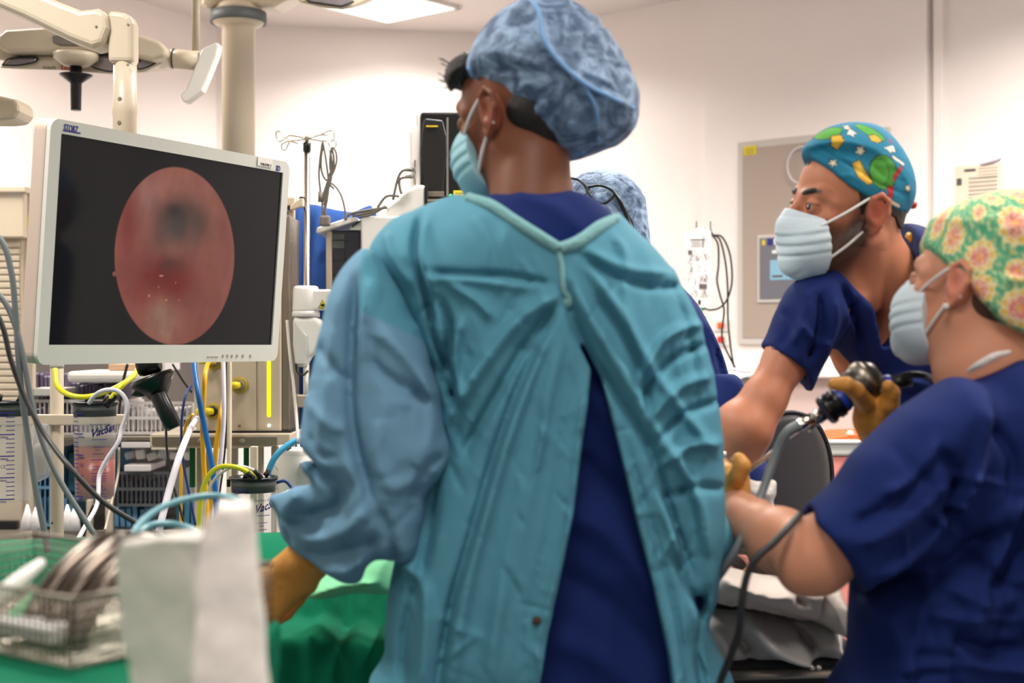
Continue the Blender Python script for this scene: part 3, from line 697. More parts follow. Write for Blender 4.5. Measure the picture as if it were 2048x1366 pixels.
def canister(px, d, top, bot, R, label, fluid, ang, full=True, name_txt='VacSax', lidh=.03):
    c0 = P(px, 683, d); z = lambda py: zat(py, d)
    t = empty('suction_canister', Vector((c0.x, d, z(bot))), label, 'canister', 'clear suction canisters with blue scales')
    H = z(top)-z(bot)
    MB().lathe([(R*.84, 0), (R*.9, .004), (R*.97, H-.02), (R*1.0, H-.02), (R*1.0, H-.004), (R*.985, H-.004), (R*.955, H-.022), (R*.885, .007), (R*.8, .005)], (c0.x, d, z(bot)), n=56, cap=False).build('cup', 'clear_plastic', t)
    MB().lathe([(R*.78, .0), (R*.87, .0065), (R*.95, H-.024)], (c0.x, d, z(bot)+.002), n=48, cap=False).build('liner', 'clear_plastic', t)
    MB().lathe([(R*.96, H-lidh), (R*.975, H-.003), (R*1.07, H-.003), (R*1.08, H+.003), (R*1.05, H+.005), (R*.9, H+.003), (R*.86, H-.004), (R*.3, H-.002)], (c0.x, d, z(bot)), n=56).build('lid', 'smoke_lid', t)
    for k, dx in enumerate((-.35, .45)):
        q = Vector((c0.x+dx*R, d-.01, z(top)))
        MB().cyl(q+Vector((0, 0, -.003)), q+Vector((.014 if k else .01, -.004, .02)), .0075, .006).build('lid_port', 'black_plastic', t)
    if fluid:
        MB().lathe([(R*.76, .007), (R*.86, .01), (R*.905, H*fluid)], (c0.x, d, z(bot)), n=48).build('fluid', 'fluid_red', t)
        MB().lathe([(R*.906, H*fluid+.001), (R*.915, H*fluid+.03)], (c0.x, d, z(bot)), n=48, cap=False).build('fluid_film', 'fluid_pink', t)
    def wrap(u, v, w=0.):  # u arc length from ang, v height above bottom
        Rr = R*(.905+.07*v/H)+.0006+w; a = ang+u/R
        return Vector((c0.x+Rr*math.sin(a), d-Rr*math.cos(a), z(bot)+v))
    mb = MB()
    def bar(u0, u1, v, h):
        n = max(2, int(abs(u1-u0)/.004)); 
        for i in range(n):
            a, b = u0+(u1-u0)*i/n, u0+(u1-u0)*(i+1)/n
            mb.quad([wrap(a, v), wrap(b, v), wrap(b, v+h), wrap(a, v+h)])
    tick = H*.86/20
    s_ = 1 if not full == 'mirror' else -1
    for k in range(21):
        v = H*.045+tick*k; big = k % 5 == 0
        if s_ > 0: bar(-.050, -.014 if big else -.029, v, .0026 if big else .0018)
        else: bar(.004 if big else .02, .040, v, .0026 if big else .0018)
    mb.build('scale_marks', 'ink_blue', t)
    for k, s1 in ((20, '2000ml'), (15, '1500ml'), (10, '1000ml'), (5, '500ml')):
        v = H*.045+tick*k-.0075; u = -.031 if s_ > 0 else .003
        text(s1, .0072, lambda a, b, w, u=u, v=v: wrap(u+a, v+b, .0003), 'ink_blue', 'volume_lettering', t, bold=True)
    text('100ml', .0066, lambda a, b, w: wrap((-.03 if s_ > 0 else .004)+a, H*.018+b, .0003), 'ink_blue', 'volume_lettering', t, bold=True)
    ceu = -.026 if s_ > 0 else .006
    text('CE', .011, lambda a, b, w: wrap(ceu+a, H*.36+b, .0003), 'ink_blue', 'conformity_mark', t)
    tu = .004 if s_ > 0 else -.062
    text('DentiClear Systems', .0068, lambda a, b, w: wrap(tu+a, H*.785+b, .0003), 'ink_blue', 'small_lettering', t)
    text(name_txt, .026, lambda a, b, w: wrap(tu+a*.9, H*.66+b+a*.22, .0003), 'ink_blue', 'maker_lettering', t, bold=True, shear=.35)
    mb = MB()
    n0 = len(mb.bm.faces); bar(tu+.004, tu+.042, H*.635, .0014); 
    for k, (v, w_) in enumerate(((.56, .03), (.53, .02), (.49, .03), (.43, .036), (.36, .036), (.33, .036), (.29, .038), (.26, .036), (.235, .038), (.21, .036), (.12, .038), (.08, .034), (.05, .04))):
        bar(tu+.004+(.036-w_)*.5, tu+.004+w_, H*v, .0013)
    mb.build('printed_lines', 'ink_blue', t)
    text(name_txt, .011, lambda a, b, w: wrap(tu+a, H*.145+b, .0003), 'ink_blue', 'small_lettering', t, bold=True)
    return t, c0
canister(190, 3.42, 807, 1000, .052, 'clear suction canister half full of reddish fluid behind the white tube', .42, -.02)
canister(15, 3.38, 806, 1004, .059, 'empty clear suction canister cut by the left edge of the picture', 0, -.05, full='mirror')
canister(507, 3.3, 957, 1150, .0525, 'clear suction canister below the yellow-lit box behind the blue sleeve', 0, .12)
# black socket adapters and clips that hang on the rail
o = MB().box(P(459, 965, 3.3)+Vector((0, -.01, 0)), (.008, .01, .018), bevel=.002).build('clip', 'black_plastic', None)
props(o, 'small black clip on the left rim of the lower suction canister', 'clip')

# --- black hand light hanging under the monitor
dH = 3.2
r = empty('examination_handle', P(300, 770, dH), 'black angled lamp handle with skirt hanging under the endoscopy monitor', 'handle')
MB().lathe([(.02, 0), (.023, .01), (.022, .045), (.018, .05)], P(296, 742, dH)+Vector((-.022, 0, .008)), (1, 0, .25), n=28).build('knob', 'black_plastic', r)
ax = (P(350, 850, dH)-P(310, 775, dH)).normalized()
MB().lathe([(.048, -.03), (.05, -.02), (.03, .0), (.021, .018)], P(312, 778, dH), P(330, 815, dH)-P(312, 770, dH), n=32).build('collar', 'black_plastic', r)
MB().prism([P(x, y, dH) for x, y in ((258, 792), (284, 764), (296, 752), (330, 748), (338, 760), (330, 785), (306, 790), (280, 794))], (0, .035, 0)).build('skirt', 'dark_plastic', r, bevel=.006)
MB().lathe([(.017, 0), (.019, .006), (.0195, .082), (.015, .09)], P(316, 784, dH)+Vector((0, -.01, 0)), P(346, 848, dH)-P(314, 782, dH), n=32).build('grip', 'black_plastic', r)
MB().tube([P(300, 745, dH), P(310, 700, dH+.05), P(330, 640, dH+.15)], .008).build('stem', 'black_plastic', r)

# --- tall shutter cabinet at the left edge
dK = 4.9
r = empty('shutter_cabinet', P(20, 1100, dK), 'cream tall shutter cabinet at the left edge behind the monitor', 'cabinet')
fbox('body', -200, 46, 388, 1370+0, dK, .4, 'cream_plastic', r, .006)
fbox('header', -200, 48, 372, 476, dK-.03, .05, 'cream_plastic', r, .006)
fbox('top_cap', -200, 52, 370, 386, dK-.04, .1, 'cream_plastic', r, .006)
fbox('side_post', 46, 60, 380, 1370, dK+.01, .3, 'cream_metal', r, .004)
mb = MB()
for k in range(26):
    a, b = P(-200, 484+k*13.5, dK-.012), P(38, 484+k*13.5+11, dK-.012); mb.box(((a.x+b.x)/2, dK-.006, (a.z+b.z)/2), (b.x-a.x, .012, abs(a.z-b.z)), bevel=.003)
mb.build('shutter', 'cream_plastic', r)
fr = frame3(P(16, 391, dK-.031), (1, 0, 0), (0, 0, 1))
MB().box(P(28, 389, dK-.031), (.045, .002, .008)).build('maker_plate', 'light_grey', r)
fbox('lower_handle', -40, 34, 1042, 1060, dK-.04, .03, 'dark_plastic', r, .004)
fbox('hinge', 47, 55, 430, 455, dK-.0, .02, 'yellow', r, .002)

# --- back shelving with baskets and packs
dT = 4.55
r = empty('storage_shelving', P(230, 1100, dT), 'cream wire storage shelving under and behind the endoscopy monitor', 'shelving')
fbox('shelf_board', 133, 300, 743, 765, dT-.25, .3, 'white_plastic', r, .012)
fbox('shelf_board', 62, 400, 872, 882, dT-.2, .4, 'dull_steel', r, .003)
fbox('shelf_board', 62, 400, 1060, 1072, dT-.2, .4, 'dull_steel', r, .003)
fbox('upright', 388, 398, 700, 1100, dT-.2, .03, 'cream_metal', r, .003)
fbox('upright', 172, 182, 1000, 1390, dT-.25, .03, 'cream_metal', r, .003)
fbox('upright', 210, 222, 1000, 1390, dT-.25, .03, 'cream_metal', r, .003)
fbox('back_plate', 60, 400, 700, 1370, dT+.22, .02, 'grey_plastic', r)
fbox('upright', 57, 66, 700, 1390, dT-.2, .03, 'cream_metal', r, .003)
def basket(x0, x1, y0, y1, d, m, label, gn='storage baskets on the shelving'):
    t = empty('storage_basket', P((x0+x1)/2, y1, d), label, 'basket', gn)
    mb = MB(); n = int((x1-x0)/9)
    for k in range(n+1):
        x = x0+(x1-x0)*k/n; a, b = P(x, y0, d), P(x, y1, d); mb.box(((a.x+b.x)/2, d, (a.z+b.z)/2), (.0035, .004, abs(a.z-b.z)))
    for y in (y0, (y0+y1)/2, y1):
        a, b = P(x0, y, d), P(x1, y, d); mb.box(((a.x+b.x)/2, d, a.z), (b.x-a.x, .006, .009))
    mb.build('front_grid', m, t)
    a, b = P(x0, y1, d), P(x1, y1, d); MB().box(((a.x+b.x)/2, d+.14, a.z), (b.x-a.x, .28, .006)).build('bottom', m, t)
    for x in (x0, x1):
        a, b = P(x, y0, d), P(x, y1, d); MB().box((a.x, d+.14, (a.z+b.z)/2), (.005, .28, abs(a.z-b.z))).build('side', m, t)
basket(62, 235, 802, 868, dT-.16, 'white_pack', 'white slotted basket left of the red-filled canister on the shelving')
basket(240, 384, 806, 866, dT-.16, 'white_pack', 'white slotted basket behind the black hand lamp on the shelving')
basket(236, 345, 946, 1010, dT-.16, 'grey_rubber', 'dark grid basket of lilac packs low on the shelving')
basket(62, 100, 900, 1050, dT-.16, 'blue_pack', 'narrow blue basket low on the shelving left of the post')
def packs(x0, x1, y0, y1, d, n, m, name, lab, group, tilt=.05):
    proto = None
    for k in range(n):
        x = x0+(x1-x0)*(k+.5)/n; w = (x1-x0)/n*.78/F*d
        h = (y1-y0)*random.uniform(.82, 1.)/F*d; zb = P(0, y1, d).z
        if proto is None:
            mb = MB(); mb.box((0, 0, .5), (1, 1, 1), bevel=.06); o = mb.build(name, m, None)
            proto = o
        else: o = proto.copy(); C.objects.link(o)
        o.location = (P(x, 0, d).x, d+.09, zb); o.scale = (w, .16, h); o.rotation_euler = (0, random.uniform(-tilt, tilt), 0)
        props(o, lab, 'pack', group)
packs(62, 132, 742, 800, dT-.12, 9, 'lilac_pack', 'sterile_pack', 'thin lilac sterile pack standing upright left of the post under the monitor', 'lilac packs top left')
packs(135, 236, 765, 802, dT-.1, 13, 'lilac_pack', 'sterile_pack', 'thin lilac sterile pack standing upright above the white slotted basket', 'lilac packs in the middle')
packs(66, 232, 810, 864, dT-.15, 15, 'lilac_pack', 'sterile_pack', 'thin lilac sterile pack inside the white slotted basket beside the post', 'lilac packs in the left basket')
packs(244, 380, 812, 862, dT-.15, 10, 'white_pack', 'sterile_pack', 'pale sterile pack inside the white slotted basket behind the hand lamp', 'pale packs in the right basket')
packs(240, 342, 955, 1006, dT-.15, 11, 'lilac_pack', 'sterile_pack', 'thin lilac sterile pack in the dark grid basket', 'lilac packs in the dark basket')
packs(66, 98, 905, 960, dT-.15, 3, 'teal_pack', 'sterile_pack', 'teal sterile pack in the upper part of the narrow blue basket', 'teal packs left')
packs(64, 150, 985, 1052, dT-.1, 6, 'blue_pack', 'sterile_pack', 'blue sterile pack standing low left of the red-filled canister', 'blue packs left')
packs(130, 236, 890, 985, dT-.02, 5, 'teal_pack', 'sterile_pack', 'teal sterile pack behind the red-filled canister', 'teal packs behind the canister')
packs(225, 300, 1010, 1056, dT-.14, 6, 'blue_pack', 'sterile_pack', 'blue sterile pack standing right of the red-filled canister', 'blue packs right')
packs(350, 392, 1000, 1056, dT-.1, 3, 'teal_pack', 'sterile_pack', 'teal sterile pack at the right end of the bottom shelf', 'teal packs right')
for (x0, x1, y0, y1, m, lab) in ((217, 285, 728, 742, 'box_tan', 'tan cardboard box lying on the white shelf board'), (286, 330, 722, 742, 'white_pack', 'white carton beside the tan box on the shelf board'), (242, 300, 884, 896, 'white_pack', 'flat white carton under the steel shelf behind the canister'), (302, 352, 884, 900, 'paper_cream', 'flat cream carton under the steel shelf beneath the hand lamp'), (248, 300, 930, 943, 'white_pack', 'long white label carton above the dark grid basket'), (66, 130, 776, 792, 'light_grey', 'grey flat instrument case lying on the lilac packs left')):
    dd = dT-.2; a, b = P(x0, y1, dd), P(x1, y0, dd)
    o = MB().box(((a.x+b.x)/2, dd+.1, (a.z+b.z)/2), (b.x-a.x, .2, b.z-a.z), bevel=.003).build('carton', m); props(o, lab, 'carton')
for i, (x, y, w, h) in enumerate(((255, 912, 20, 16), (277, 910, 20, 20), (300, 914, 22, 16), (322, 910, 20, 20), (345, 913, 20, 16), (366, 911, 20, 20))):
    dd = dT-.17; p = P(x, y, dd); o = MB().box(p+Vector((0, .08, 0)), (w/F*dd, .12, h/F*dd), bevel=.006, ry=random.uniform(-.5, .5)).build('pouch', ['clear_bag', 'white_pack', 'light_grey'][i % 3])
    props(o, 'crumpled clear instrument pouch on the middle shelf', 'pouch', 'crumpled pouches on the middle shelf')
for i, (x, y0, y1) in enumerate(((55, 1010, 1060), (72, 1015, 1060), (135, 1010, 1060), (148, 1018, 1060))):
    o = MB().lathe([(.02, 0), (.016, .03), (.003, (y1-y0)/F*4.3)], P(x, y1, 4.2), n=16).build('paper_cone', 'white_pack'); props(o, 'white pointed paper pouch low beside the cream post', 'pouch', 'pointed white pouches')
# clear round bag hanging behind the first canister
o = MB().prism([P(x, y, 3.515) for x, y in ((62, 846), (98, 846), (101, 930), (92, 955), (70, 968), (58, 950))], (0, .03, 0)).build('plastic_bag', 'clear_bag', None, bevel=.01); props(o, 'clear plastic bag of white swabs hanging between canister and post', 'bag')
MB().prism([P(x, y, 3.517) for x, y in ((66, 890), (94, 884), (96, 930), (84, 950), (68, 955))], (0, .02, 0)).build('swabs', 'gauze', o, bevel=.006)

# --- tubes and cables (each a thing)
def cable(name, pts, r, m, label, cat='tube', rs=None, group=None):
    q = [P(*p) for p in pts]
    o = MB().tube(q, r, n=10, smooth=8, rs=rs).build(name, m); props(o, label, cat, group); return o
cable('suction_tube', [(110, 738, 3.4), (114, 770, 3.38), (134, 788, 3.36), (165, 794, 3.36), (200, 788, 3.38), (238, 772, 3.4), (268, 750, 3.42), (285, 720, 3.5)], .0065, 'yellow_tube', 'yellow suction tube sagging from the cream post below the monitor')
cable('suction_tube', [(218, 803, 3.36), (228, 790, 3.35), (248, 768, 3.36), (268, 752, 3.4)], .0065, 'yellow_tube', 'short yellow suction tube plugged into the red-filled canister lid')
cable('tube_connector', [(213, 812, 3.36), (232, 788, 3.352)], .009, 'black_plastic', 'black elbow connector on the red-filled canister lid', 'connector')
cable('suction_tube', [(178, 806, 3.35), (192, 789, 3.33), (212, 780, 3.31), (236, 782, 3.31), (252, 800, 3.31), (254, 825, 3.31), (243, 858, 3.31), (236, 885, 3.3), (214, 918, 3.3), (199, 950, 3.3), (197, 985, 3.28), (192, 1015, 3.26), (172, 1050, 3.2), (150, 1090, 3.1)], .0052, 'white_tube', 'white suction tube looping down in front of the red-filled canister')
cable('gas_hose', [(388, 700, 3.6), (389, 740, 3.55), (397, 790, 3.5), (410, 860, 3.5), (424, 930, 3.5), (432, 1000, 3.5), (436, 1090, 3.5)], .0072, 'blue_tube', 'thick blue hose hanging in front of the cream service box', 'hose')
cable('gas_hose', [(418, 722, 3.72), (411, 745, 3.6), (407, 800, 3.58), (405, 860, 3.6), (408, 930, 3.62), (413, 1000, 3.62), (416, 1090, 3.6)], .0062, 'yellow_cable', 'dark yellow hose from the top gas outlet behind the blue hose', 'hose')
cable('gas_hose', [(447, 785, 3.68), (441, 830, 3.6), (433, 890, 3.58), (427, 960, 3.58), (422, 1060, 3.58)], .006, 'yellow_cable', 'bright yellow hose fanning out right of the blue hose', 'hose', rs=[.002, .005, .0068, .0068, .0068])
cable('drain_tube', [(446, 700, 3.65), (448, 790, 3.6), (447, 850, 3.58), (440, 930, 3.56), (430, 1010, 3.56), (426, 1070, 3.5)], .0058, 'white_tube', 'translucent white tube hanging beside the thin black cable')
cable('thin_cable', [(453, 700, 3.66), (453, 850, 3.6), (447, 930, 3.58), (438, 1000, 3.58), (436, 1070, 3.58)], .0025, 'dark_cable', 'thin black cable between the translucent tube and cream hose', 'cable')
cable('cream_hose', [(459, 700, 3.55), (459, 850, 3.5), (458, 950, 3.48), (457, 1090, 3.45)], .0058, 'cream_plastic', 'straight cream hose left of the round gas outlet', 'hose')
cable('suction_tube', [(394, 836, 3.6), (382, 856, 3.5), (360, 910, 3.4), (340, 975, 3.35), (322, 1045, 3.3), (312, 1090, 3.3)], .0082, 'white_tube', 'thick lilac-white tube slanting down left of the blue hose', rs=[.006, .0075, .0085, .0088, .0088, .0088])
cable('thin_cable', [(332, 845, 3.5), (334, 900, 3.5), (344, 960, 3.5), (358, 1010, 3.5), (372, 1060, 3.5)], .003, 'dark_cable', 'thin black cable left of the thick lilac-white tube', 'cable')
cable('thin_cable', [(382, 772, 3.65), (370, 795, 3.6), (363, 850, 3.6), (366, 920, 3.6), (378, 985, 3.6), (392, 1055, 3.6)], .0035, 'blue_cable', 'thin blue cable hanging down behind the lilac-white tube', 'cable')
cable('thin_cable', [(386, 828, 3.6), (372, 850, 3.62), (364, 900, 3.62), (362, 980, 3.62), (362, 1060, 3.62)], .004, 'yellow_cable', 'thin yellow cable running down beside the thin blue cable', 'cable')
cable('thin_cable', [(255, 728, 3.9), (243, 780, 3.9), (236, 850, 3.9)], .004, 'dark_cable', 'short black cable behind the white suction loop', 'cable')
cable('thin_cable', [(318, 728, 3.9), (322, 760, 3.9), (330, 850, 3.9)], .004, 'dark_cable', 'black cable dropping behind the black hand lamp', 'cable')
cable('thin_cable', [(345, 728, 3.9), (365, 760, 3.9), (384, 785, 3.9)], .003, 'dark_cable', 'thin black cable curving right behind the hand lamp', 'cable')
cable('suction_tube', [(238, 895, 3.6), (236, 950, 3.6), (222, 1010, 3.5), (210, 1060, 3.4)], .003, 'cream_plastic', 'thin cream tube hanging right of the red-filled canister')
cable('thin_cable', [(188, 1010, 3.6), (180, 1030, 3.6), (165, 1075, 3.6)], .005, 'dark_cable', 'short dark cable below the red-filled canister', 'cable')
dF = 2.6
cable('monitor_cable', [(-60, 440, dF), (0, 478, dF), (22, 540, dF), (31, 620, dF), (36, 700, dF), (44, 790, dF), (58, 890, dF), (72, 980, dF), (92, 1080, dF), (100, 1150, dF)], .0056, 'grey_cable', 'thick grey cable hanging down at the left edge, outermost of three', 'cable')
cable('monitor_cable', [(-60, 560, dF), (0, 592, dF), (30, 650, dF), (48, 720, dF), (62, 800, dF), (84, 880, dF), (114, 950, dF), (150, 1010, dF), (190, 1070, dF)], .0052, 'grey_cable', 'grey cable curving right across the cream post', 'cable')
cable('monitor_cable', [(-60, 540, dF-.03), (0, 640, dF-.03), (22, 720, dF-.03), (52, 800, dF-.03), (92, 872, dF-.05), (140, 935, dF-.1), (205, 1002, dF-.1), (280, 1050, dF-.1), (330, 1075, dF-.1)], .0048, 'dark_cable', 'black cable sweeping diagonally across the red-filled canister', 'cable')
cable('suction_tube', [(512, 955, 3.25), (493, 943, 3.22), (470, 934, 3.2), (440, 934, 3.2), (417, 952, 3.2), (403, 990, 3.2), (398, 1050, 3.2), (396, 1100, 3.2)], .0058, 'yellow_tube', 'yellow-green tube arching from the lower canister lid')
cable('suction_tube', [(528, 955, 3.26), (505, 939, 3.24), (475, 932, 3.22), (448, 942, 3.22), (425, 965, 3.22), (411, 1000, 3.22), (405, 1060, 3.22)], .0034, 'white_tube', 'thin white tube arching beside the yellow-green tube')
cable('tube_connector', [(494, 944, 3.22), (506, 958, 3.23)], .0072, 'black_plastic', 'black connector on the end of the yellow-green tube', 'connector')
cable('tube_connector', [(508, 940, 3.24), (522, 955, 3.25)], .0062, 'dark_plastic', 'dark connector on the end of the thin white arching tube', 'connector')
cable('breathing_tube', [(634, 868, 3.4), (600, 878, 3.38), (572, 893, 3.36), (552, 912, 3.35), (540, 935, 3.35), (533, 960, 3.35)], .0075, 'cyan_tube', 'bright cyan tube curving above the lower canister')
cable('breathing_tube', [(660, 855, 3.38), (625, 872, 3.36), (594, 882, 3.36)], .0085, 'white_tube', 'translucent white tube end joined to the cyan tube')
cable('thin_cable', [(574, 640, 3.7), (579, 700, 3.7), (588, 780, 3.7), (594, 850, 3.68), (598, 905, 3.6)], .0042, 'white_plastic', 'thin white cable hanging between service box and blue curtain', 'cable')
cable('breathing_tube', [(553, 965, 3.3), (570, 962, 3.3), (583, 975, 3.3), (590, 990, 3.3)], .004, 'blue_cable', 'short blue-grey tube at the right of the lower canister lid')
dW = 2.0
cable('oxygen_tube', [(240, 1130, 1.75), (258, 1085, 1.8), (285, 1043, 1.85), (330, 1012, 1.9), (390, 995, 1.95), (440, 992, 1.98), (474, 1000, 1.96), (496, 1022, 1.92), (498, 1070, 1.88), (480, 1130, 1.85)], .0046, 'teal_tube', 'pale teal tube arching over the white paper bag')
cable('oxygen_tube', [(262, 1075, 1.9), (300, 1052, 1.95), (340, 1048, 1.95), (385, 1060, 1.95), (430, 1090, 1.95)], .005, 'teal_tube', 'pale teal tube lying low behind the white paper bag')
# corrugated breathing hose
mb = MB(); pts = [P(548, 1012, 3.0), P(575, 992, 3.0), P(610, 984, 3.0), P(650, 985, 3.0)]
sp = []
for i in range(3):
    for k in range(14): sp.append(pts[i].lerp(pts[i+1], k/14))
mb.tube(sp, .011, n=14, smooth=0, rs=[.0135 if i % 2 else .0105 for i in range(len(sp))])
props(mb.build('corrugated_hose', 'white_plastic'), 'white corrugated breathing hose above the blue sleeve cuff', 'hose')

# --- white humidifier
dU = 3.55
r = empty('humidifier', P(590, 1000, dU), 'white cylindrical humidifier with black knob behind the gown sleeve', 'humidifier')
q = P(590, 683, dU); zu = lambda py: zat(py, dU)
MB().lathe([(.042, zu(1005)), (.044, zu(1000)), (.044, zu(915)), (.042, zu(911)), (.042, zu(908)), (.043, zu(900)), (.038, zu(896))], (q.x, q.y, 0), n=40).build('body', 'white_plastic', r)
MB().lathe([(.0105, zu(898)), (.010, zu(886)), (.007, zu(885))], (P(575, 0, dU-.03).x, dU-.03, 0), n=20).build('knob', 'black_rubber', r)
MB().tube([P(560, 940, dU-.02), P(543, 925, dU-.02), (P(538, 945, dU-.02)), P(545, 965, dU-.02), P(562, 960, dU-.02)], .004).build('handle_loop', 'white_plastic', r)
MB().box(P(552, 950, dU), (.02, .04, .07), bevel=.004).build('side_block', 'white_plastic', r)
MB().prism([P(x, y, dU-.048) for x, y in ((592, 998), (592, 945), (600, 925), (625, 920), (625, 998))], (0, .02, 0)).build('window_panel', 'light_grey', r, bevel=.004)

# --- drip stand with hooks and looped cable
dI = 3.95
r = empty('drip_stand', P(614, 683, dI)-Vector((0, 0, 1.25)), 'tall steel drip stand with wire hooks behind the endoscopy monitor', 'drip stand')
x0 = P(614, 0, dI).x; zi = lambda py: zat(py, dI)
MB().lathe([(.0085, .1), (.0085, zi(300))], (x0, dI, 0), n=24).build('pole', 'steel', r)
MB().lathe([(.0108, zi(303)), (.0108, zi(286)), (.009, zi(285))], (x0, dI, 0), n=24).build('clamp_collar', 'black_plastic', r)
MB().lathe([(.006, zi(286)), (.006, zi(276)), (.0065, zi(273)), (.005, zi(271))], (x0, dI, 0), n=20).build('hook_hub', 'steel', r)
H1 = [(612, 277), (580, 271), (572, 276), (561, 264), (553, 264), (553, 275), (560, 283), (570, 277)]
H2 = [(612, 279), (580, 282), (572, 284), (563, 290), (566, 300), (573, 297), (580, 284), (597, 287)]
H3 = [(618, 277), (640, 270), (655, 263), (665, 262), (669, 270), (666, 280), (661, 284)]
H4 = [(618, 278), (642, 282), (654, 283), (662, 296), (672, 292), (671, 282), (664, 279), (652, 270), (630, 272)]
for h in (H1, H2, H3, H4): MB().tube([P(a, b, dI) for a, b in h], .0019, n=8, smooth=5).build('wire_hook', 'steel', r)
for a in range(5):
    an = a*2*math.pi/5+.3; MB().tube([Vector((x0, dI, .12)), Vector((x0+.28*math.cos(an), dI+.28*math.sin(an), .05))], .012, smooth=0).build('leg', 'steel', r)
mb = MB()
mb.tube([P(x, y, dI-.02) for x, y in ((645, 284), (640, 320), (638, 350), (641, 385))], .0028, n=8)
for L in ([(646, 283), (652, 320), (657, 365), (655, 395), (648, 430), (645, 445)], [(648, 290), (643, 310), (643, 340), (652, 360), (664, 350), (673, 325), (672, 305), (665, 295), (661, 310), (660, 335), (663, 355), (655, 385), (648, 410)], [(664, 296), (668, 320), (665, 345), (655, 375), (649, 400), (652, 435)], [(655, 365), (668, 370), (682, 390), (690, 420), (691, 440)], [(660, 300), (664, 330), (656, 360), (645, 400), (646, 440)], [(655, 365), (665, 375), (668, 378)]):
    mb.tube([P(x, y, dI-.02) for x, y in L], .0028, n=8, smooth=6)
lc = mb.build('looped_cable', 'taupe_cable'); props(lc, 'grey cable coil hung from the hooks of the drip stand', 'cable')
MB().cyl(P(641, 383, dI-.02), P(641, 404, dI-.02), .006, .0075).build('plug', 'grey_plastic', lc)
MB().box(P(650, 442, dI-.02), (.03, .02, .03), bevel=.006).build('connector', 'grey_plastic', lc)

# --- blue curtain/sheet behind
fb = Field((P(570, 0, 4.3).x, 4.22, P(0, 930, 4.3).z), (P(765, 0, 4.3).x, 4.38, P(0, 400, 4.3).z), .006)
fb.pillow(px2([(575, 440), (588, 412), (625, 408), (660, 417), (705, 424), (755, 430), (760, 700), (755, 925), (575, 925), (576, 700)], 4.3), 4.3, .028, .05, 0, n=3)
X, Z = fb.XZ(); fb.disp(folds(X, Z, [([(640, 415), (625, 600), (628, 900)], 10, .012), ([(600, 420), (592, 600), (590, 900)], 9, .01), ([(700, 430), (640, 520)], 10, .01), ([(660, 430), (670, 700), (668, 900)], 12, .012), ([(612, 420), (608, 700), (607, 900)], 7, -.012), ([(580, 800), (640, 830)], 8, .012)], 4.3), ylim=4.3)
props(fb.build('blue_drape', 'drape_blue'), 'dark blue cloth hung behind the drip stand and monitor edge', 'drape')

# --- cream post with bracket right of the monitor
r = empty('equipment_post', P(582, 900, 3.9), 'slim cream post with black cap right beside the monitor edge', 'post')
fbox('post', 573, 588, 405, 1370, 3.9, .03, 'cream_metal', r, .004)
fbox('edge_strip', 571, 575, 420, 1370, 3.89, .03, 'dull_steel', r, .001)
fbox('cap', 574, 590, 394, 412, 3.88, .05, 'cream_plastic', r, .003)
fbox('cap_band', 574, 582, 411, 419, 3.875, .05, 'ink_black', r, .001)
MB().prism([P(x, y, 3.87) for x, y in ((580, 420), (580, 412), (600, 397), (606, 396), (606, 412))], (0, .03, 0)).build('bracket', 'cream_plastic', r, bevel=.002)
fbox('clamp', 598, 607, 393, 413, 3.93, .04, 'black_plastic', r, .002)
fbox('cross_arm', 588, 650, 580, 602, 3.9, .03, 'cream_metal', r, .003)
fbox('cross_arm', 588, 640, 790, 815, 3.9, .03, 'cream_metal', r, .003)

# --- anaesthetic workstation (white arm joint, side glass, tops)
dN = 3.7
r = empty('joint_arm', P(620, 640, dN), 'white swivel arm joint with yellow warning triangle beside the sleeve', 'support arm')
jx = P(612, 0, dN).x; zj = lambda py: zat(py, dN)
MB().lathe([(.034, zj(622)), (.035, zj(619)), (.033, zj(580)), (.031, zj(574)), (.026, zj(572))], (jx, dN, 0), n=36).build('upper_drum', 'white_plastic', r)
MB().lathe([(.036, zj(634)), (.036, zj(626)), (.034, zj(622))], (jx, dN, 0), n=36).build('drum_ring', 'white_plastic', r)
MB().box(P(642, 600, dN), (.06, .05, .054), bevel=.006).build('side_block', 'white_plastic', r)
MB().prism([P(x, y, dN-.03) for x, y in ((585, 633), (632, 633), (645, 645), (650, 665), (640, 700), (620, 715), (608, 736), (590, 733), (585, 690))], (0, .06, 0)).build('lower_shell', 'white_plastic', r, bevel=.012)
MB().prism([P(x, y, dN-.036) for x, y in ((588, 640), (614, 672), (616, 700), (610, 730), (590, 728), (588, 700))], (0, .01, 0)).build('shell_cover', 'light_grey', r, bevel=.004)
MB().cyl(P(611, 735, dN), P(611, 790, dN), .006).build('stem', 'white_plastic', r)
MB().tube([P(592, 720, dN-.03), P(594, 742, dN-.03), (P(606, 750, dN-.03)), P(616, 742, dN-.02)], .003).build('small_cable', 'dark_cable', r)
tri = MB().prism([P(x, y, dN-.029) for x, y in ((637, 616), (653, 616), (645, 599))], (0, -.002, 0)).build('warning_triangle', 'yellow', r)
MB().prism([P(x, y, dN-.0315) for x, y in ((642, 613), (649, 613), (649, 608), (642, 608))], (0, -.001, 0)).build('warning_symbol', 'ink_black', tri)
MB().tube([P(x, y, dN-.0315) for x, y in ((637, 616), (653, 616), (645, 599), (637, 616))], .0006, n=6, smooth=0).build('triangle_border', 'ink_black', tri)

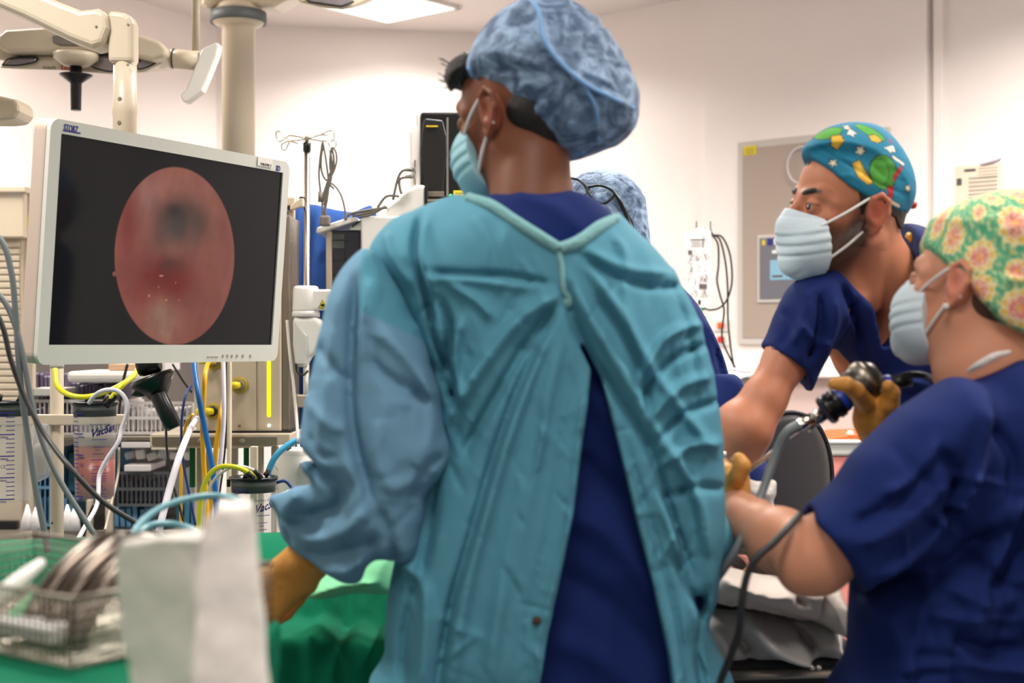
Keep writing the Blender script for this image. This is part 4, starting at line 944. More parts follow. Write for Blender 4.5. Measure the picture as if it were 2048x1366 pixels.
dM = 4.0
r = empty('anaesthetic_machine', P(720, 900, dM), 'white anaesthetic workstation with dark side glass behind the left shoulder', 'medical machine')
fbox('dark_side_glass', 663, 720, 461, 800, dM, .02, 'glass_dark', r, .003)
fbox('glass_frame', 652, 664, 461, 800, dM-.005, .04, 'cream_metal', r, .003)
for x0_, x1_, y in ((664, 700, 480), (664, 700, 520), (664, 694, 548), (664, 690, 580)): fbox('glass_line', x0_, x1_, y, y+1.5, dM-.002, .003, 'ink_black', r)
fbox('glass_line', 689, 691, 500, 720, dM-.002, .003, 'ink_black', r)
fbox('glass_label', 665, 688, 468, 496, dM-.002, .003, 'grey_rubber', r)
fbox('main_body', 720, 900, 440, 1200, dM+.02, .45, 'white_plastic', r, .01)
MB().prism([P(x, y, dM-.03) for x, y in ((632, 466), (634, 455), (706, 432), (716, 436), (716, 441), (637, 466))], (0, .25, 0)).build('tray_top', 'white_plastic', r, bevel=.004)
MB().prism([P(x, y, dM-.01) for x, y in ((700, 460), (700, 454), (722, 438), (727, 440), (722, 461))], (0, .02, 0)).build('vent_edge', 'light_grey', r, bevel=.002)
for k in range(4): MB().prism([P(703+k*5, 456-k*3.6, dM-.012), P(707+k*5, 453.5-k*3.6, dM-.012), P(709+k*5, 447-k*3, dM-.012), P(705+k*5, 450-k*3, dM-.012)], (0, .003, 0)).build('vent_slot', 'ink_black', r)
fbox('white_box', 722, 800, 432, 600, dM-.03, .3, 'white_plastic', r, .006)
MB().prism([P(x, y, dM) for x, y in ((770, 440), (772, 415), (818, 380), (832, 370), (850, 370), (851, 430), (850, 520), (770, 520))], (0, .3, 0)).build('screen_back', 'white_plastic', r, bevel=.008)
fbox('screen_edge', 849, 855, 371, 500, dM-.004, .3, 'dark_plastic', r, .002)
fbox('top_tray', 855, 960, 398, 404, dM-.02, .4, 'steel', r, .002)
fbox('tray_band', 855, 960, 404, 420, dM+.0, .38, 'light_grey', r, .003)
fbox('rear_body', 855, 960, 418, 800, dM+.02, .4, 'white_plastic', r, .003)
mb = MB()
for L in ([(690, 440), (700, 428), (740, 420), (775, 415)], [(705, 432), (740, 425), (770, 414)], [(755, 415), (770, 395), (785, 391), (798, 393)], [(786, 400), (795, 360), (805, 342), (825, 339)], [(803, 388), (799, 370), (802, 357), (826, 353)], [(720, 434), (745, 428), (772, 412)]):
    mb.tube([P(x, y, dM-.03) for x, y in L], .0038, n=8)
props(mb.build('bundled_cables', 'taupe_cable'), 'grey cables trailing over the white workstation top', 'cable')
for i, (x, y) in enumerate(((826, 339), (826, 353))):
    o = MB().prism([P(a, b, dM-.02) for a, b in ((x-16, y-3), (x+4, y-5), (x+4, y+3), (x-16, y+3))], (0, .02, 0)).build('cable_plug', 'grey_plastic', None, bevel=.002)
    props(o, ('upper' if i == 0 else 'lower')+' grey cable plug in the side of the tall black unit', 'plug')
# tall black unit
dV = 4.05
r = empty('tall_monitor_unit', P(880, 400, dV), 'tall white unit with curved black front on top of the workstation', 'medical device')
MB().prism([P(x, y, dV) for x, y in ((819, 395), (819, 262), (832, 252), (832, 226), (842, 223), (842, 395))], (0, .22, 0)).build('side_shell', 'white_plastic', r, bevel=.008)
fbox('black_case', 841, 930, 224, 397, dV-.005, .2, 'black_plastic', r, .006)
MB().prism([P(x, y, dV-.012) for x, y in ((846, 240), (850, 236), (886, 240), (893, 270), (894, 310), (890, 350), (887, 385), (848, 385), (842, 340), (840, 300), (843, 262))], (0, .012, 0)).build('curved_front', 'dark_plastic', r, bevel=.006)
fbox('yellow_line', 852, 876, 251, 254, dV-.017, .006, 'gold', r)
fbox('foot_groove', 846, 888, 383, 393, dV-.014, .01, 'dull_steel', r, .001)
fbox('side_trim', 893, 897, 235, 392, dV-.008, .01, 'grey_plastic', r)
MB().ball(P(901, 391, dV-.01), .004).build('status_light', 'led_green', r)
MB().box(P(830, 345, dV-.005), (.004, .006, .07)).build('side_slot', 'grey_plastic', r)
lb = fbox('yellow_label', 907, 935, 381, 398, dV-.022, .002, 'yellow', r)
text('THEATRE', .009, frame3(P(910, 389, dV-.023), (1, 0, 0), (0, 0, 1)), 'ink_grey', 'label_lettering', lb)
text('USE ONLY', .008, frame3(P(910, 396, dV-.023), (1, 0, 0), (0, 0, 1)), 'ink_grey', 'label_lettering', lb)

# ================================================================== EQUIPMENT, RIGHT
dJ = 5.0
r = empty('drip_stand', P(1408, 700, dJ)-Vector((0, 0, 1.22)), 'slim drip stand carrying the clear fluid bag by the wall panel', 'drip stand')
xj = P(1408, 0, dJ).x
MB().lathe([(.009, .05), (.009, zat(600, dJ)), (.007, zat(455, dJ))], (xj, dJ+.03, 0), n=20).build('pole', 'steel', r)
for a in range(5):
    an = a*2*math.pi/5; MB().tube([Vector((xj, dJ+.03, .1)), Vector((xj+.26*math.cos(an), dJ+.03+.26*math.sin(an), .04))], .012, smooth=0).build('leg', 'steel', r)
for px in (1393, 1421): MB().tube([P(px, 443, dJ), P(px, 456, dJ), P(px+2, 470, dJ), P(1408, 474, dJ+.03)], .0022, smooth=0).build('hook', 'dark_cable', r)
fi = Field((P(1362, 0, dJ).x, dJ-.06, P(0, 605, dJ).z), (P(1432, 0, dJ).x, dJ+.02, P(0, 462, dJ).z), .0032)
fi.pillow(px2([(1374, 466), (1420, 466), (1424, 500), (1420, 560), (1422, 592), (1385, 596), (1372, 592), (1378, 560), (1372, 510), (1366, 480)], dJ), dJ-.02, .018, .03, 0, n=4)
bag = fi.build('fluid_bag', 'clear_bag'); props(bag, 'crumpled clear infusion bag with dark print hanging on the drip stand', 'infusion bag')
mb = MB()
for (x0_, x1_, y, h) in ((1380, 1411, 478, 3), (1382, 1409, 484, 1.5), (1384, 1408, 488, 1.5), (1380, 1408, 492, 1.5), (1398, 1414, 568, 10), (1376, 1384, 500, 10)):
    a, b = P(x0_, y+h, dJ-.041), P(x1_, y, dJ-.041); mb.box(((a.x+b.x)/2, a.y, (a.z+b.z)/2), (b.x-a.x, .001, b.z-a.z))
rs_ = random.Random(4)
for k in range(46):
    x = rs_.uniform(1378, 1414); y = rs_.uniform(500, 585); mb.tube([P(x, y, dJ-.04), P(x+rs_.uniform(-7, 7), y+rs_.uniform(4, 14), dJ-.0405)], .0011, n=5, smooth=0)
mb.build('dark_print', 'ink_grey', bag)
MB().ball(P(1400, 462, dJ-.01), .016, (1.1, .7, .8)).ball(P(1415, 466, dJ-.01), .012).build('hanger_cap', 'white_plastic', bag)
pmp = fbox('infusion_pump', 1384, 1414, 597, 640, dJ-.03, .05, 'white_plastic', None, .006); props(pmp, 'small white pump with green and black marks below the fluid bag', 'pump')
MB().box(P(1399, 604, dJ-.032), (.009, .003, .016)).build('black_mark', 'ink_black', pmp)
MB().box(P(1405, 617, dJ-.032), (.014, .003, .008)).build('green_mark', 'ink_green', pmp)
fbox('drip_chamber', 1395, 1411, 640, 700, dJ-.01, .03, 'white_plastic', pmp, .006)
fbox('green_band', 1399, 1412, 633, 636, dJ-.033, .003, 'ink_green', pmp)
mb = MB()
for L in ([(1425, 470), (1436, 490), (1437, 530), (1434, 560), (1440, 590), (1448, 620), (1444, 660), (1446, 685), (1462, 720), (1470, 735)], [(1427, 470), (1440, 480), (1450, 520), (1455, 570), (1456, 640), (1462, 700), (1470, 742)], [(1426, 470), (1445, 475), (1460, 510), (1464, 560), (1456, 595), (1440, 615), (1420, 620), (1408, 616)]):
    mb.tube([P(x, y, dJ-.04) for x, y in L], .0036, n=8, smooth=6)
mb.tube([P(1423, 465, dJ-.01), P(1426, 472, dJ-.04)], .004)
props(mb.build('black_cables', 'dark_cable'), 'loop of thin black cables hanging beside the fluid bag', 'cable')
dO = 4.5
r = empty('instrument_trolley', P(1470, 800, dO), 'pale trolley top with tangled white lines left of the bare arm', 'trolley')
fbox('trolley_top', 1440, 1520, 748, 756, dO, .3, 'light_grey', r, .003)
fbox('trolley_body', 1440, 1515, 756, 1400, dO+.03, .26, 'light_grey', r, .006)
MB().lathe([(.03, 0), (.03, .01), (.022, .016)], P(1462, 760, dO-.01), n=24).build('white_dish', 'white_plastic', r)
for L in ([(1450, 742), (1465, 738), (1490, 744), (1500, 742)], [(1484, 775), (1478, 760), (1492, 752)], [(1452, 745), (1478, 752), (1470, 780), (1455, 790)]):
    MB().tube([P(x, y, dO-.02) for x, y in L], .004, n=8).build('white_line', 'white_tube', r)
MB().box(P(1442, 735, dO-.01), (.018, .02, .035), bevel=.004, ry=.5).build('orange_tag', 'orange', r)
MB().box(P(1458, 786, dO-.01), (.012, .02, .02), bevel=.004).build('teal_tag', 'ink_green', r)

# chair
dX = 3.35
fc = Field((P(1490, 0, dX).x, dX-.13, P(0, 1200, dX).z), (P(1670, 0, dX).x, dX+.09, P(0, 815, dX).z), .004)
cyx = P(1560, 0, dX).x
fc.pillow(px2([(1505, 870), (1525, 838), (1560, 826), (1590, 826), (1620, 842), (1642, 875), (1654, 920), (1657, 990), (1652, 1100), (1640, 1170), (1500, 1170), (1498, 1000), (1499, 910)], dX), lambda X, Z: dX-.04+.9*(X-cyx)**2*0+1.2*(X-cyx)**2, .018, .022, 0, n=4)
r = empty('shell_chair', Vector((cyx, dX, 0)), 'dark grey rounded shell chair back between the two right-hand staff', 'chair')
fc.build('backrest', 'chair_grey', r)
pts = [P(x, y, 0) for x, y in ()]
ring = px2([(1507, 868), (1526, 837), (1560, 825), (1590, 825), (1621, 841), (1643, 874), (1656, 920), (1659, 990), (1654, 1100), (1642, 1170)], dX)
MB().tube([Vector((x, dX-.045+1.2*(x-cyx)**2, z)) for x, z in ring], .006, n=8, smooth=5).build('edge_piping', 'black_rubber', r)
MB().box((cyx, dX-.15, .47), (.42, .4, .05), bevel=.02, seg=4).build('seat', 'chair_grey', r)
MB().box((cyx, dX+.0, .56), (.06, .02, .25), bevel=.004).build('back_bracket', 'dull_steel', r)
MB().cyl((cyx, dX-.15, .12), (cyx, dX-.15, .45), .025).build('gas_stem', 'steel', r)
for a in range(5):
    an = a*2*math.pi/5; MB().tube([Vector((cyx, dX-.15, .12)), Vector((cyx+.26*math.cos(an), dX-.15+.26*math.sin(an), .06))], .014, smooth=0).build('leg', 'black_plastic', r)
    MB().lathe([(.025, -.012), (.025, .012)], (cyx+.27*math.cos(an), dX-.15+.27*math.sin(an), .026), (math.sin(an), -math.cos(an), 0), n=18).build('caster', 'black_rubber', r)
# sharps bin
dQ = 4.6
r = empty('sharps_bin', P(1700, 960, dQ), 'pink bin with orange lid on white rim beside the chair', 'bin')
MB().prism([P(x, y, dQ) for x, y in ((1652, 1300), (1645, 912), (1775, 912), (1775, 1300))], (0, .3, 0)).build('tub', 'pink_plastic', r, bevel=.01)
fbox('rim', 1644, 1780, 886, 912, dQ-.01, .32, 'light_grey', r, .008)
fbox('rim_lip', 1643, 1782, 880, 888, dQ-.02, .34, 'white_plastic', r, .006)
MB().prism([P(x, y, dQ-.005) for x, y in ((1648, 881), (1660, 876), (1700, 869), (1775, 867), (1775, 881))], (0, .28, 0)).build('lid', 'orange', r, bevel=.006)
MB().ball(P(1700, 868, dQ+.03), .012).build('lid_catch', 'white_plastic', r)
MB().box((P(1710, 0, dQ+.15).x, dQ+.15, .2), (.24, .26, .4), bevel=.01).build('bin_stand', 'light_grey', r)
# ================================================================== PEOPLE
def prismcut(s, pts, d, ylo=-9, yhi=9, k=.003, n=3):
    pl = spline2(px2(pts, d), n) if n else np.array(px2(pts, d))
    lo = pl.min(0)-.01; hi = pl.max(0)+.01; sl = s.sub((lo[0], ylo-.02, lo[1]), (hi[0], yhi+.02, hi[1]))
    X, Y, Z = s.xyz(sl); X2, Z2 = np.broadcast_arrays(X[:, 0, :], Z[:, 0, :]); sd = poly_sd(X2, Z2, pl)
    q = np.maximum(np.maximum(sd[:, None, :], Y-yhi), ylo-Y); s.put(sl, q, k, 'cut')
Field.prismcut = prismcut
def surf(s, x, z):
    i = int(round((x-s.lo[0])/s.h)); k = int(round((z-s.lo[2])/s.h)); i = min(max(i, 0), s.n[0]-1); k = min(max(k, 0), s.n[2]-1)
    col = s.D[i, :, k] < 0
    return float(s.y[np.argmax(col)]) if col.any() else None
Field.surf = surf
def pxbox(x0, x1, y0, y1, d, dy0, dy1):
    return (P(x0, y0, d).x, dy0, P(0, y1, d).z), (P(x1, y0, d).x, dy1, P(0, y0, d).z)
class Head:
    def __init__(s, c, f, up=(0, 0, 1), sc=1.):
        s.c = Vector(c); s.f = Vector(f).normalized(); r = s.f.cross(Vector(up)).normalized(); u = r.cross(s.f)
        s.r, s.u, s.sc = r, u, sc
        s.R = [[r.x, s.f.x, u.x], [r.y, s.f.y, u.y], [r.z, s.f.z, u.z]]
    def w(s, x, y, z): return s.c+(s.r*x+s.f*y+s.u*z)*s.sc
    def loc(s, V):
        q = (V-np.array(s.c))/s.sc; return q@np.array(s.r), q@np.array(s.f), q@np.array(s.u)
    def E(s, F_, c, r, k=.01, op='add', tilt=None): F_.ell(s.w(*c), [q*s.sc for q in r], s.R, k, op)
    def K(s, F_, a, b, r1, r2, k=.01, op='add'): F_.cone(s.w(*a), s.w(*b), r1*s.sc, r2*s.sc, k, op)
    def sculpt(s, F_, ears=(1, -1), jaw=1.):
        E, K = s.E, s.K
        E(F_, (0, -.015, .035), (.076, .094, .086), 0); E(F_, (0, .038, .042), (.059, .047, .056), .025)
        E(F_, (0, .044, -.018), (.054, .047, .06), .02); E(F_, (0, .03, -.062), (.05*jaw, .052, .045), .02)
        for q in (1, -1):
            K(F_, (q*.056*jaw, -.002, -.045), (q*.024*jaw, .066, -.096), .017, .015, .025)
            K(F_, (q*.047, .058, -.018), (q*.034, .066, -.036), .014, .017, .02)
            K(F_, (q*.012, .088, .019), (q*.044, .074, .024), .0085, .008, .012)
            K(F_, (q*.044, .074, .024), (q*.055, .055, .012), .008, .01, .012)
        K(F_, (0, .074, -.098), (0, .074, -.1), .018, .018, .015)
        for q in (1, -1): E(F_, (q*.031, .102, .003), (.018, .015, .0115), .010, 'cut')
        K(F_, (0, .088, .014), (0, .111, -.022), .0065, .010, .01); K(F_, (0, .098, -.03), (0, .108, -.028), .011, .0105, .006)
        for q in (1, -1):
            K(F_, (q*.011, .099, -.03), (q*.010, .103, -.031), .0075, .007, .004)
            E(F_, (q*.031, .0805, .001), (.0150, .0142, .0135), .004)
            E(F_, (q*.031, .0985, -.0002), (.0125, .012, .0048), .0012, 'cut')
        K(F_, (-.016, .092, -.063), (.016, .092, -.063), .008, .008, .008); K(F_, (-.014, .091, -.073), (.014, .091, -.073), .0085, .0085, .006)
        for q in ears: s.ear(F_, q)
    def ear(s, F_, q):
        E, K = s.E, s.K
        E(F_, (q*.077, -.012, -.002), (.012, .018, .030), .004)
        rim = [(.078, .004, .006), (.083, .0, .024), (.087, -.014, .032), (.089, -.028, .022), (.088, -.030, .002), (.083, -.020, -.020), (.079, -.006, -.034), (.077, .002, -.026)]
        for a, b in zip(rim[:-1], rim[1:]): K(F_, (q*a[0], a[1], a[2]), (q*b[0], b[1], b[2]), .0045, .0045, .003)
        E(F_, (q*.091, -.008, .001), (.010, .011, .018), .003, 'cut')
        K(F_, (q*.081, -.013, .012), (q*.082, -.019, -.008), .0035, .0035, .003)
        K(F_, (q*.080, .003, -.003), (q*.080, .003, -.009), .004, .004, .003)
    def eyes(s, parent):
        for q in (1, -1):
            c = s.w(q*.031, .0805, .0005); e = MB().ball(c, .0125*s.sc, u=28, v=20).build('eye', 'eye_white', parent)
            dr = (s.f+s.r*(-.0)).normalized(); MB().lathe([(.0072, 0), (.0062, .0010), (.002, .0016)], c+dr*.0106*s.sc, dr, n=24).build('iris', 'iris', e)
    def brows(s, m, parent):
        for q in (1, -1):
            mb = MB(); p = [s.w(q*.012, .0965, .0195), s.w(q*.022, .0955, .0245), s.w(q*.035, .0905, .0275), s.w(q*.050, .076, .0235)]
            mb.tube(p, .003, n=8, smooth=5, rs=[.0032, .0042, .0036, .0012]); mb.build('eyebrow', m, parent)
def skin_mesh(name, fields, cols, parent, relax=1, rough=.5):
    """one continuous mesh from several implicit regions, skin colours per vertex"""
    Vs, Fs, n = [], [], 0
    for f in fields:
        V, Q = f.mesh(); E = np.concatenate([Q[:, [0, 1]], Q[:, [1, 2]], Q[:, [2, 3]], Q[:, [3, 0]]])
        for _ in range(relax):
            S = np.zeros_like(V); c = np.zeros(len(V))
            for a, b in ((0, 1), (1, 0)):
                for k in range(3): S[:, k] += np.bincount(E[:, a], V[E[:, b], k], len(V))
                c += np.bincount(E[:, a], minlength=len(V))
            V = V*.4+.6*S/np.maximum(c, 1)[:, None]
        Vs.append(V); Fs.append(Q+n); n += len(V)
    V = np.concatenate(Vs); Q = np.concatenate(Fs)
    o = from_arrays(name, V, Q, 'skin_vc', parent); setcols(o, cols(V)); return o
m_ = vcol_mat('skin_vc', .48, spec=.35, bump=.12, bscale=420); b_ = m_.node_tree.nodes['Principled BSDF']
b_.inputs['Subsurface Weight'].default_value = .12; b_.inputs['Subsurface Radius'].default_value = (.012, .004, .002); b_.inputs['Subsurface Scale'].default_value = .6
def L(*c): return np.array(lin(c))
def blend(c, col, a): a = np.clip(a, 0, 1)[:, None]; return c*(1-a)+L(*col)[None]*a
def gs(x, y, z, c, r): return np.exp(-(((x-c[0])/r[0])**2+((y-c[1])/r[1])**2+((z-c[2])/r[2])**2))
def skin_cols(H, base, red, beard=None, lips=(150, 84, 76), brow=(34, 22, 16)):
    def fn(V):
        x, y, z = H.loc(V); ax = np.abs(x)
        c = np.repeat(L(*base)[None], len(V), 0)
        nz = noise2(V[:, 0]*1., V[:, 2], 40, 3, 3)*.5+noise2(V[:, 1], V[:, 2], 60, 4, 2)*.5
        c = c*(1+.06*nz)[:, None]
        c = blend(c, red, .8*gs(ax, y, z, (.083, -.012, 0), (.014, .025, .04)))
        c = blend(c, red, .5*gs(ax, y, z, (.0, .11, -.025), (.02, .02, .02))); c = blend(c, red, .35*gs(ax, y, z, (.045, .07, -.03), (.025, .03, .022)))
        c = blend(c, lips, .8*gs(ax, y, z, (0, .1, -.068), (.024, .012, .011)))
        bw = np.exp(-((z-(.0245+.10*(ax-.015)-2.6*(ax-.028)**2*(ax > .028)))/.0046)**2)*(1/(1+np.exp(-(ax-.012)/.0015)))*(1/(1+np.exp((ax-.052)/.002)))*(y > .055)
        c = blend(c, brow, 1.15*bw)
        lash = np.exp(-((z-.0058+.35*(ax-.031)**2*30)/.0016)**2)*(np.abs(ax-.031) < .015)*(y > .078); c = blend(c, brow, .8*lash)
        if beard:
            n3 = .5+.5*noise2(V[:, 0]*1.+V[:, 1], V[:, 2], 700, 8, 2)
            m = 1/(1+np.exp((z+.027-.5*np.maximum(0, .03-y))/.005)); m *= 1/(1+np.exp(-(y+.004)/.006)); m *= 1/(1+np.exp(-(z+.125)/.008)); m *= (np.abs(x) < .1)
            side = gs(ax, y*0, z*0, (.065, 0, 0), (.02, 1, 1))*(1/(1+np.exp(-(y-.0)/.004)))*(1/(1+np.exp((y-.022)/.005)))*(z > -.06)*(1/(1+np.exp((z-.03)/.01)))
            c = blend(c, beard, np.clip(m*.95+side*.8, 0, 1)*(.86+.14*n3))
        return c
    return fn
def mask(H, name, m, parent, top=-.012, back=.05, h=.0018, sc=1., slope=.25, loops=True, lowloop=None, tiltn=.0):
    c = H.w(0, .06, -.06); f = Field(np.array(c)-.115, np.array(c)+.115, h)
    H.E(f, (0, .052, -.055), (.073*sc, .070*sc, .068*sc), 0)
    H.K(f, (0, .1, -.012), (0, .110, -.034), .012, .014, .03)
    H.K(f, (0, .088, -.1), (0, .080, -.106), .026, .022, .02)
    # pleats: shallow horizontal creases, following the face round
    X, Y, Z = f.xyz((slice(None),)*3); lc = np.array(H.c)
    zl = ((X-lc[0])*H.u.x+(Y-lc[1])*H.u.y+(Z-lc[2])*H.u.z)/H.sc; yl = ((X-lc[0])*H.f.x+(Y-lc[1])*H.f.y+(Z-lc[2])*H.f.z)/H.sc
    xl = ((X-lc[0])*H.r.x+(Y-lc[1])*H.r.y+(Z-lc[2])*H.r.z)/H.sc
    for z0, a in ((-.046, .0016), (-.064, .0022), (-.082, .0020)):
        zz_ = zl-z0+(.03-abs(0))*0+ .30*(yl-.09)
        f.D += (a*np.clip(zz_/.012+.5, 0, 1)*(1-np.clip(zz_/.012-.5, 0, 1))).astype(np.float32)*.0+(a*np.exp(-(zz_/.0035)**2)).astype(np.float32)
        f.D -= (a*.5*np.exp(-((zz_-.006)/.004)**2)).astype(np.float32)
    f.D += (.0012*np.exp(-((zl-top+.010)/.0012)**2)).astype(np.float32)
    cut1 = zl-(top+.0)-(-.35)*(0.10-yl)*0-.0 ; cut1 = zl-top+slope*(.1-yl)
    cut2 = (back-yl)+.25*(zl+.05)
    f.D = np.maximum(np.maximum(f.D, cut1.astype(np.float32)), cut2.astype(np.float32))
    o = f.build(name, m, parent, relax=2)
    if loops:
        for q in loops:
            a = H.w(q*.060*sc, back+.018, top-.022); b = H.w(q*.080, .003, .024); b2 = H.w(q*.086, -.018, .033)
            MB().tube([a, a.lerp(b, .5)+H.r*q*.004, b, b2], .0023, n=8).build('ear_loop', 'mask_loop', o)
            a = H.w(q*.055*sc, back+.0, -.092); b = H.w(q*.074, .0, -.030); b2 = H.w(q*.086, -.024, -.018)
            MB().tube([a, a.lerp(b, .5)+H.r*q*.004, b, b2], .0023, n=8).build('ear_loop', 'mask_loop', o)
    return o
def hand(f, Wp, d, n, side, curls, thumb=(.5, .5, .3), sc=1., spread=.12, k=.008):
    """five-fingered hand. d: wrist->knuckles, n: palm side normal, side: +1 thumb towards d x n"""
    W_ = Vector(Wp); d = Vector(d).normalized(); n = Vector(n); n = (n-d*n.dot(d)).normalized(); s_ = d.cross(n)*side
    offs = [.028, .009, -.010, -.027]; lens = [(.043, .026, .021), (.047, .030, .022), (.044, .028, .021), (.034, .021, .018)]; kn = [.088, .092, .087, .078]
    for o_, l, kk, cu, i in zip(offs, lens, kn, curls, range(4)):
        base = W_+(s_*o_*.62)*sc; kp = W_+(d*kk+s_*o_)*sc
        f.cone(base, kp, .0165*sc, .0125*sc, .014)
        dr = (d+s_*(o_/.028)*spread).normalized(); p = kp; r = .0100*sc
        for j, (sl_, c_) in enumerate(zip(l, cu)):
            ax = s_*(-1)
            dr = (Matrix.Rotation(c_*(1 if (d.cross(n)).dot(s_*-1) < 0 else 1), 3, d.cross(n).normalized()) @ dr)
            q = p+dr*sl_*sc; f.cone(p, q, r, r*.9, .004 if j else .006); p = q; r *= .9
    tb = W_+(d*.022+s_*.026+n*.006)*sc; f.cone(W_+d*.01*sc, tb, .018*sc, .016*sc, .012)
    a = (s_*thumb[0]+d*thumb[1]+n*thumb[2]).normalized(); p = tb+a*.040*sc; f.cone(tb, p, .0145*sc, .012*sc, .008)
    a2 = (a+d*.5+n*.2).normalized(); q = p+a2*.032*sc; f.cone(p, q, .0115*sc, .0105*sc, .004)
    a3 = (a2+d*.3+n*.2-s_*.2).normalized(); f.cone(q, q+a3*.024*sc, .0105*sc, .009*sc, .004)
def legs(parent, hip, feet, m='navy', shoe='dark_plastic', rh=.085, top=None):
    f = Field((min(p[0] for p in feet)-.2, min(hip[1], *[p[1] for p in feet])-.2, .05), (max(p[0] for p in feet)+.25, max(hip[1], *[p[1] for p in feet])+.22, hip[2]+.1), .012)
    for q, ft in zip((-1, 1), feet):
        a = Vector(hip)+Vector((q*.085, 0, 0)); kx = a.lerp(Vector((ft[0], ft[1], .10)), .5)+Vector((0, .0, .03))
        f.cone(a, kx, rh, .062, .03); f.cone(kx, Vector((ft[0], ft[1], .10)), .062, .052, .03)
    f.build('trousers', m, parent)
    for ft in feet:
        MB().ball((ft[0], ft[1]+.05, .035), .05, (1., 2.5, .75)).ball((ft[0], ft[1]-.02, .06), .045, (1, 1.2, 1.)).build('shoe', shoe, parent)
# ------------------------------------------------------------------ person in the blue gown
D0 = 2.08
g = empty('person', Vector((P(1100, 0, D0).x, D0, 0)), 'person seen from behind in teal surgical gown and blue bouffant cap, facing the monitor', 'person')
# navy scrub top under the gown
f = Field(*pxbox(800, 1400, 340, 1420, D0, D0-.15, D0+.15), .006)
f.pillow(px2([(975, 392), (1010, 378), (1060, 371), (1130, 378), (1200, 405), (1270, 480), (1340, 600), (1370, 800), (1372, 1430), (850, 1430), (860, 1000), (850, 620), (880, 500), (925, 430)], D0), D0, .094, .10, 0)
X, Z = f.XZ()
f.disp(folds(X, Z, [([(1020, 392), (1100, 420), (1160, 470)], 16, .006), ([(1180, 780), (1230, 870), (1260, 1000)], 22, .012), ([(1150, 900), (1200, 960), (1300, 1010)], 26, -.012), ([(1130, 1010), (1220, 1060), (1310, 1180)], 28, .014), ([(1100, 1120), (1200, 1180), (1320, 1300)], 26, -.010), ([(1090, 1250), (1200, 1290), (1300, 1380)], 26, .010), ([(1220, 1100), (1200, 1250), (1190, 1366)], 24, .008)], D0)+.002*noise2(X, Z, 30, 2), ylim=D0)
f.prismcut([(1000, 300), (1010, 368), (1060, 392), (1120, 385), (1160, 300)], D0, k=.004, n=0)
f.build('scrub_top', 'navy', g)
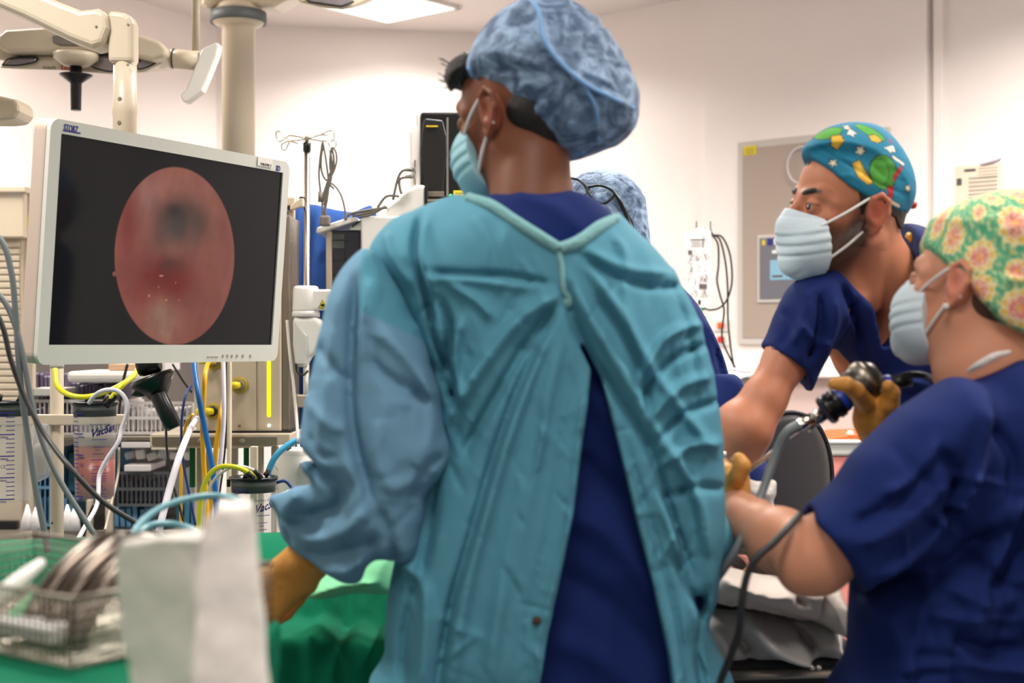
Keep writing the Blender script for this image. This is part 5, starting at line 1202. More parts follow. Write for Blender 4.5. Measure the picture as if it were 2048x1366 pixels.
# gown body
f = Field(*pxbox(740, 1470, 300, 1420, D0, D0-.20, D0+.19), .0036)
f.pillow(px2([(900, 392), (960, 365), (1010, 352), (1070, 345), (1140, 350), (1195, 385), (1250, 440), (1310, 505), (1355, 580), (1385, 680), (1400, 800), (1405, 950), (1408, 1100), (1418, 1250), (1424, 1430), (766, 1430), (770, 1300), (776, 1190), (800, 1080), (838, 980), (868, 880), (850, 760), (800, 660), (745, 560), (740, 500), (778, 446), (830, 420)], D0), D0, .138, .12, 0)
f.pillow(px2([(1280, 500), (1345, 562), (1392, 650), (1420, 750), (1438, 860), (1446, 980), (1441, 1090), (1422, 1196), (1390, 1200), (1350, 1080), (1330, 950), (1310, 800), (1270, 650), (1250, 560)], D0), D0-.02, .085, .07, .03)
X, Z = f.XZ()
GF = [
 # long drag lines from the tie at the shoulder blades
 ([(1118, 596), (1040, 640), (960, 740), (890, 850)], 13, .011), ([(1108, 612), (1050, 690), (985, 800), (930, 900)], 10, -.012),
 ([(1116, 622), (1068, 720), (1020, 850), (975, 1000), (935, 1160), (905, 1366)], 14, .013), ([(1100, 640), (1040, 760), (990, 900), (950, 1040), (905, 1200), (880, 1366)], 9, -.014),
 ([(1128, 640), (1095, 760), (1065, 900), (1030, 1050), (995, 1200), (980, 1366)], 15, .009), ([(1080, 800), (1050, 960), (1010, 1150)], 9, -.006),
 ([(846, 440), (840, 520), (862, 600), (880, 680), (915, 760)], 7, -.014), ([(862, 440), (858, 520), (885, 610), (900, 690)], 9, .008),
 ([(868, 552), (940, 556), (1020, 560), (1095, 575)], 6, -.009), ([(868, 566), (950, 570), (1060, 585)], 8, .006), ([(905, 575), (960, 610), (985, 640)], 8, .008), ([(880, 590), (905, 660), (900, 740), (920, 820)], 10, -.014),
 ([(930, 640), (915, 720), (930, 800)], 9, .010), ([(870, 640), (895, 700), (905, 780)], 7, .008), ([(1010, 470), (1010, 540), (1000, 600)], 10, .004),
 ([(800, 1100), (860, 1160), (850, 1366)], 13, .010), ([(880, 960), (855, 1100), (820, 1240), (815, 1366)], 12, -.010),
 ([(1130, 560), (1170, 640), (1230, 740), (1300, 860), (1370, 960), (1395, 1080)], 12, .012), ([(1122, 590), (1160, 690), (1230, 800), (1290, 900), (1330, 1020), (1370, 1140)], 9, -.013),
 ([(1160, 540), (1220, 620), (1290, 740), (1360, 830), (1420, 900)], 10, .009), ([(1150, 520), (1215, 560), (1290, 580), (1350, 575)], 8, -.009), ([(1165, 512), (1240, 545), (1330, 552)], 9, .007),
 ([(1180, 600), (1240, 680), (1275, 780), (1285, 880)], 9, -.010), ([(1262, 760), (1300, 690), (1345, 660), (1395, 650)], 8, .011), ([(1270, 790), (1320, 720), (1400, 690)], 7, -.011), ([(1280, 830), (1340, 770), (1410, 750)], 9, .010),
 ([(1290, 880), (1350, 820), (1425, 800)], 7, -.010), ([(1300, 920), (1360, 880), (1430, 880)], 9, .010), ([(1310, 980), (1370, 960), (1436, 970)], 8, -.008), ([(1290, 960), (1330, 1060), (1370, 1180), (1390, 1300)], 10, .009),
 ([(1330, 1080), (1370, 1170), (1395, 1200)], 9, -.016), ([(1400, 1160), (1382, 1260), (1390, 1366)], 9, -.010), ([(1235, 860), (1270, 980), (1310, 1110), (1345, 1260), (1365, 1366)], 7, -.006),
 ([(1215, 480), (1240, 520), (1235, 600), (1250, 680)], 9, .006), ([(950, 440), (980, 500), (985, 560)], 12, .004), ([(1345, 600), (1370, 700), (1380, 820)], 8, -.006), ([(780, 470), (800, 530), (840, 580)], 10, .007),
 ([(1160, 760), (1148, 860), (1135, 980), (1115, 1080), (1060, 1290)], 6, .006), ([(1130, 740), (1115, 860), (1100, 980), (1075, 1100), (1010, 1366)], 4, -.003),
]
rg = np.random.RandomState(5); ex = []
for i in range(150):
    x, y = rg.uniform(830, 1400), rg.uniform(520, 1340)
    a = rg.normal(math.pi/2-.35*(1 if x < 1130 else -1), .55); l_ = rg.uniform(30, 110)
    ex.append(([(x, y), (x+l_*math.cos(a), y+l_*math.sin(a))], rg.uniform(3.5, 7), rg.choice([-1, 1])*rg.uniform(.0012, .0038)))
A = 1.3*folds(X, Z, GF, D0)+folds(X, Z, ex, D0)+.0015*noise2(X, Z, 45, 9)
f.disp(A, ylim=D0)
f.prismcut([(900, 250), (900, 385), (938, 402), (985, 420), (1030, 452), (1075, 480), (1112, 500), (1150, 486), (1190, 456), (1232, 432), (1262, 380), (1262, 250)], D0, k=.004, n=0)
f.prismcut([(1150, 690), (1172, 735), (1166, 800), (1152, 900), (1140, 1000), (1120, 1100), (1092, 1230), (1058, 1440), (1342, 1440), (1322, 1280), (1292, 1150), (1264, 1040), (1240, 940), (1215, 840), (1192, 750), (1160, 690)], D0, yhi=D0+.05, k=.003, n=0)
gb = f.build('gown', 'gown', g)
def on(fld, px, py, d, lift=.003):
    p = P(px, py, d); y = fld.surf(p.x, p.z); return Vector((p.x, (y if y is not None else d)-lift, p.z))
nbp = [on(f, x, y+7, D0, .002) for x, y in ((940, 400), (985, 419), (1030, 451), (1075, 480), (1112, 502))]
MB().tube(nbp, .006, n=8, rs=[.008, .0085, .009, .009, .008]).build('neckband', 'gown_trim', g)
nbp = [on(f, x, y+8, D0, .002) for x, y in ((1112, 502), (1150, 488), (1190, 458), (1226, 436))]
MB().tube(nbp, .006, n=8, rs=[.008, .0095, .009, .007]).build('neckband', 'gown_trim', g)
for x, y in ((1056, 458), (1088, 470), (1070, 1203)): MB().lathe([(.006, 0), (.006, .0025), (.003, .004)], on(f, x, y, D0, .006), (0, -1, 0), n=16).build('snap', 'hair_brown', g)
MB().tube([on(f, x, y, D0, .004) for x, y in ((1108, 500), (1116, 540), (1120, 585), (1132, 606))], .0045, n=8).build('tie', 'gown_trim', g)
MB().ball(on(f, 1128, 604, D0, .004), .009, (1, .7, 1.3)).build('tie_knot', 'gown_trim', g)
# left sleeve
Dsl = 2.04
f = Field(*pxbox(495, 925, 470, 1200, Dsl, Dsl-.17, Dsl+.32), .004)
ycs = lambda X, Z: Dsl-.03+.24*np.clip((P(730, 0, Dsl).x-X)/.16, 0, 1)*np.clip((P(0, 920, Dsl).z-Z)/.1, 0, 1)
f.pillow(px2([(745, 500), (705, 522), (672, 575), (650, 645), (636, 720), (618, 800), (606, 870), (607, 930), (622, 968), (580, 988), (535, 1000), (508, 1012), (508, 1050), (520, 1100), (560, 1132), (605, 1146), (650, 1162), (690, 1167), (722, 1156), (742, 1118), (775, 1112), (810, 1122), (838, 1098), (850, 1030), (856, 985), (884, 950), (906, 905), (893, 850), (872, 770), (860, 690), (835, 630), (800, 560)], Dsl), ycs, .085, .075, 0)
X, Z = f.XZ()
SF = [([(728, 560), (722, 640), (718, 740), (720, 830), (738, 920), (762, 1000)], 11, -.017), ([(752, 640), (760, 720), (800, 760), (870, 800)], 12, -.010), ([(760, 560), (750, 640), (748, 720)], 14, .010),
      ([(770, 660), (830, 720), (880, 800)], 14, .011), ([(780, 800), (770, 900), (800, 960), (850, 940)], 16, .010), ([(700, 560), (680, 680), (670, 800), (660, 900)], 20, .010), ([(650, 690), (690, 740), (715, 760)], 10, -.008),
      ([(630, 800), (680, 840), (712, 850)], 12, .007), ([(615, 900), (650, 935), (690, 960), (690, 1000), (640, 1025), (600, 1040)], 14, -.022), ([(600, 980), (560, 1030), (540, 1080)], 18, .012), ([(590, 1080), (650, 1070), (710, 1040), (760, 990)], 15, .016),
      ([(560, 1060), (610, 1060), (660, 1045)], 10, -.012), ([(600, 1115), (660, 1110), (720, 1080), (770, 1060)], 12, -.012), ([(640, 1140), (700, 1130), (740, 1100)], 12, .009), ([(770, 1000), (790, 1060), (800, 1110)], 12, -.011), ([(830, 990), (850, 940), (890, 900)], 10, -.008),
      ([(700, 900), (740, 960), (700, 1010)], 14, .010), ([(850, 720), (870, 830), (860, 900)], 11, .006), ([(640, 860), (660, 900), (700, 900)], 9, -.007), ([(520, 1020), (545, 1060), (560, 1110)], 8, -.008)]
ex = []
for i in range(60):
    x, y = rg.uniform(630, 880), rg.uniform(580, 1120); a = rg.uniform(0, 3.1); l_ = rg.uniform(30, 80)
    ex.append(([(x, y), (x+l_*math.cos(a), y+l_*math.sin(a))], rg.uniform(5, 9), rg.choice([-1, 1])*rg.uniform(.001, .003)))
f.disp(1.05*folds(X, Z, SF, Dsl)+folds(X, Z, ex, Dsl)+.0015*noise2(X, Z, 40, 4))
so_ = f.build('sleeve', ['gown_sleeve', 'gown'], g)
for p_ in so_.data.polygons:
    c_ = p_.center; xx = 1024+F*c_.x/Dsl; yy = 683-F*(c_.z-CZ)/Dsl
    if xx > 733 and yy < 622+(xx-733)*.5: p_.material_index = 1
# right forearm inside the gown, reaching forward (hidden side)
f = Field((P(1250, 0, D0).x, D0-.1, P(0, 1260, D0).z), (P(1470, 0, D0).x, D0+.36, P(0, 980, D0).z), .008)
f.cone(P(1395, 1080, D0), P(1330, 1120, D0+.24), .055, .045, .02)
f.build('sleeve', 'gown', g)
# head
HW = Head(P(1040, 234, 2.12), (-.74, .67, -.08), (-.05, .0, 1), 1.0)
f = Field(HW.c-Vector((.17, .17, .22)), HW.c+Vector((.17, .17, .15)), .0026)
HW.sculpt(f, (1, -1), .92)
f.cone(HW.w(0, -.022, -.03), P(1060, 420, D0+.0), .054, .062, .03)
HW.K(f, (0, .02, -.09), (0, -.02, -.14), .03, .045, .03)
def wcols(V): return skin_cols(HW, (116, 68, 46), (136, 66, 44))(V)
fh = Field(*pxbox(480, 700, 1060, 1260, 2.22, 2.02, 2.42), .003)
hand(fh, P(612, 1122, 2.20), (-.62, -.10, -.55), (-.35, .8, -.4), 1, [(.9, 1.1, .7), (1.0, 1.1, .7), (1.1, 1.1, .7), (1.1, 1.2, .7)], (.2, .8, .7), 1.02, spread=.05)
body = skin_mesh('body', [f], wcols, g)
fh.cone(P(680, 1085, 2.2), P(612, 1122, 2.20), .034, .03, .015)
fh.build('glove', 'glove', g)
f2 = Field(P(1440, 1260, D0+.4)-Vector((.25, .2, .2)), P(1440, 1260, D0+.4)+Vector((.25, .2, .2)), .006)
HW.eyes(g)
mask(HW, 'face_mask', 'mask_teal', g, top=-.002, back=.045, loops=(-1, 1), sc=1.0)
f = Field(*pxbox(870, 1000, 90, 240, 2.14, 2.0, 2.3), .003)
f.pillow(px2([(888, 150), (900, 124), (938, 106), (975, 150), (990, 205), (962, 190), (938, 176), (922, 182), (912, 176), (900, 186), (892, 175)], 2.14), 2.14, .05, .025, 0)
X, Z = f.XZ(); f.disp(.0025*np.sin((X*.8+Z*.5)*900)*.6+.002*noise2(X, Z, 120, 2))
f.build('hair', 'hair_black', g)
mb = MB()
for i in range(16):
    a = P(905+random.uniform(-5, 20), 125+random.uniform(-8, 50), 2.12); mb.tube([a+Vector((.02, 0, .01)), a, a+Vector((-.012-.008*random.random(), 0, random.uniform(-.006, .01)))], .0009, n=5, smooth=3)
mb.build('loose_hair', 'hair_black', g)['kind'] = 'stuff'
f = Field(HW.c-Vector((.16, .16, .14)), HW.c+Vector((.16, .16, .1)), .004)
HW.E(f, (0, -.045, .005), (.070, .062, .06), 0); HW.E(f, (0, -.062, -.035), (.035, .022, .03), .02)
f.build('nape_hair', 'hair_black', g)
capout = [(927, 128), (945, 85), (975, 45), (1015, 10), (1065, -10), (1115, -8), (1165, 12), (1210, 52), (1248, 105), (1272, 160), (1279, 210), (1270, 255), (1240, 285), (1200, 300), (1165, 316), (1125, 322), (1080, 300), (1045, 272), (1010, 240), (985, 208), (962, 182), (940, 158)]
f = Field(*pxbox(900, 1300, -40, 345, 2.1, 1.95, 2.3), .0032)
f.pillow(px2(capout, 2.1), 2.115, .125, .115, 0)
X, Z = f.XZ(); cx_, cz_ = P(1140, 0, 2.1).x, P(0, 200, 2.1).z
CF = [([(1040, 10), (1075, 50), (1080, 110), (1110, 150), (1160, 195), (1210, 215), (1270, 225)], 7, .009), ([(1160, 195), (1185, 240), (1190, 290)], 6, .007), ([(1080, 110), (1050, 60), (1010, 30)], 6, .005),
      ([(940, 130), (985, 195), (1040, 255), (1110, 305), (1170, 305)], 9, -.006), ([(932, 130), (975, 190), (1030, 250), (1100, 300)], 5, .004)]
for i in range(60):
    a = rg.uniform(0, 6.28); r0, r1 = rg.uniform(20, 70), rg.uniform(90, 170); cxp, cyp = 1120, 165
    CF.append(([(cxp+r0*math.cos(a), cyp+r0*math.sin(a)), (cxp+r1*math.cos(a+.15), cyp+r1*math.sin(a+.15))], rg.uniform(3, 7), rg.choice([-1, 1])*rg.uniform(.0012, .0035)))
f.disp(folds(X, Z, CF, 2.1)+.0025*noise2(X, Z, 70, 6, 4), ylim=2.2, soft=.1)
cp = f.build('bouffant_cap', 'cap_blue', g)
MB().tube([on(f, x, y, 2.1, .002) for x, y in ((1042, 8), (1072, 45), (1082, 105), (1110, 150), (1160, 195), (1212, 216), (1262, 226))], .0032, n=8).build('cap_seam', 'cap_seam', cp)
MB().tube([on(f, x, y, 2.1, .002) for x, y in ((1160, 196), (1184, 240), (1192, 288))], .0025, n=8).build('cap_seam', 'cap_seam', cp)
MB().tube([on(f, x, y, 2.1, .001) for x, y in ((938, 140), (978, 190), (1012, 230), (1050, 265), (1090, 295), (1125, 310), (1168, 304))], .004, n=8).build('cap_elastic', 'cap_seam', cp)
legs(g, (P(1100, 0, D0).x, D0+.0, .80), [(P(1000, 0, D0).x, D0+.02), (P(1200, 0, D0).x, D0-.02)])

# ------------------------------------------------------------------ bearded man
DM = 2.42
g = empty('person', Vector((P(1880, 0, 2.5).x, 2.5, 0)), 'bearded man in navy scrubs, patterned teal scrub cap and white mask, looking left', 'person')
HM = Head(P(1692, 422, DM), (-.955, -.30, .07), (.03, -.12, 1), .97)
f = Field((P(1520, 0, DM).x, DM-.17, P(0, 760, DM).z), (P(1880, 0, DM).x, DM+.30, P(0, 240, DM).z), .0026)
HM.sculpt(f, (1, -1), 1.08)
# fleshier near ear, neck with the muscle running to the collar, upper chest
f.cone(HM.w(0, -.03, -.04), P(1800, 610, DM+.10), .058, .068, .035)
HM.K(f, (0, .03, -.1), (0, -.02, -.15), .03, .045, .03)
f.cone(HM.w(-.05 if HM.r.y > 0 else .05, -.03, -.045), P(1742, 612, DM+.02), .014, .012, .02)
f.ell(P(1790, 680, DM+.13), (.12, .075, .11), None, .03); f.cone(P(1780, 570, DM+.13), P(1850, 560, DM+.16), .055, .05, .04)
fa = Field(*pxbox(1340, 1680, 600, 1060, DM-.05, DM-.28, DM+.22), .0035)
fa.chain([P(1612, 640, DM+.02), P(1572, 720, DM-.02), P(1527, 800, DM-.05), P(1496, 858, DM-.06)], [.038, .0355, .035, .040], .02)
fa.chain([P(1492, 858, DM-.07), P(1474, 900, DM-.04), P(1440, 970, DM+.06)], [.040, .034, .028], .02)
fa.cone(P(1468, 845, DM-.05), P(1478, 880, DM-.05), .030, .030, .03)
hand(fa, P(1440, 970, DM+.06), (-.5, .2, -.6), (.2, .3, -1), 1, [(.3, .5, .3)]*4)
bc = skin_cols(HM, (190, 122, 92), (184, 84, 66), beard=(44, 28, 22))
skin_mesh('body', [f, fa], bc, g)
HM.eyes(g)
for q in (1, -1): MB().tube([HM.w(q*.012, .0925, .0205), HM.w(q*.022, .0920, .0250), HM.w(q*.036, .0860, .0275), HM.w(q*.051, .0715, .0235)], .004, n=8, smooth=5, rs=[.0040, .0052, .0046, .0018]).build('eyebrow', 'hair_dark', g)
mask(HM, 'face_mask', 'mask_white', g, top=-.010, back=.062, loops=(-1, 1), slope=.30)
# short hair under the cap
f = Field(HM.c-Vector((.13, .13, .1)), HM.c+Vector((.13, .13, .12)), .0024)
HM.E(f, (0, -.018, .035), (.0795, .0955, .088), 0); HM.E(f, (0, -.06, -.03), (.05, .042, .045), .03)
zc_ = HM.w(0, 0, 0)
HM.E(f, (0, .038, .042), (.0615, .0495, .058), .02)
f.prismcut([(1500, 200), (1590, 240), (1597, 318), (1603, 336), (1613, 338), (1622, 326), (1650, 347), (1688, 378), (1697, 400), (1702, 436), (1716, 444), (1728, 420), (1776, 440), (1790, 458), (1880, 462), (1880, 600), (1500, 600)], DM, k=.002, n=0)
X, Z = f.XZ(); f.disp(.0006*noise2(X, Z, 600, 3, 2)); f.build('hair', 'hair_dark', g)
# scrub cap
f = Field(*pxbox(1575, 1860, 215, 440, DM, DM-.12, DM+.13), .0022)
f.pillow(px2([(1603, 304), (1614, 286), (1640, 263), (1675, 249), (1715, 244), (1758, 250), (1795, 277), (1822, 318), (1835, 362), (1832, 396), (1815, 417), (1792, 416), (1775, 402), (1738, 398), (1697, 374), (1655, 343), (1625, 320)], DM), lambda X, Z: DM+.0+.30*(X-HM.c.x), .094, .085, 0)
HM.E(f, (0, -.015, .037), (.083, .101, .093), .02); HM.E(f, (0, .038, .044), (.066, .055, .063), .03)
f.prismcut([(1540, 225), (1592, 225), (1596, 262), (1604, 288), (1655, 335), (1695, 372), (1735, 396), (1772, 401), (1790, 415), (1815, 419), (1860, 425), (1880, 520), (1540, 520)], DM-.07, k=.003, n=0)
X, Z = f.XZ(); 
MF = [([(1610, 296), (1650, 325), (1695, 355), (1740, 380), (1800, 398)], 3, -.003)]
for i in range(24):
    x, y = rg.uniform(1640, 1810), rg.uniform(270, 390); a = rg.uniform(-.2, .9); MF.append(([(x, y), (x+35*math.cos(a), y+35*math.sin(a))], rg.uniform(3, 5), rg.choice([-1, 1])*rg.uniform(.0006, .0018)))
f.disp(folds(X, Z, MF, DM)+.0008*noise2(X, Z, 90, 5), ylim=DM+.0, soft=.1)
cp = f.build('scrub_cap', 'skin_vc', g)
vcol_mat('cap_print', .85, bump=.15, bscale=600); cp.data.materials.clear(); cp.data.materials.append(M['cap_print'])
V = np.zeros(len(cp.data.vertices)*3, np.float32); cp.data.vertices.foreach_get('co', V); V = V.reshape(-1, 3)
u = 1024+F*V[:, 0]/(DM-.07); v = 683-F*(V[:, 2]-CZ)/(DM-.07); front = V[:, 1] < DM+.03+.3*(V[:, 0]-HM.c.x)
pc = np.repeat(L(14, 112, 144)[None], len(V), 0)
def inpoly(pts): return poly_sd(u, v, np.array(pts, float))
def paint(pts, col, edge=1.6, outline=None, soft=1.2, where=None):
    global pc
    sd = inpoly(pts); w_ = front if where is None else where
    if outline is not None: pc = blend(pc, outline, (1-np.clip((sd-edge)/soft+.5, 0, 1))*w_)
    pc = blend(pc, col, (1-np.clip(sd/soft+.5, 0, 1))*w_)
def star(x, y, r, rot=0): return [(x+(r if k % 2 == 0 else r*.42)*math.cos(rot+k*math.pi/5), y+(r if k % 2 == 0 else r*.42)*math.sin(rot+k*math.pi/5)) for k in range(10)]
def ellp(x, y, a, b, rot=0, n=22): return [(x+a*math.cos(t)*math.cos(rot)-b*math.sin(t)*math.sin(rot), y+a*math.cos(t)*math.sin(rot)+b*math.sin(t)*math.cos(rot)) for t in np.linspace(0, 2*math.pi, n, endpoint=False)]
dk = (20, 40, 40)
paint(ellp(1765, 345, 29, 34, -.2), (60, 132, 44), 2.2, dk); paint(ellp(1757, 345, 19, 26, -.2), (72, 146, 52), 1, dk)
paint(ellp(1662, 264, 26, 11, -.35), (76, 150, 54), 1.6, dk); paint(ellp(1745, 262, 32, 10, .55), (76, 150, 54), 1.6, dk)
paint([(1662, 273), (1680, 270), (1684, 284), (1672, 300), (1661, 292)], (206, 162, 50), 1.8, dk); paint([(1738, 272), (1752, 268), (1765, 280), (1755, 286), (1742, 282)], (206, 162, 50), 1.8, dk)
paint([(1701, 330), (1716, 322), (1728, 346), (1742, 366), (1732, 371), (1712, 356)], (206, 162, 50), 2, dk); paint([(1709, 334), (1716, 330), (1724, 350), (1718, 353)], (226, 190, 80))
for x, y, r_, ro in ((1718, 303, 11, .2), (1664, 327, 9, .5), (1822, 374, 8, .1), (1698, 252, 8, .3)): paint(star(x, y, r_, ro), (226, 212, 190), 1.6, dk)
paint([(1693, 270), (1702, 256), (1714, 268), (1706, 268), (1704, 277), (1701, 269)], (230, 218, 200), 1.4, dk); paint([(1768, 296), (1792, 288), (1795, 303), (1786, 300), (1783, 306), (1777, 299)], (230, 218, 200), 1.4, dk)
paint([(1787, 310), (1815, 324), (1812, 329), (1786, 315)], (230, 218, 200), 1.2, dk)
paint([(1805, 330), (1809, 334), (1792, 358), (1786, 364), (1788, 350)], (176, 24, 40), 1.2, dk); paint([(1774, 374), (1788, 372), (1786, 394), (1778, 398)], (176, 24, 40), 1.2, dk); paint([(1782, 272), (1788, 276), (1792, 284), (1786, 283)], (176, 24, 40))
paint([(1768, 397), (1790, 402), (1806, 408), (1806, 414), (1786, 408)], (210, 200, 180), 1.2, (60, 30, 30))
pc = pc*(1+.06*noise2(u, v, .3, 4))[:, None]
setcols(cp, pc)
MB().tube([P(1812, 412, DM+.03), P(1822, 408, DM+.02), P(1828, 414, DM+.02)], .005, n=8).ball(P(1826, 410, DM+.02), .007).build('cap_tie', 'orange_red', cp)
# scrub top
DT = 2.54
f = Field(*pxbox(1500, 2060, 430, 1420, DT, DT-.30, DT+.17), .005)
f.pillow(px2([(1630, 552), (1690, 500), (1780, 452), (1840, 452), (1900, 490), (1970, 600), (2010, 800), (2020, 1050), (2010, 1430), (1790, 1430), (1780, 1000), (1745, 850), (1705, 768), (1660, 700), (1610, 650), (1590, 590)], DT), lambda X, Z: DT-.03+.05*np.clip((X-P(1650, 0, DT).x)/.2, 0, 1), .145, .09, 0)
f.pillow(px2([(1668, 530), (1616, 548), (1580, 572), (1554, 616), (1535, 668), (1510, 720), (1540, 760), (1610, 790), (1640, 740), (1668, 690), (1700, 640), (1700, 560)], DM), DM+.0, .082, .07, .03)
# cuff cut
f.prismcut([(1524, 694), (1560, 712), (1599, 743), (1625, 800), (1480, 800), (1480, 680)], DM, k=.002, n=0)
f.cone(P(1566, 732, DM-.02), P(1576, 712, DM-.01), .0405, .037, .003, 'cut')
f.prismcut([(1662, 440), (1656, 500), (1662, 540), (1700, 578), (1736, 614), (1750, 660), (1759, 697), (1785, 690), (1812, 640), (1830, 560), (1838, 470), (1838, 430)], DM, yhi=DM+.20, k=.004, n=0)
X, Z = f.XZ()
TF = [([(1600, 570), (1590, 640), (1560, 690)], 9, .007), ([(1625, 590), (1620, 660), (1600, 720)], 8, -.010), ([(1650, 600), (1650, 660), (1630, 720)], 9, .008), ([(1660, 560), (1700, 640), (1735, 720), (1780, 760)], 9, -.009), ([(1680, 620), (1720, 700), (1760, 750), (1850, 770)], 10, .008),
      ([(1580, 650), (1610, 680), (1640, 690)], 7, .006), ([(1660, 690), (1700, 720), (1760, 740)], 8, -.008), ([(1560, 620), (1570, 660), (1550, 690)], 6, -.005), ([(1800, 640), (1850, 690), (1890, 740)], 9, .006), ([(1700, 600), (1690, 660), (1720, 740)], 6, -.006)]
f.disp(1.5*folds(X, Z, TF, DM)+.001*noise2(X, Z, 60, 7), ylim=DT+.05)
st = f.build('scrub_top', 'navy_dark', g)
MB().tube([P(1815, 470, DM+.06), P(1828, 478, DM+.05), P(1838, 500, DM+.06), P(1842, 520, DM+.08)], .0085, n=10, rs=[.006, .009, .009, .006]).build('lanyard', 'gold', g)
legs(g, (P(1900, 0, DT).x, DT+.02, .82), [(P(1800, 0, DT).x, DT+.1), (P(1990, 0, DT).x, DT+.05)])

# ------------------------------------------------------------------ woman with the floral cap
DR = 2.02
g = empty('person', Vector((P(1980, 0, DR).x, DR, 0)), 'woman in navy scrubs and green-pink floral scrub cap holding the endoscope', 'person')
HR = Head(P(1950, 582, 2.06), (-.70, .70, .17), (.2, .0, 1), .95)
f = Field(HR.c-Vector((.17, .17, .22)), HR.c+Vector((.17, .17, .15)), .0026)
HR.sculpt(f, (1, -1), .9)
f.cone(HR.w(0, -.03, -.03), P(1990, 790, 2.03), .053, .068, .03); f.cone(HR.w(0, .0, -.08), P(1935, 740, 2.04), .04, .045, .04)
fa = Field(*pxbox(1420, 1800, 940, 1240, 2.0, 1.78, 2.36), .0032)
EL = P(1628, 1112, 1.93)
fa.chain([P(1760, 1010, 1.93), P(1690, 1070, 1.92), EL], [.043, .043, .042], .03)
fa.cone(P(1600, 1150, 1.925), P(1640, 1140, 1.925), .022, .026, .04)
fa.chain([EL, P(1560, 1082, 2.0), P(1500, 1045, 2.09), P(1462, 1006, 2.16)], [.045, .044, .035, .027], .02)
fb_ = Field(*pxbox(1700, 1860, 820, 1010, 2.2, 2.08, 2.34), .004)
fb_.cone(P(1840, 980, 2.27), P(1750, 852, 2.18), .040, .028, .01)
skin_mesh('body', [f, fa, fb_], skin_cols(HR, (206, 142, 112), (200, 110, 92)), g)
HR.eyes(g)
mask(HR, 'face_mask', 'mask_white', g, top=.002, back=.040, loops=(-1, 1), sc=1.0, slope=.12)
side = 1 if HR.r.y < 0 else -1
MB().ball(HR.w(side*.086, -.004, -.037), .0048).build('pearl_earring', 'white_plastic', g)
f = Field(HR.c-Vector((.16, .16, .2)), HR.c+Vector((.16, .16, .12)), .004)
HR.E(f, (0, -.045, -.005), (.070, .062, .062), 0)
f.half(HR.w(0, .035, .03), HR.f*.85-HR.u*.5, .004)
for q in (1, -1): HR.E(f, (q*.08, .004, -.015), (.03, .036, .04), .004, 'cut')
f.build('hair', 'hair_brown', g)
f = Field(*pxbox(1840, 2230, 350, 710, 2.07, 1.92, 2.24), .0034)
f.pillow(px2([(1868, 452), (1880, 432), (1920, 405), (1965, 388), (2010, 378), (2060, 378), (2120, 398), (2170, 445), (2196, 510), (2195, 580), (2165, 640), (2110, 672), (2060, 672), (2022, 655), (1990, 632), (1962, 600), (1932, 552), (1900, 502)], 2.07), lambda X, Z: 2.07+.0*X, .112, .10, 0)
HR.E(f, (0, -.015, .035), (.085, .102, .094), .02); HR.E(f, (0, .038, .042), (.067, .055, .064), .03); HR.E(f, (0, -.055, -.02), (.080, .072, .074), .03)
f.prismcut([(1700, 340), (1855, 340), (1862, 448), (1868, 456), (1895, 505), (1930, 556), (1962, 605), (1990, 637), (2022, 659), (2060, 676), (2110, 680), (2240, 700), (2240, 760), (1700, 760)], 1.985, k=.003, n=0)
X, Z = f.XZ(); CF = [([(1880, 450), (1930, 530), (1980, 610), (2040, 655)], 6, -.003)]
for i in range(18):
    x, y = rg.uniform(1900, 2080), rg.uniform(400, 620); a = rg.uniform(-.5, 1.); CF.append(([(x, y), (x+50*math.cos(a), y+50*math.sin(a))], rg.uniform(5, 9), rg.choice([-1, 1])*rg.uniform(.001, .003)))
f.disp(folds(X, Z, CF, 2.07)+.001*noise2(X, Z, 60, 5), ylim=2.1, soft=.1)
cp = f.build('scrub_cap', 'skin_vc', g)
vcol_mat('cap_floral', .85, bump=.15, bscale=600); cp.data.materials.clear(); cp.data.materials.append(M['cap_floral'])
V = np.zeros(len(cp.data.vertices)*3, np.float32); cp.data.vertices.foreach_get('co', V); V = V.reshape(-1, 3)
q = V-np.array(HR.c); rad = np.linalg.norm(q, axis=1)+1e-9; az = np.arctan2(q[:, 0], -q[:, 1])*.105; el = np.arcsin(q[:, 2]/rad)*.105
pc = np.repeat(L(74, 160, 122)[None], len(V), 0)
nn = noise2(az, el, 600, 3, 2); pc = blend(pc, (196, 208, 150), np.clip(nn*1.6, 0, 1)); pc = blend(pc, (214, 176, 70), np.clip(noise2(az, el, 520, 12, 1)*2-.9, 0, 1))
cell = .056
i_ = np.floor(az/cell); j_ = np.floor(el/cell-.5*(np.mod(i_, 2)))
for di in (-1, 0, 1):
    for dj in (-1, 0, 1):
        a, b = i_+di, j_+dj; hx = np.mod(np.sin(a*12.9+b*78.2)*437.5, 1); hy = np.mod(np.sin(a*39.3+b*11.1)*235.1, 1)
        cxm = (a+.5+.15*(hx-.5))*cell; cym = (b+.5+.5*np.mod(a, 2)+.15*(hy-.5))*cell; big = np.where(np.mod(a+b, 3) == 0, .016, .0255)
        dx, dy = az-cxm, el-cym; r_ = np.sqrt(dx**2+dy**2); th = np.arctan2(dy, dx)
        rr2 = r_/big*(1+.06*np.cos(th*12)); on_ = rr2 < 1
        pc = blend(pc, (226, 212, 160), 1.*(rr2 < 1)); pc = blend(pc, (220, 178, 62), 1.*((rr2 < .88) & (rr2 > .7) & (np.cos(th*9) > -.2)))
        pc = blend(pc, (226, 190, 160), 1.*(rr2 < .66)); pc = blend(pc, (216, 126, 118), 1.*((rr2 < .56) & (np.cos(th*8+r_*500) > -.5))); pc = blend(pc, (222, 160, 90), 1.*(rr2 < .2))
setcols(cp, pc)
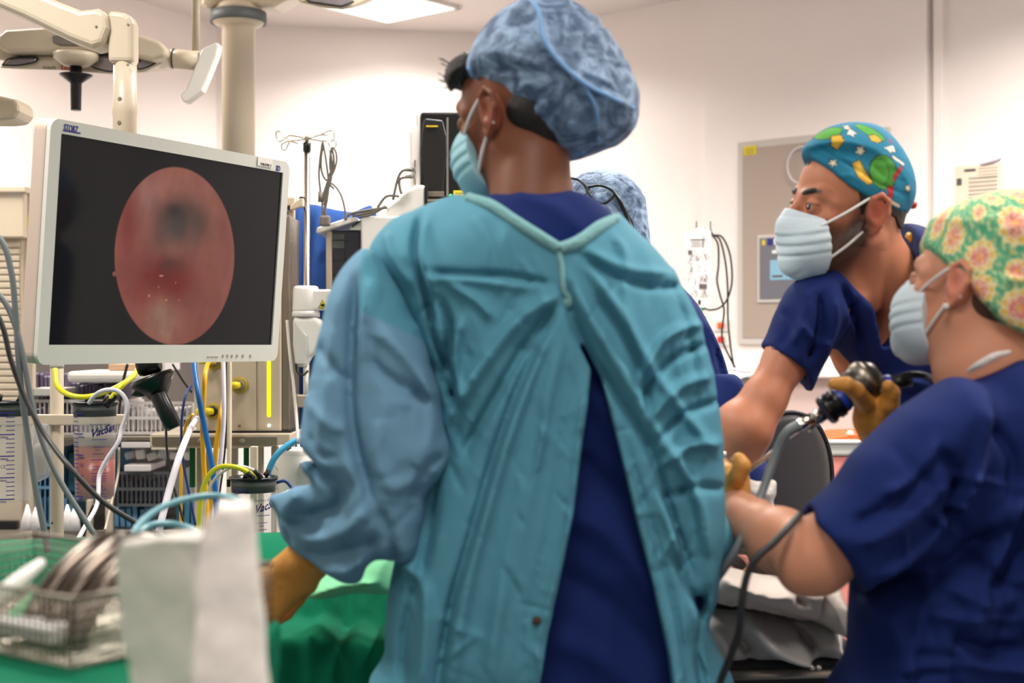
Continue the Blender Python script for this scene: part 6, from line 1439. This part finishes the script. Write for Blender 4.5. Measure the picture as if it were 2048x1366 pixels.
f = Field(*pxbox(1590, 2330, 660, 1430, DR, DR-.2, DR+.2), .0045)
f.pillow(px2([(1880, 772), (1930, 735), (1985, 702), (2060, 690), (2140, 712), (2240, 790), (2290, 1000), (2300, 1430), (1694, 1430), (1698, 1300), (1702, 1200), (1712, 1100), (1750, 950), (1790, 840), (1835, 796)], DR), DR, .14, .12, 0)
f.pillow(px2([(1900, 752), (1840, 785), (1790, 818), (1750, 856), (1700, 905), (1658, 965), (1590, 1030), (1590, 1080), (1640, 1140), (1700, 1190), (1760, 1150), (1840, 1070), (1910, 960), (1960, 860), (1960, 780)], 1.95), 1.93, .098, .075, .03)
f.prismcut([(1612, 1015), (1608, 1030), (1640, 1066), (1672, 1108), (1701, 1156), (1701, 1230), (1560, 1230), (1560, 1000)], 1.95, k=.002, n=0, yhi=2.02)
ax_ = (P(1760, 1010, 1.93)-EL).normalized(); f.cone(P(1672, 1072, 1.925), P(1672, 1072, 1.925)+ax_*.035, .049, .045, .003, 'cut')
f.prismcut([(1880, 600), (1895, 745), (1915, 762), (1960, 745), (2010, 722), (2060, 712), (2060, 600)], DR, k=.004, n=0)
X, Z = f.XZ()
RF = [([(1700, 1165), (1780, 1140), (1860, 1090), (1930, 1030)], 22, -.024), ([(1690, 1120), (1760, 1080), (1830, 1010), (1900, 900)], 16, .012), ([(1650, 1020), (1720, 980), (1800, 900)], 12, -.008), ([(1660, 1050), (1740, 1010), (1820, 940)], 12, .010), ([(1800, 880), (1840, 940), (1830, 1010)], 14, -.010),
      ([(1900, 800), (1880, 900), (1850, 980)], 16, .010), ([(1960, 960), (1940, 1060), (1900, 1160), (1860, 1250)], 18, .013), ([(2000, 940), (1980, 1040), (1920, 1150)], 13, -.014), ([(2030, 900), (2020, 1000), (1990, 1100), (1900, 1200)], 16, .012), ([(1850, 1230), (1900, 1260), (1990, 1255), (2048, 1230)], 18, -.014),
      ([(1860, 1270), (1950, 1290), (2048, 1270)], 16, .010), ([(1860, 1200), (1850, 1300), (1855, 1366)], 7, -.006), ([(1730, 1200), (1760, 1280), (1740, 1366)], 20, .010), ([(1920, 840), (1960, 900), (1950, 980)], 12, -.008), ([(2048, 1000), (2040, 1100), (2000, 1200)], 14, -.010), ([(1700, 960), (1760, 930), (1800, 860)], 10, .006), ([(1900, 1180), (1960, 1200), (1990, 1240)], 10, -.008)]
f.disp(1.4*folds(X, Z, RF+[([(1760+rg.uniform(-40, 260), 860+rg.uniform(0, 460)) for _ in range(1)][0:1]*1+[(1800+rg.uniform(-60, 260), 900+rg.uniform(0, 460))], rg.uniform(6, 14), rg.choice([-1, 1])*rg.uniform(.002, .006)) for k_ in range(40)], DR)+.0015*noise2(X, Z, 45, 7), ylim=DR)
f.build('scrub_top', 'navy', g)
MB().tube([P(1936, 742, 1.97), P(1960, 728, 1.955), P(1990, 712, 1.95), P(2020, 704, 1.955)], .005, n=8, rs=[.003, .0055, .0055, .003]).build('collar_edge', 'gauze', g)
legs(g, (P(1990, 0, DR).x, DR+.0, .80), [(P(1890, 0, DR).x, DR+.02), (P(2090, 0, DR).x, DR-.02)])
# gloved hand round the camera head
f = Field(*pxbox(1640, 1830, 730, 900, 2.12, 2.0, 2.3), .0024)
f.cone(P(1752, 862, 2.18), P(1748, 836, 2.16), .0285, .028, .01); f.cone(P(1748, 840, 2.16), P(1752, 812, 2.15), .029, .026, .015); f.cone(P(1738, 830, 2.15), P(1728, 800, 2.13), .018, .015, .015)
f.chain([P(1730, 806, 2.12), P(1712, 782, 2.085), P(1692, 769, 2.07), P(1668, 768, 2.075)], [.0145, .0125, .011, .0095], .005)
f.chain([P(1748, 806, 2.16), P(1732, 784, 2.20), P(1708, 774, 2.20), P(1692, 784, 2.18)], [.013, .0115, .0105, .009], .005)
f.chain([P(1758, 812, 2.17), P(1750, 796, 2.215), P(1728, 790, 2.215), P(1712, 798, 2.19)], [.0125, .011, .010, .0085], .005)
f.chain([P(1764, 822, 2.17), P(1762, 812, 2.21), P(1744, 808, 2.215), P(1730, 814, 2.19)], [.0115, .010, .009, .0075], .005)
f.chain([P(1758, 835, 2.14), P(1778, 806, 2.12), P(1782, 786, 2.11), P(1776, 772, 2.10)], [.0155, .0145, .0125, .0095], .006)
f.build('glove', 'glove', g)
# second gloved hand steadying the scope
f = Field(*pxbox(1410, 1530, 890, 1050, 2.18, 2.06, 2.34), .0024)
f.chain([P(1466, 1012, 2.155), P(1462, 990, 2.165), P(1460, 962, 2.17)], [.0295, .026, .030], .015)
f.chain([P(1466, 966, 2.15), P(1477, 948, 2.13), P(1484, 932, 2.125), P(1478, 920, 2.13)], [.015, .0135, .0125, .0115], .005)
for k, (dx, dy) in enumerate(((0, 0), (-3, 14), (-6, 28), (-8, 40))):
    f.chain([P(1448+dx, 948+dy, 2.18), P(1438+dx, 936+dy, 2.21), P(1452+dx, 928+dy, 2.235), P(1470+dx, 934+dy, 2.225)], [.0125, .0115, .0105, .009], .005)
f.build('glove', 'glove', g)

# ------------------------------------------------------------------ assistant with glasses on the cap, mostly hidden
DZ = 3.06
g = empty('person', Vector((P(1300, 0, DZ).x, DZ, 0)), 'assistant in blue bouffant cap and navy scrubs, half hidden behind the gowned person', 'person')
HZ = Head(P(1200, 470, DZ), (-.75, .5, -.45), (0, 0, 1), 1.)
f = Field(HZ.c-Vector((.16, .16, .22)), HZ.c+Vector((.16, .16, .14)), .004)
HZ.sculpt(f, (1, -1), 1.); f.cone(HZ.w(0, -.02, -.03), P(1215, 620, DZ), .055, .065, .03)
fa = Field(*pxbox(1300, 1500, 740, 1000, 2.85, 2.5, 3.05), .006)
fa.chain([P(1350, 800, 2.98), P(1345, 900, 2.85), P(1300, 960, 2.7)], [.042, .04, .028], .02); hand(fa, P(1305, 955, 2.71), (-.6, -.3, -.3), (0, 0, -1), 1, [(.3, .4, .3)]*4)
skin_mesh('body', [f, fa], skin_cols(HZ, (196, 132, 104), (196, 110, 90)), g)
HZ.eyes(g)
f = Field(*pxbox(1090, 1320, 335, 600, DZ, DZ-.14, DZ+.14), .0036)
f.pillow(px2([(1120, 430), (1132, 392), (1155, 370), (1185, 358), (1215, 357), (1245, 370), (1272, 398), (1290, 435), (1300, 470), (1296, 510), (1275, 545), (1220, 560), (1160, 540), (1125, 490)], DZ), DZ, .115, .10, 0)
HZ.E(f, (0, -.02, .04), (.085, .104, .096), .02)
X, Z = f.XZ(); CF = []
for i in range(50):
    x, y = rg.uniform(1130, 1290), rg.uniform(365, 520); a = rg.uniform(0, 3.1); CF.append(([(x, y), (x+30*math.cos(a), y+30*math.sin(a))], rg.uniform(3, 5), rg.choice([-1, 1])*rg.uniform(.0015, .004)))
f.disp(folds(X, Z, CF, DZ)+.002*noise2(X, Z, 90, 5)); f.build('bouffant_cap', 'cap_blue', g)
fz = f
# glasses pushed up on the cap: a thing worn, built as one part group
gl = empty('glasses', P(1190, 400, DZ-.12), 'dark framed glasses pushed up on the blue bouffant cap', 'glasses')
def onz(x, y, lift): 
    p = P(x, y, DZ); yy = fz.surf(p.x, p.z); yy = DZ-.06 if yy is None else yy; return Vector((p.x, yy-lift, p.z))
l1 = [(1134, 366), (1150, 365), (1165, 378), (1170, 394), (1160, 400), (1142, 392)]
l2 = [(1172, 384), (1192, 381), (1212, 388), (1222, 398), (1210, 412), (1196, 417), (1180, 408), (1172, 396)]
for nm, L_ in (('lens_rim', l1), ('lens_rim', l2)):
    pts = [onz(x, y, .012) for x, y in L_]; ym = sum(p.y for p in pts)/len(pts); pts = [Vector((p.x, ym*.6+p.y*.4, p.z)) for p in pts]
    MB().tube(pts+[pts[0], pts[1]], .0026, n=8, smooth=5).build(nm, 'dark_plastic', gl)
MB().tube([onz(1170, 388, .012), onz(1174, 388, .012)], .0026, n=8, smooth=0).build('bridge', 'dark_plastic', gl)
MB().tube([onz(1221, 396, .012), onz(1232, 412, .010), onz(1246, 440, .008), onz(1258, 470, .006)], .0036, n=8).build('temple_arm', 'dark_plastic', gl)
MB().tube([onz(1224, 398, .010), onz(1244, 430, .004), onz(1258, 460, .004), onz(1262, 500, .004)], .0030, n=8).build('temple_arm', 'dark_plastic', gl)
f = Field(*pxbox(1130, 1560, 500, 1250, DZ, DZ-.18, DZ+.18), .007)
f.pillow(px2([(1150, 560), (1200, 530), (1290, 528), (1345, 560), (1392, 606), (1424, 668), (1442, 720), (1458, 770), (1470, 810), (1500, 862), (1524, 910), (1534, 960), (1536, 1240), (1150, 1240), (1140, 800)], DZ), DZ, .13, .08, 0)
X, Z = f.XZ(); f.disp(folds(X, Z, [([(1400, 640), (1440, 720), (1450, 790)], 6, .008), ([(1370, 620), (1410, 720), (1430, 790)], 6, -.006), ([(1420, 700), (1435, 760), (1430, 800)], 4, -.006)], DZ), ylim=DZ)
f.build('scrub_top', 'navy', g)
f = Field(*pxbox(1380, 1490, 750, 860, DZ-.12, DZ-.25, DZ+.05), .004)
f.cone(P(1450, 782, DZ-.14), P(1428, 826, DZ-.16), .040, .044, 0); f.build('sleeve_cuff', 'navy', g)
MB().box((P(1300, 0, DZ).x, DZ+.12, .45), (.4, .4, .06), bevel=.03, seg=4).build('stool_seat', 'black_rubber', None).name = 'stool'
props(bpy.data.objects['stool'], 'black stool under the half hidden assistant', 'stool')
MB().cyl((P(1300, 0, DZ).x, DZ+.12, 0.02), (P(1300, 0, DZ).x, DZ+.12, .43), .03).cyl((P(1300, 0, DZ).x, DZ+.12, 0.0), (P(1300, 0, DZ).x, DZ+.12, .03), .16).build('stool_base', 'steel', bpy.data.objects['stool'])
legs(g, (P(1300, 0, DZ).x, DZ+.05, .56), [(P(1240, 0, DZ).x, DZ+.0), (P(1380, 0, DZ).x, DZ+.0)])

# ================================================================== ENDOSCOPE
dE = 2.14
r = empty('endoscope', P(1700, 790, dE), 'endoscope with dark metal camera head and steel shaft held by yellow glove', 'endoscope')
a, b = P(1692, 790, dE), P(1752, 748, dE); ax = (b-a).normalized()
MB().lathe([(.020, 0), (.027, .008), (.030, .022), (.031, .036), (.027, .052), (.018, .062)], P(1688, 792, dE), ax, n=36).build('camera_head', 'camera_metal', r)
MB().lathe([(.0275, .0), (.030, .004), (.0305, .016), (.027, .020)], P(1716, 768, dE), ax, n=36).build('head_ring', 'dull_steel', r)
MB().lathe([(.012, 0), (.0135, .004), (.0135, .016), (.011, .02)], P(1757, 770, dE), Vector((1, 0, .12)), n=28).build('blue_collar', 'blue_part', r)
MB().lathe([(.0105, 0), (.0105, .02), (.009, .034)], P(1778, 765, dE), Vector((1, 0, .08)), n=24).build('strain_relief', 'dark_plastic', r)
MB().lathe([(.020, 0), (.021, .004), (.021, .020), (.019, .024)], P(1664, 812, dE), ax, n=32).build('blue_ring', 'blue_part', r)
MB().lathe([(.021, 0), (.0235, .003), (.0235, .010), (.0205, .012), (.0205, .016), (.023, .018), (.023, .027), (.019, .029)], P(1648, 824, dE), ax, n=32).build('focus_coupler', 'black_plastic', r)
MB().ball(P(1655, 796, dE-.01), .0095).build('focus_knob', 'black_plastic', r)
MB().lathe([(.008, 0), (.0095, .006), (.0095, .022), (.011, .024), (.011, .034)], P(1610, 856, dE), P(1652, 822, dE)-P(1610, 856, dE), n=24).build('eyepiece_tube', 'steel', r)
MB().ball(P(1632, 832, dE-.012), .007).build('valve', 'steel', r)
MB().cyl(P(1578, 862, dE-.01), P(1625, 838, dE-.004), .0085, .010).build('light_post', 'bright_steel', r)
MB().cyl(P(1615, 850, dE+.004), P(1470, 962, dE+.09), .0036).build('shaft', 'steel', r)
MB().tube([P(1785, 763, dE), P(1810, 751, dE), P(1840, 750, dE), P(1862, 758, dE+.02), P(1880, 775, dE+.06), P(1890, 800, dE+.15)], .0052, n=10).build('camera_cable', 'dark_cable', r)
lc = MB().tube([P(1596, 852, dE-.014), P(1574, 866, dE-.02), P(1556, 898, dE-.02), P(1540, 940, dE-.03), P(1522, 990, dE-.05), P(1496, 1050, dE-.1), P(1466, 1110, dE-.12), P(1425, 1168, dE-.08), P(1380, 1210, dE)], .0052, n=10, smooth=8, rs=[.009, .008, .0072, .0068, .0065, .006, .006, .006, .006]).build('light_cable', 'grey_cable')
lc.parent = r; lc.matrix_parent_inverse = Matrix.Translation(-r.location)
cable('black_cable', [(1600, 1030, 1.93), (1576, 1055, 1.9), (1548, 1085, 1.88), (1516, 1112, 1.87), (1496, 1145, 1.87), (1484, 1200, 1.87), (1478, 1260, 1.88), (1462, 1310, 1.9), (1440, 1366, 1.92), (1425, 1440, 1.92)], .0052, 'dark_cable', 'black cable crossing the forearm of the woman with the floral cap', 'cable')
cable('steel_probe', [(1446, 906, 2.1), (1452, 912, 2.1), (1462, 922, 2.11)], .004, 'bright_steel', 'short steel probe tip held in the lower yellow glove', 'instrument')

# ================================================================== TABLE, PATIENT, DRAPES
g = empty('operating_table', Vector((.0, 2.62, 0)), 'black padded operating table under white sheets at the right', 'operating table')
MB().box((-.42, 2.63, .69), (2.05, .50, .06), bevel=.02, seg=4).build('mattress', 'black_rubber', g)
MB().box((-.42, 2.63, .635), (2.05, .48, .045), bevel=.01).build('frame', 'dark_plastic', g)
MB().cyl(P(1385, 1352, 2.36), P(1712, 1346, 2.36), .008).build('side_rail', 'dull_steel', g)
MB().box((-.2, 2.66, .33), (.3, .3, .6), bevel=.02).build('column', 'light_grey', g)
MB().box((-.1, 2.66, .035), (1.0, .45, .07), bevel=.02).build('base', 'light_grey', g)
for px in (1624, 1637): MB().ball(P(px, 1335, 2.34), .0045).build('rail_stud', 'bright_steel', g)
f = Field(*pxbox(1360, 1725, 1180, 1350, 2.36, 2.3, 2.94), .006)
f.pillow(px2([(1370, 1215), (1480, 1200), (1580, 1225), (1690, 1240), (1706, 1290), (1690, 1332), (1640, 1337), (1370, 1337)], 2.42), 2.62, .26, .05, 0, n=4)
X, Z = f.XZ(); f.disp(folds(X, Z, [([(1420, 1240), (1440, 1290), (1430, 1330)], 12, .012), ([(1490, 1230), (1530, 1280), (1620, 1320)], 12, .014), ([(1470, 1260), (1500, 1310)], 9, -.010), ([(1600, 1260), (1630, 1300)], 9, -.012), ([(1650, 1250), (1670, 1310)], 9, .010)], 2.4))
props(f.build('pillow', 'pillow_grey'), 'grey-white crumpled pillow on the black table at the right', 'pillow')
f = Field(*pxbox(1370, 1720, 1110, 1320, 2.34, 2.24, 2.92), .006)
f.pillow(px2([(1380, 1140), (1450, 1118), (1560, 1140), (1640, 1130), (1695, 1150), (1704, 1200), (1700, 1290), (1650, 1272), (1590, 1252), (1500, 1232), (1380, 1208)], 2.36), 2.6, .30, .045, 0, n=4)
X, Z = f.XZ(); f.disp(folds(X, Z, [([(1430, 1145), (1520, 1175), (1640, 1180)], 8, .006), ([(1637, 1170), (1637, 1260)], 3, -.006), ([(1660, 1180), (1680, 1270)], 10, .012), ([(1560, 1160), (1600, 1200)], 9, -.006), ([(1420, 1200), (1520, 1220), (1640, 1262)], 5, .005)], 2.36))
props(f.build('folded_sheet', 'sheet_white'), 'folded off-white sheet over the pillow below the bare forearm', 'sheet')
# patient
g = empty('patient', P(1450, 1090, 2.44), 'patient lying under green drapes, dark hair and gauze-covered face below the gloved hand', 'person')
HP = Head(P(1446, 1092, 2.46), (.05, -.06, 1), (1, 0, 0), 1.)
f = Field(HP.c-Vector((.30, .15, .16)), HP.c+Vector((.16, .15, .15)), .004)
HP.sculpt(f, (1, -1), 1.); f.cone(HP.w(0, -.03, -.04), HP.w(0, -.03, -.24), .055, .07, .03)
skin_mesh('body', [f], skin_cols(HP, (206, 150, 136), (196, 110, 100)), g)
HP.eyes(g)
f = Field(HP.c-Vector((.15, .15, .14)), HP.c+Vector((.17, .15, .13)), .004)
HP.E(f, (0, -.022, .025), (.088, .09, .10), 0); HP.E(f, (0, -.05, -.04), (.075, .05, .06), .03); f.half(HP.w(0, .022, 0), HP.f, .01); f.build('hair', 'hair_dark', g)
f = Field(*pxbox(1460, 1585, 940, 1060, 2.4, 2.28, 2.56), .0035)
f.pillow(px2([(1480, 975), (1492, 955), (1520, 968), (1552, 962), (1556, 985), (1552, 1005), (1566, 1030), (1560, 1046), (1520, 1010), (1482, 998)], 2.4), 2.42, .05, .03, 0, n=4)
X, Z = f.XZ(); f.disp(.004*noise2(X, Z, 90, 3)); props(f.build('gauze', 'gauze'), 'white gauze pad over the patient face beside the grey light cable', 'gauze')
# green drape over the patient
f = Field((-1.45, 2.26, .28), (.22, 3.05, 1.12), .01)
f.cone((-1.35, 2.68, .735), (-.05, 2.68, .75), .13, .15, .0); f.cone((-1.4, 2.6, .74), (.12, 2.6, .74), .08, .08, .10); f.cone((-1.4, 2.8, .74), (.12, 2.8, .74), .08, .08, .10)
X_, Y_, Z_ = f.xyz((slice(None),)*3)
bx = np.maximum(np.maximum(np.abs(X_+.65)-.77, np.abs(Y_-2.65)-.32), np.maximum(.33-Z_, Z_-.76)).astype(np.float32)
f.D = smin(f.D, bx, .06)
X, Z = f.XZ()
f.disp(folds(X, Z, [([(x, 1150), (x+rg.uniform(-20, 20), 1250), (x+rg.uniform(-30, 30), 1500)], rg.uniform(10, 20), rg.choice([-1, 1])*rg.uniform(.006, .016)) for x in range(-200, 1380, 55)], 2.36))
props(f.build('patient_drape', 'drape_green'), 'green surgical drape over the patient, behind the gowned person', 'drape')
f = Field(*pxbox(570, 790, 1090, 1230, 2.3, 2.18, 2.6), .005)
f.pillow(px2([(595, 1205), (612, 1180), (650, 1160), (700, 1150), (745, 1122), (780, 1112), (785, 1195), (700, 1200), (640, 1212)], 2.3), 2.38, .09, .03, 0, n=4)
X, Z = f.XZ(); f.disp(folds(X, Z, [([(620, 1190), (680, 1170), (760, 1160)], 6, .006)], 2.3))
props(f.build('green_towel', 'drape_light'), 'pale green folded towel lying on the drape beside the blue sleeve', 'towel')
# instrument table with basket and paper bag in the near left corner
g = empty('instrument_table', Vector((-.55, 1.28, 0)), 'instrument table under a green cloth in the near left corner', 'table')
f = Field((-1.02, .84, .45), (-.20, 1.62, 1.0), .008)
f.cone((0, 0, 0), (0, 0, 0), .01, .01)
X_, Y_, Z_ = f.xyz((slice(None),)*3)
cx0, cx1, cy0, cy1 = -.95, -.25, .92, 1.56
wav = .012*np.sin(X_*55)+.010*np.sin(Y_*60+1)
f.D = np.maximum(np.maximum(np.maximum(cx0-X_-wav*(.95-Z_)*3, X_-cx1-wav*(.95-Z_)*3), np.maximum(cy0-Y_-wav*(.95-Z_)*3, Y_-cy1-wav*(.95-Z_)*3)), np.maximum(.5-Z_, Z_-.948-.0015*np.sin(X_*40+Y_*22))).astype(np.float32)
f.build('green_cloth', 'drape_green', g, relax=4)
for x in (-.9, -.3):
    for y in (.97, 1.5): MB().cyl((x, y, 0), (x, y, .6), .015).build('leg', 'steel', g)
# basket
u_ = Vector((-.816, .578, 0)); v_ = Vector((.578, .816, 0)); A0 = Vector((-.397, 1.287, .955)); BL, BW, BH = .40, .25, .062
g = empty('wire_basket', A0+(u_*BL+v_*BW)/2, 'steel mesh instrument basket in the near left corner on green cloth', 'basket')
def meshwall(o, a, L1, L2, up, st=.0085):
    mb = MB(); n = int(L1/st)
    for i in range(n+1): mb.tube([o+a*(L1*i/n), o+a*(L1*i/n)+up*L2], .0010, n=4, smooth=0)
    n = int(L2/st)
    for i in range(n+1): mb.tube([o+up*(L2*i/n), o+a*L1+up*(L2*i/n)], .0010, n=4, smooth=0)
    return mb
Zu = Vector((0, 0, 1))
for o_, a_, l_ in ((A0, u_, BL), (A0, v_, BW), (A0+v_*BW, u_, BL), (A0+u_*BL, v_, BW)): meshwall(o_, a_, l_, BH, Zu).build('side_mesh', 'dull_steel', g)
meshwall(A0, u_, BL, BW, v_, .0105).build('bottom_mesh', 'bright_steel', g)
for z_, r_ in ((BH, .0024), (0, .0018)):
    c4 = [A0+Zu*z_, A0+u_*BL+Zu*z_, A0+u_*BL+v_*BW+Zu*z_, A0+v_*BW+Zu*z_]
    MB().tube(c4+[c4[0]], r_, n=8, smooth=0).build('rim', 'dull_steel', g)
for k, (s0_, w_) in enumerate(((.03, .013), (.065, .014), (.10, .012))):
    b0 = A0+u_*(s0_+.02)+v_*.05
    mb = MB(); pts = [b0+Zu*.004+v_*-.01, b0+Zu*.03, b0+Zu*.062+v_*.03, b0+Zu*.085+v_*.075, b0+Zu*.08+v_*.12, b0+Zu*.05+v_*.16]
    mb.tube(pts, w_, n=14, smooth=8, rs=[w_*.8, w_, w_, w_*1.05, w_, w_*.8]); o = mb.build('retractor', 'dark_steel')
    props(o, ['curved steel retractor nearest the paper bag in the mesh basket', 'middle of three curved steel retractors in the mesh basket', 'curved steel retractor farthest left of the three in the mesh basket'][k], 'retractor', 'steel retractors in the basket')
o = MB().tube([A0+u_*.19+v_*.03+Zu*.02, A0+u_*.18+v_*.07+Zu*.05, A0+u_*.21+v_*.12+Zu*.06], .009, n=12, rs=[.011, .009, .006]).build('white_instrument', 'white_plastic'); props(o, 'white plastic instrument handle standing in the mesh basket', 'instrument')
o = MB().tube([A0+u_*.14+v_*.03+Zu*.015, A0+u_*.13+v_*.06+Zu*.04, A0+u_*.12+v_*.08+Zu*.045], .010, n=12).build('green_swab', 'drape_light'); props(o, 'pale green swab roll in the mesh basket', 'swab')
o = MB().box(A0+u_*.30+v_*.09+Zu*.05, (.06, .02, .02), rz=2.5, bevel=.004).build('blue_holder', 'blue_cable'); props(o, 'blue plastic holder at the left end of the mesh basket', 'instrument')
o = MB().box(A0+u_*.10+v_*.03+Zu*.018, (.09, .03, .018), rz=2.52, bevel=.004).build('white_box', 'white_pack'); props(o, 'white plastic tray low in the mesh basket', 'tray')
o = MB().box(A0+u_*.22+v_*.06+Zu*.014, (.12, .05, .014), rz=2.52, bevel=.004).build('steel_tray', 'dull_steel'); props(o, 'flat steel tray on the floor of the mesh basket', 'tray')
# sample of clear tubing in the middle distance over the drape
o = MB().cyl(P(208, 1140, 1.9), P(222, 1080, 1.95), .006).build('white_stick', 'white_tube'); props(o, 'white stick leaning behind the mesh basket on green cloth', 'instrument')
# paper bag
DB = 1.13
bm = bmesh.new()
FR = [(228, 1112, 1.17), (244, 1084, 1.165), (330, 1074, 1.125), (398, 1076, 1.10), (412, 1036, 1.105), (432, 1019, 1.12), (502, 1014, 1.15), (512, 1050, 1.16), (524, 1200, 1.155), (541, 1440, 1.15), (384, 1500, 1.09), (264, 1455, 1.14), (246, 1290, 1.16)]
zb_ = .951
fr_ = [P(*q) for q in FR]
for q in fr_[9:12]: q.z = zb_
mid_ = [P(392, 1180, 1.098), P(386, 1320, 1.094)]
bk_ = [q+Vector((.012*(1 if q.x < -.235 else -1), .075-.25*(q.y-1.10), -.002 if q.z > 1.05 else 0)) for q in fr_]
A_ = [bm.verts.new(q) for q in fr_]; M_ = [bm.verts.new(q) for q in mid_]; B_ = [bm.verts.new(q) for q in bk_]
bm.faces.new([A_[0], A_[1], A_[2], A_[3], M_[0], A_[12]]); bm.faces.new([A_[12], M_[0], M_[1], A_[10], A_[11]])
bm.faces.new([A_[3], A_[4], A_[5], A_[6], A_[7], A_[8], M_[0]]); bm.faces.new([M_[0], A_[8], A_[9], A_[10], M_[1]])
bm.faces.new(B_[::-1])
for q in range(13): bm.faces.new((A_[q], B_[q], B_[(q+1) % 13], A_[(q+1) % 13]))
mb = MB(); mb.bm.free(); mb.bm = bm
pb_ = mb.build('paper_bag', 'bag_paper', None, bevel=.004)
sb_ = pb_.modifiers.new('s', 'SUBSURF'); sb_.subdivision_type = 'SIMPLE'; sb_.levels = sb_.render_levels = 4
tx_ = bpy.data.textures.new('crumple', 'CLOUDS'); tx_.noise_scale = .06
dp_ = pb_.modifiers.new('d', 'DISPLACE'); dp_.texture = tx_; dp_.strength = .008; dp_.texture_coords = 'GLOBAL'
for p_ in pb_.data.polygons: p_.use_smooth = True
props(pb_, 'white crumpled paper bag standing on the green table in the foreground', 'bag')
